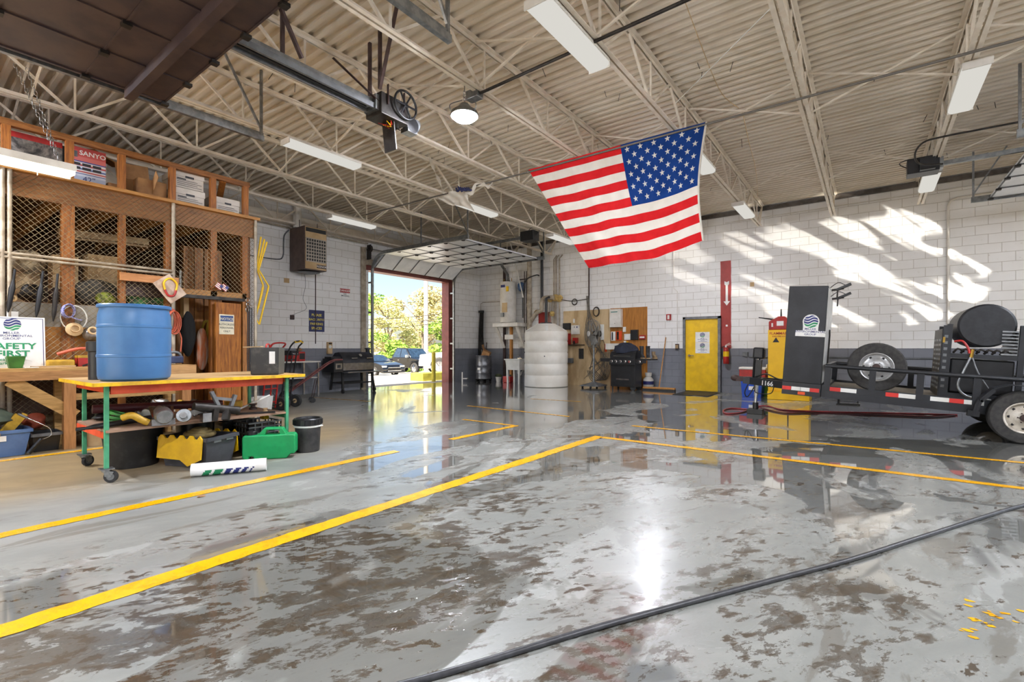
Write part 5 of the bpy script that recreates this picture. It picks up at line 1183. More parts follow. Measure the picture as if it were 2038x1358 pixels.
# things on the shelves inside
def inside(name, label, cat, px0, px1, py0, py1, x, dep, m, blob=False, seed=0):
    a, b = pc(px0, py1, x), pc(px1, py0, x)
    y0, y1, z0, z1 = a.y, b.y, a.z, b.z
    if name in ('cardboard_box', 'tarpaulin', 'green_bag', 'green_carton', 'tool_pouch', 'rope_bag'): z0 = 1.813
    mb = MB().blob(((x-dep/2), (y0+y1)/2, (z0+z1)/2), (dep/2, abs(y1-y0)/2, abs(z1-z0)/2), seed, .3, 9) if blob else MB().box(x-dep, x, y0, y1, z0, z1)
    return solo(name, mb, m, label, cat, smooth=60 if blob else None)
M_tarp = mat('grey_tarp', '#5d5a52', .8, c2='#3f3c36', scale=6, bump=.3)
inside('cardboard_box', 'tan carton on the cage shelf, just right of the double stud', 'box', 175, 234, 512, 566, -8.9, .3, M_tan)
inside('cardboard_box', 'tan carton on the cage shelf, left of the double stud', 'box', 105, 156, 512, 590, -9.0, .3, M_tan)
inside('cardboard_box', 'small tan carton low at the left of the cage shelf', 'box', 32, 80, 543, 570, -8.8, .2, M_tan)
inside('tarpaulin', 'grey crumpled tarpaulin on the cage shelf behind the mesh', 'tarpaulin', 152, 238, 558, 588, -8.55, .3, M_tarp, True, 3)
inside('plastic_sheet', 'pale folded plastic sheet poking through the mesh at left', 'sheet', 18, 95, 500, 540, -8.5, .25, mat('clear_sheet', '#b3a68e', .3, c2='#6d6353', scale=12), True, 5)
inside('green_bag', 'yellow green strap bag on the cage shelf behind the barrel', 'bag', 192, 232, 582, 600, -8.42, .12, mat('lime_strap', '#8d9a2e', .7, c2='#3d421a', scale=14), True, 6)
inside('green_carton', 'green and black printed carton behind the mesh above the barrel', 'box', 258, 335, 586, 612, -8.6, .3, mat('green_print', '#3f7d35', .6, c2='#24301f', scale=9))
inside('brown_coat', 'brown sheet of cloth hanging under the cross board', 'cloth', 250, 335, 555, 588, -8.5, .04, M_rust)
inside('tool_pouch', 'dark cluttered tool bag on the lower cage shelf', 'bag', 40, 90, 566, 592, -8.6, .2, M_dark, True, 8)
inside('rope_bag', 'dark bag beside the stud on the lower cage shelf', 'bag', 100, 126, 572, 596, -8.6, .2, M_rust, True, 9)
inside('pale_bin', 'pale plastic bin on the shelf inside the cage doorway', 'bin', 366, 376, 590, 632, -8.75, .15, M_tan)
for k, (x0, y0, x1, y1) in enumerate(((30, 536, 16, 622), (86, 540, 72, 632), (115, 545, 106, 640))):
    a, b = pc(x0, y0, C+.06), pc(x1, y1, C+.06); t = thing('folded_umbrella', ('black folded umbrella on the mesh, nearest the left edge', 'black folded umbrella on the mesh, middle of the three', 'dark folded umbrella on the mesh, next to the double stud')[k], 'umbrella', b)
    d = a-b; MB().tube([V((0, 0, 0)), d*.15, d*.55, d*.75], [.006, .022, .030, .012], 8).build('canopy', M_black if k < 2 else M_dark, t, smooth=60); MB().tube([d*.72, d], .013, 8).build('handle', M_black, t, smooth=60)
# tags, rope, lamps hung on the mesh
a = pc(25, 625, C+.05)
solo('hang_tag', MB().box(C+.045, C+.05, a.y-.05, a.y+.05, a.z-.09, a.z+.03), M_paper, 'white card tag hanging above the safety sign', 'tag')
a = pc(25, 594, C+.05); solo('string_roll', MB().tube(ring(a, .03, (1, 0, 0), 16), .014, 8, True), M_tan, 'small tan roll of string on the mesh above the white tag', 'roll', smooth=60)
a = pc(134, 620, C+.06); mb = MB()
for k in range(4): mb.tube(ring(a+V((.012*k, .004*k, .003*k)), .062, (1, .1*k, 0), 18, .085), .008, 6, True)
mb.tube(smooth_path([a+V((.02, .03, -.07)), a+V((.02, .10, -.10)), a+V((.02, .14, -.11))], 4), .009, 6)
solo('rope_coil', mb, mat('blue_rope', '#39409a', .8, c2='#b9b6cc', scale=70), 'coil of blue and white rope hanging over the pegboard', 'rope', smooth=60)
a = pc(147, 633, C+.05); t = thing('lamp_hoop', 'white wire hoop with a round lamp base below the blue rope', 'lamp', a)
MB().tube(ring((0, 0, 0), .13, (1, 0, 0), 20, .16), .008, 6, True).build('hoop', M_pvc, t, smooth=60)
MB().lathe([(.085, -.03), (.09, 0), (.05, .02), (.05, .05), (.04, .05), (.04, .02), (0, .01)], (.03, .0, -.15), (1, 0, .25), 18).build('lamp_base', M_tan, t, smooth=40)
a = pc(182, 664, C+.05); t = thing('clamp_lamp', 'round clear reflector lamp hanging on the pegboard beside the barrel', 'lamp', a)
MB().lathe([(.10, .0), (.105, .02), (.07, .07), (.05, .08)], (.02, 0, -.02), (1, 0, .35), 20).build('reflector', mat('grimy_glass', '#6e6154', .25, c2='#3c322a', scale=9), t, smooth=50)
MB().tube(ring((.08, 0, .035), .045, (1, 0, .35), 18), .014, 8, True).build('collar', M_tan, t, smooth=50)
a = pc(204, 668, C+.06); solo('white_guard', MB().tube(ring(a, .06, (1, 0, 0), 4, .09), .014, 6, True), M_pvc, 'white squared frame half hidden by the blue barrel', 'frame', smooth=40)
a = pc(338, 575, C+.10); t = thing('document_pouch', 'clear pouch of papers tilted on the cross board under a yellow clamp', 'pouch', a)
q = MB().box(0, .01, -.13, .13, -.18, .18); q.xf(Matrix.Rotation(math.radians(38), 4, 'X')); q.build('pouch', mat('paper_pouch', '#cdb49c', .3, c2='#a98a70', scale=7), t)
MB().tube(smooth_path([(.03, -.07, -.02), (.03, -.08, .09), (.03, 0, .15), (.03, .08, .08), (.03, .07, -.02)], 5), .014, 8).build('clamp_bow', M_yellow, t, smooth=60); MB().tube(smooth_path([(.03, -.07, -.02), (.03, -.03, -.10), (.03, .04, -.10), (.03, .07, -.02)], 4), .016, 8).build('clamp_jaw', M_red, t, smooth=60)
M_ocord = mat('orange_cord', '#c9664a', .6, c2='#b0523a'); M_ycord = mat('yellow_cord', '#a78c2c', .6, c2='#8a7220')
a = pc(340, 640, C+.08); mb = MB()
for k in range(6): mb.tube(ring(a+V((.012*k, .012*k-.03, .02*math.sin(k))), .075+.008*(k % 3), (1, .06*k-.1, 0), 22, .17), .0085, 6, True)
mb.tube(smooth_path([a+V((.03, -.05, -.16)), a+V((.03, -.02, -.32)), a+V((.03, .01, -.48))], 4), .0085, 6).tube(smooth_path([a+V((.05, .07, -.1)), a+V((.05, .12, -.25)), a+V((.05, .11, -.45))], 4), .0085, 6)
solo('extension_cord', mb, M_ocord, 'coiled orange extension cord hanging at the left side of the cage doorway', 'cord', smooth=60)
a = pc(416, 668, C-.45); mb = MB()
for k in range(9): mb.tube(ring(a+V((.01*k, .012*k-.05, 0)), .06+.012*(k % 4), (1, .08*k-.3, 0), 20, .25), .007, 5, True)
solo('extension_cord', mb, M_ycord, 'coiled yellow cord hanging on the planks beside the plank door', 'cord', smooth=60)
a = pc(374, 665, C-.2); solo('black_jacket', MB().blob(a, (.10, .10, .36), 11, .25, 10), mat('black_cloth', '#121212', .9), 'black coat hanging in the cage doorway', 'coat', smooth=60)
a = pc(402, 695, C-.3); solo('safety_vest', MB().blob(a, (.06, .09, .34), 14, .25, 10), mat('orange_vest', '#c0622a', .6, c2='#b7a08c', scale=5, stretch=(1, 6, .6)), 'orange and white safety vest hanging inside the cage doorway', 'vest', smooth=60)
a = pc(412, 715, C-.4); solo('yellow_gloves', MB().box(a.x-.02, a.x, a.y-.05, a.y+.05, a.z-.01, a.z+.09).box(a.x-.02, a.x, a.y-.05, a.y-.02, a.z-.07, a.z).box(a.x-.02, a.x, a.y+.02, a.y+.05, a.z-.07, a.z), M_ycord, 'pair of yellow glove cuffs pegged inside the cage doorway', 'gloves')
for k, (px, py, lb) in enumerate(((436, 570, 'small flag on a stick on the cage lintel, left one of two'), (447, 573, 'small flag on a stick on the cage lintel, right one of two'))):
    a = pc(px, py, C+.08); t = thing('small_flag', lb, 'flag', a); R_ = Matrix.Rotation(math.radians(-35), 4, 'X')
    mb = MB()
    for i in range(7): mb.box(0, .002, -.05, .05, -.045+.013*i, -.045+.013*(i+1), i % 2)
    mb.box(.002, .003, .005, .05, 0, .046, 2); mb.xf(R_).build('cloth', [M_red, M_paper, M_navy], t); MB().cyl((0, -.055, -.09), (0, -.055, .06), .003, 6).xf(R_).build('stick', M_beam, t)
mb = MB(); a = pc(493, 598, C+.07)
for k, (dy, dz, ry, rz_) in enumerate(((0, 0, .028, .036), (.0, -.075, .032, .042), (.02, -.11, .03, .036), (-.02, -.16, .03, .04))): mb.tube(ring(a+V((.01*k, dy, dz)), ry, (1, .4*(k % 2), 0), 16, rz_), .008, 6, True)
solo('shackles', mb, M_steel, 'cluster of steel snap shackles hanging on the cage corner', 'shackles', smooth=60)
for k in range(3):
    a = pc(493+4*k, 612, C+.05); b = pc(493+4*k, 745-6*k, C+.05); solo('rubber_strap', MB().bar(a, b, .018, .006, (1, 0, 0)).tube(ring(b-V((0, 0, .02)), .015, (1, 0, 0), 10, .025), .004, 5, True), M_black, ('black rubber strap on the cage corner, left of three', 'black rubber strap on the cage corner, middle of three', 'black rubber strap on the cage corner, right of three')[k], 'strap')
# yellow folding rack beyond the corner
r4 = lambda x, y, xx=-8.62: pc(300+x/5.903, 470+y/5.903, xx)
t = thing('folding_rack', 'yellow tube rack zigzagging up the far corner of the cage', 'rack', r4(1275, 1040))
for pts, r in ((((1295, 10), (1240, 370), (1320, 580), (1232, 960), (1275, 1040), (1385, 590), (1268, 395), (1365, 70)), .016), (((1335, 40), (1255, 385)), .016), (((1325, 600), (1262, 850)), .016)):
    MB().tube([r4(*p) for p in pts], r, 8).build('tube', M_yellow, t, world=True, smooth=30)
# ================================================================ WORKBENCH AND WHAT LIES ON IT
bench = thing('workbench', 'rough timber workbench along the cage front, left of the rolling table', 'workbench', (-8.05, 1.2, 0))
bp = lambda nm, mb, m=M_benchw: mb.build(nm, m, bench, world=True)
for k in range(4): bp('top_board', MB().box(-8.33+.146*k, -8.33+.146*k+.143, -1.2, 2.78, .955, .99))
bp('front_apron', MB().box(-7.78, -7.74, -1.2, 2.78, .85, .955), wood('apron_wood', '#bd8a55', '#93683a', 'y'))
for y in (1.46, 2.70, -1.0): bp('leg', MB().box(-7.89, -7.78, y-.055, y+.055, 0, .955), wood('leg_wood_%d' % int(y*10), '#b9834f', '#9a6a3c', 'z'))
bp('brace', MB().bar((-7.80, .95, .86), (-7.82, 1.52, .40), .03, .13, (0, 0, 1)))
bp('rear_leg', MB().box(-8.32, -8.24, 1.4, 1.5, 0, .955)); bp('rear_leg', MB().box(-8.32, -8.24, 2.58, 2.66, 0, .955))
bp('stretcher', MB().box(-7.93, -7.89, 1.5, 2.72, .58, .66))
# safety sign leaning on the bench
t = thing('safety_sign', 'white safety first board with blue wave emblem leaning on the workbench', 'sign', (-8.12, .98, .992), 0, ry=math.radians(-6))
MB().box(-.012, 0, -.32, .32, 0, .61).build('board', M_paper, t)
mb = MB().box(0, .001, -.305, -.299, .015, .595, 0).box(0, .001, .299, .305, .015, .595, 0).box(0, .001, -.305, .305, .589, .595, 0); o = V((.001, .04, 0))
emblem(mb, o+V((0, 0, .52)), UY, UZ, .075, 0, 1)
for i, tx in enumerate(('MILLER', 'ENVIRONMENTAL', 'GROUP')): letter(mb, tx, o+V((0, -.01, .405-.035*i)), UY, UZ, .037, 0, sx=1.2, bold=.008)
letter(mb, 'SAFETY', o+V((0, .0, .225)), UY, UZ, .10, 1, bold=.03, sx=1.2); letter(mb, 'FIRST', o+V((0, 0, .135)), UY, UZ, .10, 1, bold=.03, sx=1.2)
letter(mb, 'Please Drive', o+V((0, -.02, .085)), UY, UZ, .05, 1); letter(mb, 'Parking Lot', o+V((0, -.02, .04)), UY, UZ, .05, 1)
mb.build('print', [M_navy, M_green], t)
def on_bench(name, label, cat, y0, y1, dz, x0, x1, m, bev=.006, z=.99): return solo(name, MB().box(x0, x1, y0, y1, z+.001, z+dz), m, label, cat, bevel=bev)
M_grn = mat('green_tray', '#3f7a2f', .5, c2='#2f5f24'); M_dyel = mat('dirty_yellow', '#c49b2a', .5, c2='#a5801f', scale=8)
t = thing('paint_tray', 'green plastic tray with a white brush before the safety sign', 'tray', (-7.98, 1.02, .991)); MB().lathe([(.075, 0), (.11, .14), (.105, .14), (.07, .01), (0, .01)], n=4, sq=1).xf(Matrix.Rotation(PI/4, 4, 'Z')).build('tray', M_grn, t); MB().bar((-.02, -.12, .145), (.02, .14, .08), .03, .012).build('brush', M_pvc, t)
on_bench('tool_box', 'dirty yellow box on the bench right of the safety sign', 'box', 1.30, 1.56, .09, -8.25, -8.05, M_dyel, .02)
t = thing('parts_bin', 'red parts bin with yellow lid on the bench', 'bin', (-8.15, 1.68, .991)); MB().box(-.1, .1, -.09, .09, 0, .11).build('body', M_red, t, bevel=.006); MB().box(-.1, .1, -.09, .09, .11, .14).build('lid', M_dyel, t)
for k, (z, m, lb) in enumerate(((.992, M_blue2, 'blue stacking bin on the bench beside the black pipe'), (1.12, M_yellow, 'yellow stacking bin on top of the blue one'))):
    t = thing('stacking_bin', lb, 'bin', (-8.12, 1.92, z)); MB().prism([(-.1, 0), (.08, 0), (.12, .10), (.12, .12), (-.1, .12)], lambda u, v, w: (u, -.1+w, v), .2).build('tub', m, t, bevel=.004); MB().box(.1, .124, -.06, .06, .02, .07).build('label_holder', M_yellow if k == 0 else M_blue2, t)
solo('wood_strip', MB().bar((-8.0, 1.15, 1.0), (-8.0, 1.55, 1.002), .06, .018), M_tan, 'thin pale wood strip lying along the bench edge', 'strip')
solo('bent_trim', MB().tube(smooth_path([(-8.1, 1.40, 1.15), (-8.1, 1.62, 1.22), (-8.1, 1.85, 1.19)], 5), .022, 6), M_ocord, 'bent pinkish trim strip resting on the red bin', 'trim strip', smooth=60)
solo('file_tool', MB().bar((-8.0, 1.62, 1.0), (-8.05, 1.95, 1.12), .015, .02), M_dark, 'dark thin bar leaning on the blue bin', 'bar')
solo('paint_can', MB().lathe([(.04, 0), (.04, .07), (0, .07)], (-7.92, .78, .991), n=16), M_tan, 'small tan can at the front of the bench by the left edge', 'can', smooth=40)
solo('notepad', MB().bar((-7.9, 1.08, .996), (-7.9, 1.2, .998), .10, .008), M_paper, 'small white pad lying on the bench before the green tray', 'pad')
t = thing('power_saw', 'dark blue power tool lying on the bench right of the barrel', 'power tool', (-8.02, 2.52, .991)); M_dblue = mat('tool_blue', '#2c3b66', .5, c2='#1f2a4c')
MB().box(-.09, .09, -.27, .02, 0, .10).box(-.08, .08, .02, .2, .02, .12).build('body', M_dblue, t, bevel=.015); MB().tube(smooth_path([(0, .02, .10), (0, .05, .17), (0, .15, .17), (0, .2, .1)], 4), .02, 8).build('handle', M_grey, t, smooth=60); MB().box(-.05, .05, -.28, -.15, .1, .12).build('cover', M_blue2, t)
solo('wood_block', MB().box(-7.76, -7.72, 2.45, 2.80, .86, .99), wood('block_wood', '#c79a63', '#a87a48', 'y'), 'short pale board screwed to the bench end right of the barrel', 'board')
# under the bench
def tote(name, label, loc, rz, w, dp, h, m, rim=None, cat='bin'):
    t = thing(name, label, cat, loc, rz); mb = MB()
    a = lambda s, z: [(-dp*s, -w*s, z), (dp*s, -w*s, z), (dp*s, w*s, z), (-dp*s, w*s, z)]
    vs = a(.84, 0)+a(1, h)+a(.96, h)+a(.80, .015)
    mb._add(vs, [(4*i+j, 4*i+(j+1) % 4, 4*i+4+(j+1) % 4, 4*i+4+j) for i in range(3) for j in range(4)]+[(12, 13, 14, 15), (3, 2, 1, 0)]); mb.build('tub', m, t, bevel=.008)
    r = MB()
    for p, q in zip(a(1.02, h-.02), a(1.02, h-.02)[1:]+a(1.02, h-.02)[:1]): r.bar(p, q, .02, .035)
    r.build('rim', rim or m, t); return t
M_tblue = mat('tote_blue', '#5a78a6', .45, c2='#4a6690', scale=4)
t = tote('storage_tote', 'light blue storage tote under the bench at the left edge', (-7.95, .82, 0), 0, .30, .2, .30, M_tblue)
MB().box(.192, .2, -.1, .1, .18, .24).build('label', M_paper, t); MB().box(.19, .23, -.09, .05, .24, .28).build('handle', M_tan, t)
solo('canvas_bag', MB().blob((-8.0, .78, .43), (.18, .22, .12), 21, .3, 10), mat('green_canvas', '#5c6654', .85, c2='#434c40', scale=5, bump=.3), 'grey green canvas bag bulging out of the light blue tote', 'bag', smooth=60)
for k, y in enumerate((.98, 1.04)): solo('yellow_wedge', MB().bar((-7.9, y-.08, .27), (-7.9, y+.05, .46), .05, .05), M_dyel, ('yellow tool handle in the tote, nearer the bag', 'yellow tool handle in the tote, outer one')[k], 'handle tool')
t = thing('paint_roller', 'paint roller with bent wire handle leaning by the light blue tote', 'roller', (-7.72, 1.15, 0)); MB().tube(smooth_path([(0, -.06, .42), (0, .05, .34), (0, .12, .28), (0, .13, .2), (0, .05, .16)], 4), .005, 6).build('wire', M_steel, t); MB().cyl((0, .05, .17), (0, -.06, .02), .022, 10).build('roller', M_black, t, smooth=40); MB().cyl((0, -.06, .42), (-.02, -.14, .48), .013, 8).build('grip', M_grey, t)
tote('storage_tote', 'grey and black tote under the bench by the timber leg', (-8.0, 1.265, 0), 0, .125, .17, .22, M_blackp, M_grey)
for k, (y, x, r, m, lb) in enumerate(((1.22, -8.22, .1, M_ocord, 'orange handled tool pile under the bench'), (.22, -8.16, .2, M_dark, 'dark bundle at the far left under the bench'), (1.86, -8.1, .2, M_black, 'black sack under the bench behind the table legs'), (2.37, -8.1, .2, M_dark, 'dark sack under the bench end'))): solo('tool_sack', MB().blob((x, y, .24 if k != 0 else .33), (r*.9, r, .235 if k != 0 else .1), 30+k, .3, 9), m, lb, 'sack', smooth=60)
solo('grey_can', MB().lathe([(.09, 0), (.09, .30), (0, .30)], (-7.85, 1.72, 0), n=18), M_tan, 'pale metal can under the bench beside the timber leg', 'can', smooth=40)
# ================================================================ ROLLING TABLE
TT = .915
M_lgreen = mat('table_leg_green', '#4fa277', .45, c2='#3f8c64', scale=5); M_beamo = mat('beam_orange', '#e0552a', .45, c2='#c9461e', scale=5)
tb = thing('rolling_table', 'steel work table with green legs, orange beams and yellow edged top', 'table', (-6.05, 2.14, 0))
tp = lambda nm, mb, m, **kw: mb.build(nm, m, tb, world=True, **kw)
x0, x1, y0, y1 = -6.68, -5.42, 1.17, 3.12
tp('table_top', MB().box(x0, x1, y0, y1, .885, TT), wood('table_ply', '#c9a878', '#b08a58', 'y', 2))
tp('edge_band', MB().box(x1, x1+.006, y0, y1, .883, TT+.001).box(x0, x1, y0-.006, y0, .883, TT+.001).box(x0, x1, y1, y1+.006, .883, TT+.001), mat('edge_yellow', '#e8b90c', .5, c2='#b98f1c', scale=7))
LEG = ((-5.56, 1.29), (-6.5, 1.33), (-5.52, 2.95), (-6.45, 2.95))
for i, (x, y) in enumerate(LEG):
    tp('leg', MB().box(x-.017, x+.017, y-.017, y+.017, .13, .885), M_lgreen, bevel=.003)
    a = (.6, -.5, .3, 1.2)[i]; d = V((math.sin(a), math.cos(a), 0)); s = V((d.y, -d.x, 0)); p = V((x, y, 0)); w_ = p+d*.035
    cs = MB().box(x-.05, x+.05, y-.05, y+.05, .122, .132).cyl((x, y, .10), (x, y, .122), .035, 12)
    for sg in (-1, 1): cs.poly([w_+s*sg*.025+q for q in (V((0, 0, .045)), d*.03+V((0, 0, .1)), -d*.05+V((0, 0, .115)), -d*.04+V((0, 0, .06)))]); cs.bar(p+s*sg*.025+V((0, 0, .118)), w_+s*sg*.025+V((0, 0, .05)), .03, .006, s)
    c = tp('caster', cs, M_galv, smooth=30)
    MB().lathe([(.03, -.017), (.052, -.017), (.055, -.01), (.055, .01), (.052, .017), (.03, .017)], w_+V((0, 0, .055)), s, 20).build('wheel', M_rubber, c, world=True, smooth=40)
    MB().lathe([(.0, -.02), (.031, -.02), (.031, .02), (0, .02)], w_+V((0, 0, .055)), s, 16).build('wheel_core', M_grey, c, world=True, smooth=40)
tp('front_beam', MB().box(-5.585, -5.55, 1.32, 2.92, .80, .885), M_beamo); tp('rear_beam', MB().box(-6.5, -6.465, 1.36, 2.92, .80, .885), M_beamo)
tp('side_beam', MB().box(-6.5, -5.58, 1.27, 1.30, .82, .885), M_beamo); tp('side_beam', MB().box(-6.45, -5.55, 2.95, 2.98, .82, .885), M_beamo)
tp('shelf_beam', MB().box(-6.5, -5.58, 1.27, 1.30, .40, .455), M_beamo); tp('shelf_beam', MB().box(-6.45, -5.55, 2.95, 2.98, .40, .455), M_lgreen)
tp('lower_shelf', MB().box(-6.53, -5.50, 1.28, 2.93, .456, .478), wood('shelf_ply', '#a08066', '#7d6250', 'y', 2))
# on the top
t = thing('plastic_drum', 'big blue plastic drum standing on the rolling table', 'drum', (-5.73, 1.55, TT+.001))
pr = [(.0, .001), (.25, .0), (.278, .02), (.285, .05), (.287, .22), (.292, .225), (.292, .245), (.287, .25), (.287, .50), (.292, .505), (.292, .525), (.287, .53), (.283, .62), (.270, .67), (.272, .685), (.290, .69), (.292, .71), (.286, .72), (.265, .718), (.26, .66), (.262, .05), (.0, .04)]
MB().lathe(pr, n=56).build('shell', mat('drum_blue', '#41709f', .38, c2='#386594', scale=3), t, smooth=35)
t = thing('black_pipe_section', 'upright black plastic pipe with collar, left of the blue drum', 'pipe', (-6.08, 1.34, TT+.001))
MB().lathe([(.068, 0), (.070, .28), (.068, .28)], n=24).build('pipe', M_blackp, t, smooth=40); MB().lathe([(.070, .27), (.085, .28), (.085, .37), (.074, .375), (.066, .375), (.06, .2)], n=24).build('collar', M_black, t, smooth=40)
t = thing('black_pail', 'scuffed black square pail with white label at the far end of the table', 'pail', (-5.66, 2.80, TT+.001), math.radians(50))
MB().lathe([(.0, .002), (.195, .0), (.208, .01), (.212, .31), (.205, .32), (.195, .30), (0, .29)], n=4).xf(Matrix.Rotation(PI/4, 4, 'Z')).build('body', mat('scuffed_black', '#2b2a28', .4, c2='#57534d', scale=7, lo=.5, hi=.75), t, bevel=.02)
MB().box(.05, .11, -.154, -.148, .13, .27).build('label', M_paper, t); MB().tube(smooth_path([(0, -.08, .31), (0, -.06, .35), (0, .06, .35), (0, .08, .31)], 4), .010, 8).build('handle', M_red, t, smooth=60)
solo('rag', MB().bar((-5.80, 2.60, 1.236), (-5.66, 2.73, 1.242), .10, .012), M_tan, 'tan cloth strip lying over the rim of the black pail', 'cloth')
# lower shelf clutter
SH = .479
ps = lambda px, py: P(px, py, z=SH)
M_ghose = mat('green_hose', '#3f9a3d', .5, c2='#2f7a30'); mb = MB(); a = ps(240, 842)
for k in range(6): mb.tube(ring(a+V((-.06, .02, .012+.014*k)), .13-.006*(k % 3), (.1*(k % 2), .08*k, 1), 24, .11), .009, 6, True)
solo('hose_coil', mb, M_ghose, 'coil of green hose on the lower table shelf near the front leg', 'hose', smooth=60)
a = ps(268, 850); solo('yellow_elbow', MB().tube(smooth_path([a+V((-.05, -.08, .09)), a+V((0, -.02, .11)), a+V((.02, .05, .06)), a+V((.03, .10, .03))], 5), .032, 10), M_dyel, 'scuffed yellow elbow piece in front of the green hose coil', 'fitting', smooth=50)
solo('maroon_pipe', MB().cyl((-6.35, 1.36, .60), (-6.28, 2.55, .56), .045, 12).box(-6.45, -6.2, 1.5, 1.56, SH, .55).box(-6.4, -6.2, 2.3, 2.36, SH, .51), mat('maroon', '#4d2228', .4), 'long maroon pipe lying at the back of the lower shelf', 'pipe', smooth=50)
solo('black_wand', MB().tube([(-5.66, 1.16, .50), (-5.68, 1.24, .505), (-5.85, 1.75, .52)], [.012, .026, .03], 10).tube([(-5.655, 1.10, .50), (-5.66, 1.16, .50)], .016, 8), M_blackp, 'black wand with metal tip poking out past the front leg', 'wand', smooth=50)
def coupling(label, px, py, s, seed):
    a = ps(px, py); t = thing('hose_coupling', label, 'fitting', (a.x-.03, a.y, SH), seed*.7)
    MB().lathe([(.05*s, -.10*s), (.06*s, -.08*s), (.06*s, .02*s), (.045*s, .03*s), (.045*s, .11*s), (.03*s, .11*s)], (0, 0, .080*s), (0, 1, .1), 18).build('body', M_galv, t, smooth=40)
    MB().bar((-.06*s, -.03*s, .06*s), (-.07*s, .07*s, .13*s), .02*s, .012).bar((.06*s, -.03*s, .06*s), (.07*s, .07*s, .13*s), .02*s, .012).box(-.075*s, .075*s, -.05*s, -.02*s, .001, .05*s).build('lever', M_steel, t)
    MB().tube(ring((0, .13*s, .07*s), .035*s, (0, 1, 0), 14), .012*s, 6, True).build('ring', M_steel, t, smooth=50)
coupling('silver hose coupling with levers, upper left of the shelf clutter', 306, 836, 1.0, 1); coupling('grey hose coupling with levers, at the shelf front edge', 326, 846, 1.25, 2); coupling('small silver coupling at the back of the shelf clutter', 322, 812, .8, 3)
coupling('dark small coupling beside the yellow elbow on the shelf', 288, 836, .7, 4); coupling('steel coupling behind the clamp bracket on the shelf', 408, 832, .8, 5)
a = ps(370, 846); t = thing('caster_disc_tool', 'white rimmed wheel tool lying on its side on the shelf edge', 'tool', (a.x-.05, a.y, SH))
MB().lathe([(.03, -.03), (.085, -.03), (.09, -.02), (.09, .02), (.085, .03), (.03, .03)], (0, 0, .092), (.9, -.35, .2), 22).xf(Matrix.Translation((0, 0, .02)) @ Matrix.Scale(.72, 4)).build('disc', M_galv, t, smooth=40); MB().cyl((.03, -.02, .09), (.07, -.03, .10), .03, 12).bar((0, .02, .10), (-.10, .28, .13), .05, .05).box(-.06, .02, .16, .24, .001, .09).build('bracket', M_steel, t)
a = ps(440, 838); t = thing('pipe_wrench_stand', 'heavy dark steel clamp bracket standing on the lower shelf', 'clamp', (a.x-.08, a.y, SH))
MB().tube([(0, -.22, .16), (0, .0, .12), (.02, .20, .08)], .045, 10).bar((0, -.05, .0), (0, -.03, .12), .12, .05).bar((.06, .05, 0), (.03, .08, .1), .06).build('arm', M_dark, t, smooth=40); MB().bar((0, .02, .12), (0, -.06, .30), .05, .03).bar((0, .12, .11), (0, .17, .25), .05, .03).bar((0, -.02, .23), (0, .14, .20), .02, .03).build('jaw', M_grey, t)
a = ps(472, 814); solo('strap_roll', MB().lathe([(.02, .0), (.10, .0), (.10, .09), (.02, .09)], (a.x-.1, a.y, SH+.001), n=24), M_dyel, 'roll of yellow webbing standing on the lower shelf', 'strap', smooth=40)
solo('white_rod', MB().cyl(ps(455, 826)+V((0, 0, .01)), P(536, 787, d=6.5), .011, 8), M_pvc, 'thin white rod lying slanted across the yellow webbing roll', 'rod', smooth=50)
for k, (px, py, w_, h_, m, lb) in enumerate(((393, 818, .24, .13, M_black, 'black folded angle bracket at the back of the shelf'), (365, 812, .2, .09, M_dyel, 'olive saw blade guard at the back of the shelf'), (510, 816, .09, .07, M_rust, 'small brown pulley at the right of the shelf'), (535, 822, .05, .05, M_tan, 'pale roller end at the right end of the shelf'))):
    a = ps(px, py); t = thing('shelf_part', lb, 'part', (a.x-.08, a.y, SH)); 
    (MB().bar((0, -w_/2, .01), (.0, 0, h_), .12, .012).bar((0, 0, h_), (0, w_/2, .02), .12, .012) if k < 2 else MB().lathe([(w_*.5, 0), (w_*.5, .02), (w_*.3, .03), (w_*.3, h_-.02), (w_*.5, h_-.01), (w_*.5, h_), (0, h_)], n=18)).build('body', m, t)
solo('steel_bar', MB().bar(ps(470, 826)+V((0, 0, .012)), ps(548, 822)+V((0, 0, .012)), .03, .02), M_dark, 'flat dark steel bar along the right of the lower shelf', 'bar')
solo('small_rag', MB().blob(ps(212, 838)+V((-.1, 0, .04)), (.08, .09, .04), 8, .3, 7), M_black, 'black rag on the lower shelf behind the front leg', 'rag', smooth=60)
# on the floor below and in front
t = thing('black_tub', 'large black rubber tub under the near end of the rolling table', 'tub', (-6.20, 1.66, 0))
MB().lathe([(0, .002), (.21, 0), (.22, .02), (.265, .40), (.285, .41), (.285, .43), (.26, .43), (.20, .03), (0, .03)], n=32).build('shell', mat('scuffed_rubber', '#1c1c1d', .55, c2='#333231', scale=9, lo=.5, hi=.8), t, smooth=40)
t = thing('black_tub', 'smaller black drum under the table, behind the yellow lid', 'tub', (-6.28, 2.27, 0)); MB().lathe([(0, .002), (.17, 0), (.18, .02), (.19, .40), (.20, .40), (.20, .44), (.17, .445), (0, .42)], n=28).build('shell', M_blackp, t, smooth=40)
tt = tote('flip_lid_tote', 'grey tote with open yellow flip lids holding a tan hose, under the table', (-5.72, 2.10, 0), .42, .20, .30, .31, mat('tote_grey', '#45454a', .5, c2='#37373b', scale=5), None, 'tote')
ld = mat('lid_yellow', '#e3b40d', .45, c2='#cf9f08', scale=5)
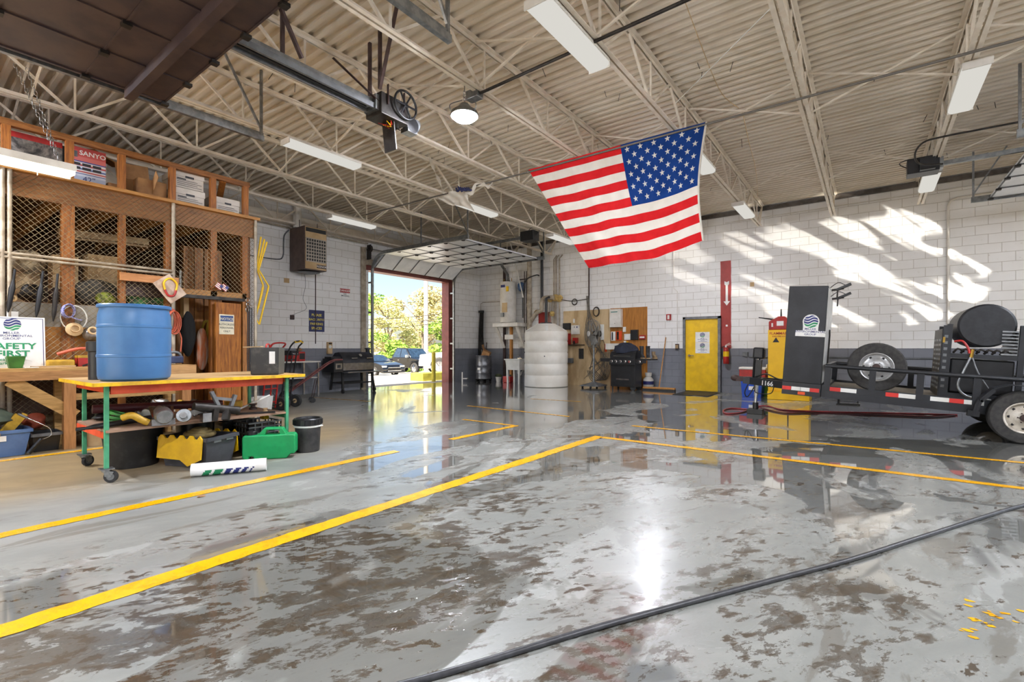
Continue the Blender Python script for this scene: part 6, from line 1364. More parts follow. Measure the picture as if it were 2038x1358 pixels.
def lidf(sg):
    pr = [(-.27, 0)]+[(-.27+.06*k+(.03 if j else 0), .035 if (k+j) % 2 else .0) for k in range(9) for j in (0, 1)]+[(.27, 0), (.27, -.20), (.12, -.27), (.02, -.21), (-.27, -.20)]
    mb = MB().prism([(a, b) for a, b in pr], lambda u, v, w: (u, sg*(.215+w+max(0, -v)*.10), .30+v), .014)
    return mb
lidf(-1).build('yellow_lid', ld, tt); lidf(1).build('yellow_lid', ld, tt)
for k in (-.12, .04): MB().box(.28, .31, k, k+.09, .25, .30).build('latch', M_grey, tt)
M_those = mat('tan_hose', '#8c7a4e', .8, c2='#6d5e3a', scale=10)
mb = MB(); a = V((-5.70, 2.10, .345))
for k in range(3): mb.tube(ring(a+V((0, 0, -.03+.02*k)), .15-.045*k, (0, 0, 1), 24, .12-.035*k), .028, 8, True)
solo('fire_hose_coil', mb, M_those, 'flat tan hose coiled on top of the grey tote', 'hose', smooth=60)
jg = thing('green_jug', 'flat bright green plastic jug with handle hole on the floor before the table', 'jug', (-5.36, 2.68, 0), math.radians(50))
M_jug = mat('jug_green', '#17a05a', .35, c2='#128f4f', scale=4)
o = [(-.27, .03), (-.25, 0), (-.21, 0), (-.20, .035), (-.16, .035), (-.15, 0), (.18, 0), (.20, .03), (.22, .05), (.26, .05), (.27, .07), (.27, .25), (.25, .275), (.155, .285), (.125, .335), (-.05, .335), (-.10, .275), (-.255, .265), (-.27, .24)]
hx0, hx1, hz0, hz1 = -.045, .075, .275, .305
def plate(zz0, zz1):  # jug body as strips around the handle hole
    pass
mb = MB(); T = .075
body_low = [(-.27, .03), (-.25, 0), (-.21, 0), (-.20, .035), (-.16, .035), (-.15, 0), (.18, 0), (.20, .03), (.22, .05), (.26, .05), (.27, .07), (.27, .25), (.25, .272), (-.255, .265), (-.27, .24)]
fnj = lambda u, v, w: (u, -T+w, v)
mb.prism(body_low, fnj, 2*T)
mb2 = MB().prism([(-.12, .262), (-.045, .262), (-.03, .318), (.10, .318), (.105, .262), (.18, .262), (.128, .34), (-.055, .34)], lambda u, v, w: (u, -T*.7+w, v), T*1.4)
mb.build('body', M_jug, jg, bevel=.018); mb2.build('handle', M_jug, jg, bevel=.008)
MB().lathe([(.055, .262), (.055, .30), (.05, .305), (0, .305)], (-.19, 0, 0), n=24).build('cap', M_black, jg, smooth=40)
t = thing('black_bucket', 'black bucket with screw lid and white band by the right table leg', 'bucket', (-5.37, 3.13, 0))
MB().lathe([(0, .002), (.125, 0), (.13, .01), (.145, .32), (.15, .32), (0, .33)], n=32).build('body', mat('scuffed_black2', '#2a2a2b', .5, c2='#454342', scale=8), t, smooth=40)
lidm = MB().lathe([(.155, .315), (.160, .32), (.160, .385), (.150, .395), (.135, .395), (.13, .375), (0, .372)], n=36)
for k in range(18): a = 2*PI*k/18; lidm.cbox((.160*math.cos(a), .160*math.sin(a), .35), (.01, .01, .06))
lidm.build('lid', M_black, t, smooth=40); MB().lathe([(.150, .29), (.157, .295), (.157, .31), (.150, .315)], n=32).bar((.155, .04, .305), (.17, .09, .31), .012).build('band', M_pvc, t, smooth=40)
t = thing('wire_crate', 'grey lattice plastic crate under the right end of the table', 'crate', (-5.92, 2.80, 0))
mb = MB()
for s in (-1, 1):
    for k in range(6): mb.box(s*.19-.006, s*.19+.006, -.19+.076*k-.006, -.19+.076*k+.006, 0, .36).box(-.19+.076*k-.006, -.19+.076*k+.006, s*.19-.006, s*.19+.006, 0, .36)
    for z in (.02, .09, .16, .23, .30, .35): mb.box(s*.19-.007, s*.19+.007, -.19, .19, z-.008, z+.008).box(-.19, .19, s*.19-.007, s*.19+.007, z-.008, z+.008)
mb.box(-.19, .19, -.19, .19, 0, .012); mb.build('lattice', M_grey, t); MB().box(-.17, .17, -.17, .17, .013, .30).build('contents', M_black, t)
tote('storage_tote', 'dark tote behind the green jug under the table', (-6.31, 2.70, 0), 0, .19, .15, .34, M_blackp)
solo('yellow_block', MB().box(-5.98, -5.88, 2.86, 2.92, .361, .40), M_yellow, 'small yellow block on top of the lattice crate', 'block')
# rolled banner on the floor
a, b = V((-5.16, 1.83, .064)), V((-4.84, 2.38, .064)); t = thing('rolled_banner', 'rolled white banner with green and blue swirls lying on the floor', 'banner', a)
d, s_, u_ = basis(b-a); L_ = (b-a).length; N1, N2 = 40, 24
def bm_(u, v):
    if v > .86 or v < .40: return 0
    w_ = u+.10*math.sin((v-.4)*6)
    for lo, hi, m in ((.24, .33, 1), (.37, .48, 1), (.52, .60, 2), (.64, .71, 2), (.75, .81, 2), (.86, .885, 2)):
        if lo < w_ < hi: return m
    return 1 if (.10 < w_ < .14 and v < .55) else 0
f = lambda u, v: d*(L_*u)+(s_*math.cos(2*PI*v+PI)+u_*math.sin(2*PI*v+PI))*(.063-.004*v)
MB().grid(f, N1*2, N2, mfn=lambda u, v: bm_(u, (v*1.0+.35) % 1.0)).build('roll', [M_paper, M_green, M_navy], t, smooth=60)
MB().grid(lambda u, v: d*(L_*u)+(s_*math.cos(2*PI*v)+u_*math.sin(2*PI*v))*.045, 2, N2).build('inner_wrap', M_paper, t, smooth=60)
solo('dry_leaf', MB().blob(P(400, 988, z=.006), (.02, .03, .006), 3, .4, 6), M_card, 'small dry brown leaf on the floor before the first yellow line', 'leaf', smooth=60)
# ================================================================ TRAILER
TL_ = math.radians(3.7)
tr = thing('utility_trailer', 'black utility trailer with number 1166 on the tongue, nose jacked up', 'trailer', (1.56, 9.95, 0), 0, ry=TL_)
M_trl = mat('trailer_black', '#202226', .42, c2='#17181b', scale=6)
M_deck = wood('deck_plank', '#8b7f6d', '#6a604f', 'x')
tp = lambda nm, mb, m, par=None, **kw: mb.build(nm, m, par or tr, **kw)
for s in (-1, 1):
    y = s*.95
    tp('side_frame', MB().box(-2.15, 1.6, y-.03, y+.03, .31, .41).box(-2.15, 1.6, y-.02, y+.02, .41, .50), M_trl)
    tp('top_rail', MB().cyl((-2.17, y, .81), (1.6, y, .81), .032, 10), M_trl, smooth=50)
    for u in (-2.13, -1.57, -1.02, -.43, .6, 1.5): tp('rail_post', MB().box(u-.04, u+.04, y-.025, y+.025, .42, .80), M_trl)
tp('front_frame', MB().box(-2.2, -2.12, -.95, .95, .31, .50).box(-2.17, -2.11, -.93, .93, .78, .84), M_trl)
tp('deck', MB().box(-2.12, 1.6, -.92, .92, .42, .46), M_deck)
for s in (-1, 1): tp('tongue', MB().bar((-2.15, s*.62, .40), (-3.45, s*.06, .40), .06, .13), M_trl)
tp('tongue_plate', MB().box(-3.5, -3.2, -.12, .12, .34, .46), M_trl)
mb = MB(); 
a, b = V((-2.15, -.62, .40)), V((-3.45, -.06, .40)); d_ = (a-b).normalized(); nrm = V((0, 0, 1)).cross(d_)
mb2 = MB(); letter(mb2, '1166', b+(a-b)*.30+V((0, 0, -.045))+d_.cross(V((0, 0, 1)))*.032, d_, UZ, .115, bold=.02); tp('fleet_number', mb2, M_paper)
tp('coupler', MB().box(-3.64, -3.4, -.05, .05, .37, .46).blob((-3.66, 0, .42), (.08, .06, .06), 2, .05, 8), M_rust, smooth=50)
tp('safety_chain', MB().tube(smooth_path([(-3.4, -.1, .36), (-3.45, -.14, .18), (-3.40, -.12, .10), (-3.3, -.1, .3)], 5), .010, 6).tube(smooth_path([(-3.3, -.12, .35), (-3.25, -.2, .2), (-3.0, -.3, .22), (-2.95, -.32, .36)], 5), .008, 6), M_dark, smooth=50)
tp('wiring', MB().tube(smooth_path([(-3.3, -.1, .48), (-3.1, -.25, .56), (-2.9, -.35, .50), (-2.7, -.42, .47)], 5), .012, 6), M_black, smooth=50)
# tape along the near side: alternate red and white blocks
u = -2.10; k = 0
while u < -.48:
    L_ = .20 if k % 2 else .15
    if not any(abs(u+L_/2-p) < .12 for p in (-1.57, -1.02)): tp('reflective_tape', MB().box(u, u+L_, -.973, -.9705, .425, .485), M_pvc if k % 2 else mat('tape_red', '#d0322a', .4), None)
    u += L_; k += 1
# jack with power head
t = tp('jack', MB().cyl((-3.28, 0, .12), (-3.28, 0, .90), .035, 12).cyl((-3.28, 0, .0), (-3.28, 0, .14), .028, 12), M_chrome, smooth=50)
MB().box(-3.34, -3.22, -.05, .05, .46, .80).build('jack_sleeve', M_black, t); MB().box(-3.37, -3.18, -.10, .10, .82, 1.03).build('power_head', M_black, t, bevel=.03); MB().cyl((-3.34, -.06, .45), (-3.34, -.06, .83), .018, 8).build('motor_tube', M_blackp, t)
bpy.context.view_layer.update()
j = MW[tr.name] @ V((-3.28, 0, 0)); foot_top = j.z
solo('jack_block', MB().box(j.x-.13, j.x+.13, j.y-.12, j.y+.12, 0, .09).cyl((j.x, j.y, .09), (j.x, j.y, foot_top-.002), .05, 10), M_black, 'black block under the foot of the trailer jack', 'block', bevel=.004)
# wheels and fenders
def wheel(par, c, r, w_, m_rim, ax=(0, 1, 0), holes=8, nm='wheel'):
    c = V(c); d, s, u = basis(ax)
    wh = MB().lathe([(r*.58, -w_*.45), (r*.80, -w_*.5), (r*.95, -w_*.48), (r, -w_*.38), (r, w_*.38), (r*.95, w_*.48), (r*.80, w_*.5), (r*.58, w_*.45)], c, ax, 40, cap=False).build(nm, M_tire, par, smooth=40)
    f = -w_*.42
    rim = MB().lathe([(r*.60, f-.005), (r*.57, f-.012), (r*.53, f), (r*.50, f+.045), (r*.34, f+.03), (r*.26, f+.0), (r*.20, f-.005), (r*.14, f-.005)], c, ax, 40, cap=False)
    rim.lathe([(r*.14, f-.005), (r*.13, f-.04), (0, f-.042)], c, ax, 20, 1)
    rim.lathe([(r*.59, f+.02), (r*.59, w_*.4)], c, ax, 30, cap=False)
    for i in range(holes):
        a = 2*PI*i/holes; p = c+(s*math.cos(a)+u*math.sin(a))*r*.42+d*(f+.033); t_ = (s*-math.sin(a)+u*math.cos(a)); rr = (s*math.cos(a)+u*math.sin(a))
        rim.poly([p-t_*r*.05-d*.002-rr*r*.03, p+t_*r*.05-d*.002-rr*r*.03, p+t_*r*.03+rr*r*.04-d*.003, p-t_*r*.03+rr*r*.04-d*.003], 2)
    for i in range(6):
        a = 2*PI*i/6; p = c+(s*math.cos(a)+u*math.sin(a))*r*.19; rim.cyl(p+d*(f-.005), p+d*(f-.03), r*.022, 6, 1)
    rim.build('rim', [m_rim, M_rust, M_black], wh, smooth=35); return wh
M_rimw = mat('cream_rim', '#d6cfc2', .45, c2='#b5ab9b', scale=8)
for s in (-1, 1):
    wheel(tr, (0, s*1.09, .335), .335, .22, M_rimw, (0, s*-1*-1 if s < 0 else -1, 0) if False else (0, 1 if s < 0 else -1, 0))
    fb = MB(); pts = [(-.46, .36), (-.42, .52), (-.30, .68), (-.16, .74), (.9, .74)]
    for p, q in zip(pts[:-1], pts[1:]): fb.bar((p[0], s*1.09, p[1]), (q[0], s*1.09, q[1]), .26, .008, (0, 0, 1))
    fb.bar((-.46, s*1.21, .36), (-.42, s*1.21, .52), .01, .05).bar((-.42, s*1.21, .50), (-.30, s*1.21, .66), .01, .05)
    fb.box(-.52, -.40, s*.98, s*1.10, .28, .36); fb.build('fender', M_trl, tr, smooth=40)
MB().cyl((0, -1.05, .335), (0, 1.05, .335), .035, 10).build('axle', M_dark, tr)
MB().box(-2.52, -2.42, -.937, -.931, .315, .36).build('marker_light', M_orange, tr)
# tall black cabinet at the nose
W2 = lambda *p: MW[tr.name] @ V(p)
cb = thing('lighting_cabinet', 'tall black steel cabinet with company sticker on the nose of the trailer', 'cabinet', W2(0, 0, 0), 0, ry=TL_)
MB().box(-2.75, -2.21, -.93, .35, .503, 2.07).build('body', mat('cabinet_black', '#26272b', .38, .3, c2='#1c1d20', scale=5), cb, bevel=.008)
MB().box(-2.211, -2.203, -.90, .32, .53, 2.04).build('side_door', mat('worn_galvanised', '#cfcec9', .35, .1, c2='#b5b4af', scale=4), cb)
# base of cabinet stands forward of the deck on the tongue frame
MB().box(-2.75, -2.21, -.93, -.70, .30, .503).build('skirt', M_trl, cb)
mb = MB()
for k in range(4): mb.box(-2.745+.13*k, -2.745+.13*k+.125, -.934, -.931, .375, .435, 1 if k in (0, 3) else 0)
mb.build('reflective_tape', [M_pvc, MATS['tape_red']], cb)
mb = MB(); o = V((-2.41, -.9325, 1.47)); stx = lambda q: q
pl = [(-.205, -.21), (.205, -.21), (.205, -.12), (.105, -.115), (.105, -.06)]+[(.115*math.cos(a), .03+.115*math.sin(a)) for a in [(-.3+i*(PI+.6)/14) for i in range(15)]]+[(-.105, -.06), (-.105, -.115), (-.205, -.12)]
mb.poly([o+V((a, 0, b)) for a, b in pl], 0); emblem(mb, o+V((0, -.0002, .03)), UX, UZ, .10, 2, 1)
for i, (tx, s) in enumerate((('MILLER', .046), ('ENVIRONMENTAL', .046), ('GROUP', .044))): letter(mb, tx, o+V((0, 0, -.105-.043*i)), UX, UZ, s, 2, sx=1.12, bold=.008)
mb.build('sticker', [M_paper, M_green, M_navy], cb)
for k, (y, z) in enumerate(((-.70, 2.02), (-.45, 1.90))):
    fl = MB().bar((-2.18, y, z), (-2.02, y, z+.03), .03).bar((-2.10, y, z-.12), (-2.10, y, z), .02).build('lamp_bracket', M_dark, cb)
    MB().bar((-2.12, y, z+.0), (-1.93, y, z+.10), .16, .03).build('flood_lamp', M_black, fl); MB().tube(smooth_path([(-2.2, y, z+.04), (-2.1, y, z+.12), (-2.0, y, z+.08)], 4), .006, 6).build('cable', M_black, fl)
MB().tube([(-2.195, -.2, 1.4), (-2.188, -.2, 1.3), (-2.188, -.2, .6)], .012, 6).build('latch_rod', M_dark, cb)
# spare wheel standing on the deck
sw = thing('spare_wheel', 'spare wheel with silver rim standing on the trailer deck', 'wheel', W2(-1.53, -.56, .461), 0, ry=TL_)
wheel(sw, (0, 0, .375), .375, .22, mat('silver_rim', '#c3c3c2', .35, .5, c2='#a8a8a7', scale=7), (0, 1, 0), 6, 'tire')
# pressure washer unit
pw = thing('pressure_washer', 'black framed pressure washer with a big drum lying across its top', 'pressure washer', W2(0, 0, .461), 0, ry=TL_)
fr = MB()
for x in (-.72, .02):
    for y in (-.60, .38): fr.box(x-.03, x+.03, y-.03, y+.03, 0, 1.07)
for z in (.05, .62):
    for y in (-.60, .38): fr.box(-.72, .02, y-.025, y+.025, z-.03, z+.03)
    for x in (-.72, .02): fr.box(x-.025, x+.025, -.60, .38, z-.03, z+.03)
fr.build('frame', M_trl, pw)
MB().box(-.68, -.02, -.56, .34, .09, .58).build('tank_body', M_blackp, pw, bevel=.02)
lv = MB().box(-.80, -.76, -.62, .38, .02, 1.0)
for k in range(11):
    for y in (-.55, -.25, .05): lv.box(-.806, -.80, y, y+.2, .12+.07*k, .15+.07*k, 1)
lv.build('louvre_panel', [M_trl, M_galv], pw)
mb = MB().box(-.79, -.71, -.64, -.62, .02, 1.05)
for k in range(9): mb.box(-.775, -.735, -.643, -.64, .15+.09*k, .19+.09*k, 1)
mb.build('slotted_post', [M_trl, M_grey], pw)
MB().box(-.79, -.765, -.645, -.63, .80, .88).build('yellow_tag', M_dyel, pw)
MB().lathe([(0, -.50), (.28, -.50), (.305, -.48), (.305, .48), (.28, .50), (0, .50)], (-.34, -.10, 1.06), (0, 1, 0), 40).build('drum', mat('drum_black', '#27282b', .45, .2, c2='#1d1e20', scale=14), pw, smooth=35)
mb = MB().box(-.02, .0, -.5, .3, .64, 1.0)
for k in range(8): mb.box(-.18, -.02, -.615, -.605, .66+.045*k, .68+.045*k, 1)
mb.build('side_grille', [M_trl, M_galv], pw)
mb = MB()
for k in range(7): mb.tube(smooth_path([(-.66+.08*k, -.58, .66), (-.62+.08*k, -.62, .72), (-.55+.08*k, -.58, .68)], 3), .014, 6)
mb.build('pump_hoses', M_dark, pw, smooth=50)
MB().tube(smooth_path([(-.66, -.60, .82), (-.58, -.63, .83), (-.52, -.66, .74), (-.50, -.67, .66)], 4), .016, 8).build('red_hose', M_red, pw, smooth=60); MB().cyl((-.48, -.66, .60), (-.47, -.66, .72), .022, 10).build('brass_valve', M_brass, pw, smooth=40)
MB().tube(smooth_path([(-.48, -.66, .62), (-.55, -.70, .40), (-.60, -.72, .20), (-.50, -.72, .06), (-.25, -.72, .03)], 5), .017, 8).build('grey_hose', M_galv, pw, smooth=60); MB().tube(smooth_path([(-.47, -.66, .62), (-.40, -.70, .40), (-.28, -.72, .18)], 5), .010, 8).build('thin_hose', M_grey, pw, smooth=60)
# hoses and creeper on the floor
rp = lambda px, py: P(px, py, z=.014)
mb = MB().tube(smooth_path([rp(1905, 826), rp(1800, 823), rp(1650, 820), rp(1560, 816), rp(1530, 809), rp(1510, 809), rp(1495, 815), rp(1470, 822), rp(1445, 823), rp(1440, 817), rp(1455, 813), rp(1490, 815)], 6), .014, 8)
solo('air_hose', mb, mat('hose_red', '#9c3336', .45, c2='#862a2d'), 'red hose looping round the trailer jack and along under the trailer', 'hose', smooth=60)
mb = MB().tube(smooth_path([rp(1515, 812), rp(1560, 822), rp(1620, 822), rp(1750, 826), rp(1850, 830), rp(1900, 827)], 6), .013, 8)
solo('air_hose', mb, mat('hose_dark_red', '#5c2024', .45), 'dark red hose lying parallel to the red hose under the trailer', 'hose', smooth=60)
t = thing('creeper_dolly', 'small wheeled dolly on the floor under the trailer by the spare wheel', 'dolly', P(1688, 800, z=0)); MB().box(-.22, .22, -.2, .2, .06, .08).build('board', M_dark, t)
for x in (-.18, .18):
    for y in (-.15, .15): MB().cyl((x-.015, y, .03), (x+.015, y, .03), .03, 12).build('caster', M_black, t)
hp = lambda px, py: P(px, py, z=.013)
mb = MB().tube(smooth_path([(-1.75, .55, .013), hp(820, 1358), hp(1200, 1246), hp(1530, 1157), hp(1700, 1112), hp(1850, 1064), hp(2038, 1006), (1.6, 6.3, .013)], 8), .013, 12)
solo('water_hose', mb, mat('hose_black', '#3b3b3d', .4, c2='#2c2c2e', scale=30), 'long dark hose lying across the wet floor in the foreground', 'hose', smooth=60)
rnd = random.Random(4); mb = MB()
for k in range(26):
    c = P(1960+rnd.gauss(0, 45), 1232+rnd.gauss(0, 18), z=.002); n_ = 6; r = rnd.uniform(.004, .02)
    mb.poly([c+V((math.cos(2*PI*i/n_)*r*rnd.uniform(.5, 1.6), math.sin(2*PI*i/n_)*r*rnd.uniform(.4, 1), 0)) for i in range(n_)])
mb.build('paint_chips', M_line, floor)
# ================================================================ UNDER THE ROOF
def cloth(name, c, c2=None, tl=.2):
    m = bpy.data.materials.new(name); n = NT(m); f = n.noise(n.obj(), 5, 4)
    col = n.mix(n.step(f, .3, .7), srgb(c), srgb(c2 or c))
    d = n.add('ShaderNodeBsdfDiffuse'); t = n.add('ShaderNodeBsdfTranslucent'); n.lk(col, d.inputs[0]); n.lk(col, t.inputs[0])
    mx = n.add('ShaderNodeMixShader', ins={0: tl}); n.lk(d.outputs[0], mx.inputs[1]); n.lk(t.outputs[0], mx.inputs[2])
    o = n.add('ShaderNodeOutputMaterial'); n.lk(mx.outputs[0], o.inputs[0]); return m
M_fr, M_fw, M_fb = cloth('flag_red', '#cf2a2c', '#c22427'), cloth('flag_white', '#e2dcd0', '#d8d1c4'), cloth('flag_blue', '#21407f', '#1b3670')
TR, TLc, BR, BL = P(1404, 243, y=7.0), P(1052, 338, y=7.0), P(1396, 478, y=7.05), P(1170, 533, y=7.75)
def flag_pt(u, v):
    """u 0 hoist (right) .. 1 fly (left), v 0 top .. 1 bottom"""
    a = TR+(TLc-TR)*u; b = BR+(BL-BR)*u; p = a+(b-a)*v
    p = p+V((-.06*math.sin(PI*v)*(1-u)*1.2, 0, -.10*math.sin(PI*u)*v*.9+.02*math.sin(PI*v)))
    w_ = v*(.09*math.sin(5.0*u+1.2*v)+.05*math.sin(11*u-2.5*v)+.02*math.sin(23*u+6*v))+.012*math.sin(30*u+9*v)*(.3+v)
    return p+V((0, w_, 0))
NU, NV = 130, 78
def fm(u, v):
    if u < .425 and v < 7/13: return 2
    return int(v*13) % 2
mb = MB().grid(flag_pt, NU, NV, mfn=fm)
def star_at(u, v, r, off):
    pts = []
    for i in range(10):
        a = PI/2+i*PI/5; q = r if i % 2 == 0 else r*.40
        du = -q*math.cos(a)/3.02; dv = -q*math.sin(a)/1.66
        p = flag_pt(u+du, v+dv); pts.append(p+V((0, off, 0)))
    c = flag_pt(u, v)+V((0, off, 0)); return c, pts
for j in range(9):
    for i in range(6 if j % 2 == 0 else 5):
        u = .425*((i+.5)/6 if j % 2 == 0 else (i+1)/6); v = 7/13*(j+1)/10
        for off in (-.005, .005):
            c, q = star_at(u, v, .047, off)
            for k in range(10): mb.poly([c, q[k], q[(k+1) % 10]], 1)
fl = thing('national_flag', 'large red, white and blue flag with stars hanging from the roof rod', 'flag', TR)
mb.build('cloth', [M_fr, M_fw, M_fb], fl, world=True, smooth=80)
MB().tube([flag_pt(-.004, v/20) for v in range(21)], .014, 6).build('hoist_band', M_fw, fl, world=True, smooth=60)
solo('curtain_rod', MB().tube([(-9.5, 7.0, 4.375), (-4.6, 7.0, 4.355), (-1.7, 7.0, 4.36), (5.4, 7.0, 4.385)], .016, 8), mat('grey_rod', '#6d675f', .5, .3), 'long thin steel rod under the joists carrying the flag', 'rod', smooth=60)
for x, lb in ((TLc.x, 'left corner'), (TR.x, 'right corner')): solo('flag_tie', MB().tube([(x, 7.0, 4.36), (x, 7.0, 4.40)], .006, 6).tube(ring((x, 7.0, 4.36), .022, (1, 0, 0), 10), .005, 5, True), M_steel, 'wire tie holding the flag at its upper '+lb, 'tie')
# crumpled white banner
A, B_, C_, D_ = P(868, 392, y=7.0), P(980, 357, y=7.0), P(938, 418, y=7.05), P(905, 378, y=6.98)
def bn(u, v):
    top = P(868+62*u, 392-18*u, y=6.99); bot = P(872+68*u, 394+26*u**.8, y=7.05+.1*u)
    return top+(bot-top)*v+V((0, .05*math.sin(9*u+5*v)+.025*math.sin(22*u-7*v), -.03*math.sin(6*u)*v))
bt = thing('crumpled_banner', 'crumpled white and blue banner drooping from the rod left of the flag', 'banner', A)
MB().grid(bn, 30, 16).build('cloth', M_fw, bt, world=True, smooth=80)
def bt2(u, v):
    p = P(925+55*u, 376-16*u+5*math.sin(9*u), y=6.97); return p+V((0, .03*math.sin(14*u+4*v), -.10*v*(1-.4*u)+.02*math.sin(20*u)))
MB().grid(bt2, 24, 6).build('tail', M_fw, bt, world=True, smooth=80)
def bt3(u, v):
    p = P(848+33*u, 302+83*u, y=6.2+.75*u); return p+V((.05*v, .03*math.sin(16*u+3*v), .02*math.sin(11*u)))
MB().grid(bt3, 24, 4).build('streamer', M_fw, bt, world=True, smooth=80)
mb = MB(); rnd = random.Random(6)
for k in range(7): mb.tube(smooth_path([P(908+4*k, 374+rnd.uniform(-3, 2), y=6.93), P(911+4*k, 379+rnd.uniform(-2, 3), y=6.9), P(914+4*k, 376+rnd.uniform(-3, 4), y=6.93)], 3), .02, 6)
mb.build('blue_print', mat('navy_print', '#2a2f5a', .7), bt, world=True, smooth=60)
# conduits, rods
solo('roof_conduit', MB().tube([(-3.9, 4.52, 4.38), (-.5, 4.40, 4.38), (5.4, 4.3, 4.38)], .018, 8), M_dark, 'dark conduit under the joists running right from the lamp junction box', 'conduit', smooth=60)
solo('junction_box', MB().box(-4.05, -3.86, 4.46, 4.58, 4.33, 4.44), M_galv, 'grey junction box beside the high bay lamp hook', 'junction box', bevel=.006)
solo('roof_conduit', MB().tube(smooth_path([(5.4, 9.6, 4.37), (1.6, 9.55, 4.37), (.9, 9.54, 4.37), (.66, 9.6, 4.36), (.58, 9.9, 4.30), (.66, 10.2, 4.22), (.95, 10.35, 4.20)], 5), .014, 8), M_dark, 'dark conduit looping down to the right hand door opener', 'conduit', smooth=60)
solo('hanging_wire', MB().tube(smooth_path([P(1362, 0, z=4.9), P(1430, 175, z=4.8), P(1470, 215, z=4.4)], 6), .005, 5), M_tan, 'thin wire drooping from the roof deck right of the flag', 'wire')
solo('hanging_wire', MB().tube(smooth_path([P(1478, 225, z=4.4), P(1490, 280, z=4.3), P(1505, 345, z=4.4), P(1508, 400, y=14.1)], 6), .005, 5), M_tan, 'thin wire dropping from the rod to the wall right of the flag', 'wire')
solo('diagonal_wire', MB().cyl(P(1535, 15, z=4.95), P(1345, 205, z=4.45), .006, 6), M_pvc, 'thin white wire slanting across the roof deck right of the flag', 'wire')
solo('wall_cable', MB().tube([(-12.0, 5.2, 4.35), (-12.0, 8.9, 4.35)], .02, 8), M_grime, 'painted pipe along the left wall top above the heater', 'pipe', smooth=60)
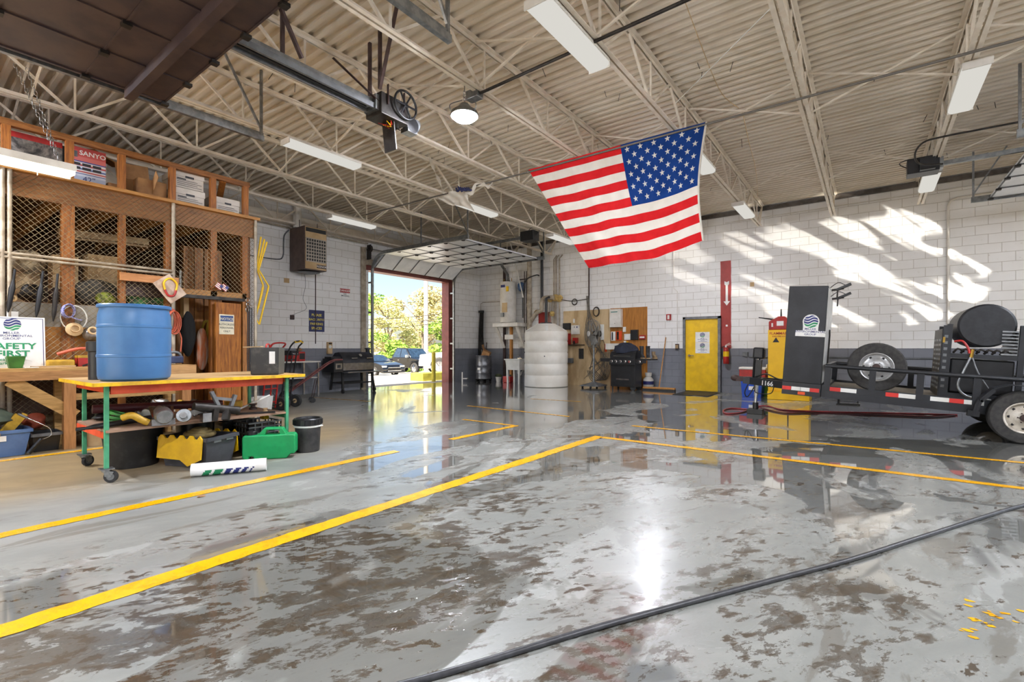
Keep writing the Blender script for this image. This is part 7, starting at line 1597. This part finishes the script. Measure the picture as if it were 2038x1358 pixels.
# door openers
def opener(name, label, org, d, L_, big=False):
    """org at the motor end, d = direction from motor towards the door"""
    o = V(org); d = V(d); s = V((-d.y, d.x, 0)); t = thing(name, label, 'door opener', o)
    b = lambda nm, mb, m, **kw: mb.build(nm, m, t, world=True, **kw)
    b('rail', MB().bar(o+d*.2, o+d*L_, .05 if not big else .11, .07 if not big else .09), M_galv)
    if big:
        for q in (-1, 1): b('rail_flange', MB().bar(o+d*.1+s*q*.075-V((0, 0, .05)), o+d*L_+s*q*.075-V((0, 0, .05)), .03, .06), M_grey)
        ch = MB()
        ch.bar(o+d*.25-V((0, 0, .055)), o+d*L_-V((0, 0, .055)), .03, .02)
        b('drive_chain', ch, M_black)
    b('motor_box', MB().bar(o-d*.28, o+d*.14, .30, .26), M_dark if big else M_black, bevel=.008)
    b('end_plate', MB().bar(o+d*.14, o+d*.19, .22, .18), M_galv)
    if big:
        b('open_cover', MB().bar(o-d*.10-s*.02+V((0, 0, -.13)), o-d*.14-s*.02+V((0, 0, -.46)), .22, .015, tuple(d)), M_dark)
        fw = MB().tube(ring(o-d*.20+s*.19+V((0, 0, .08)), .17, tuple(s), 28), .014, 8, True)
        for k in range(6):
            a = 2*PI*k/6; fw.bar(o-d*.20+s*.19+V((0, 0, .08)), o-d*.20+s*.19+V((0, 0, .08))+d*.17*math.cos(a)+V((0, 0, .17*math.sin(a))), .02, .012, tuple(s))
        b('chain_wheel', fw, M_black, smooth=50); b('pulley', MB().lathe([(.03, -.03), (.10, -.02), (.08, 0), (.10, .02), (.03, .03)], o-d*.42+s*.05+V((0, 0, -.05)), tuple(s), 20), M_black, smooth=40)
        b('motor', MB().cyl(o-d*.30-s*.02, o-d*.56-s*.02, .085, 16), M_grey, smooth=40); b('motor_foot', MB().bar(o-d*.34+V((0, 0, -.12)), o-d*.50+V((0, 0, -.12)), .14, .06), M_galv)
        wr = MB(); rnd = random.Random(2)
        for k in range(9): c = o-d*(.05+.02*k)+V((0, 0, -.14)); wr.tube(smooth_path([c+s*rnd.uniform(-.1, .1), c+s*rnd.uniform(-.1, .1)+V((0, 0, -.06)), c+d*.05+s*rnd.uniform(-.1, .1)], 3), .005, 5, mi=k % 3)
        b('wiring', wr, [M_red, M_yellow, M_black])
    else:
        b('control_box', MB().bar(o-d*.12-s*.2+V((0, 0, -.02)), o+d*.08-s*.2+V((0, 0, -.02)), .10, .2), M_black); b('wire_loop', MB().tube(smooth_path([o-d*.25, o-d*.38+V((0, 0, .12)), o-d*.2+s*.1+V((0, 0, .2)), o+V((0, 0, .13))], 4), .008, 6), M_black, smooth=60)
    hb = MB()
    for q in ((-.12, .12) if not big else (-.16, .16)):
        for e in (-.2, .05): hb.bar(o+d*e+s*q, V((o.x+d.x*e+s.x*q, o.y+d.y*e+s.y*q, ZC-.60)), .03, .008)
    hb.bar(o+d*.1+s*.1, o+d*.75+s*.1+V((0, 0, ZC-.6-o.z)), .03, .008)
    b('hanger', hb, M_rust if big else M_black)
    e = o+d*L_*.80; b('arm', MB().bar(e-V((0, 0, .04)), e+d*.30-V((0, 0, .10)), .05, .03).bar(e+d*.28-V((0, 0, .1)), e+d*.6-V((0, 0, .12)), .04, .02), M_dark)
    return t
opener('door_opener', 'dark commercial door opener with spoked chain wheel hanging at upper left', (-4.80, 3.78, 4.16), (0, -1, 0), 5.4, True)
opener('door_opener', 'small black opener motor behind the white raised garage door', (-7.48, 10.75, 4.27), (-1, 0, 0), 4.4)
opener('door_opener', 'black opener motor under the roof at the right, by the raised door', (.80, 10.77, 4.33), (1, 0, 0), 4.6)
# tall hangers of the big opener, up to the deck
mb = MB()
for a, b in (((-4.95, 3.70, 4.3), (-4.95, 3.70, 5.0)), ((-4.65, 3.62, 4.3), (-4.65, 3.62, 5.0)), ((-4.65, 3.62, 4.3), (-3.9, 3.30, 4.98)), ((-4.95, 2.6, 4.25), (-4.95, 2.6, 5.0)), ((-4.95, 2.6, 4.95), (-3.5, 2.55, 4.96)), ((-5.5, 2.5, 4.97), (-4.3, 2.3, 4.97)), ((-4.75, 2.7, 4.25), (-4.55, 2.1, 4.99))): mb.bar(a, b, .035, .035)
solo('opener_hanger', mb, M_rust, 'brown angle iron hangers holding the big opener rail to the roof', 'hanger')
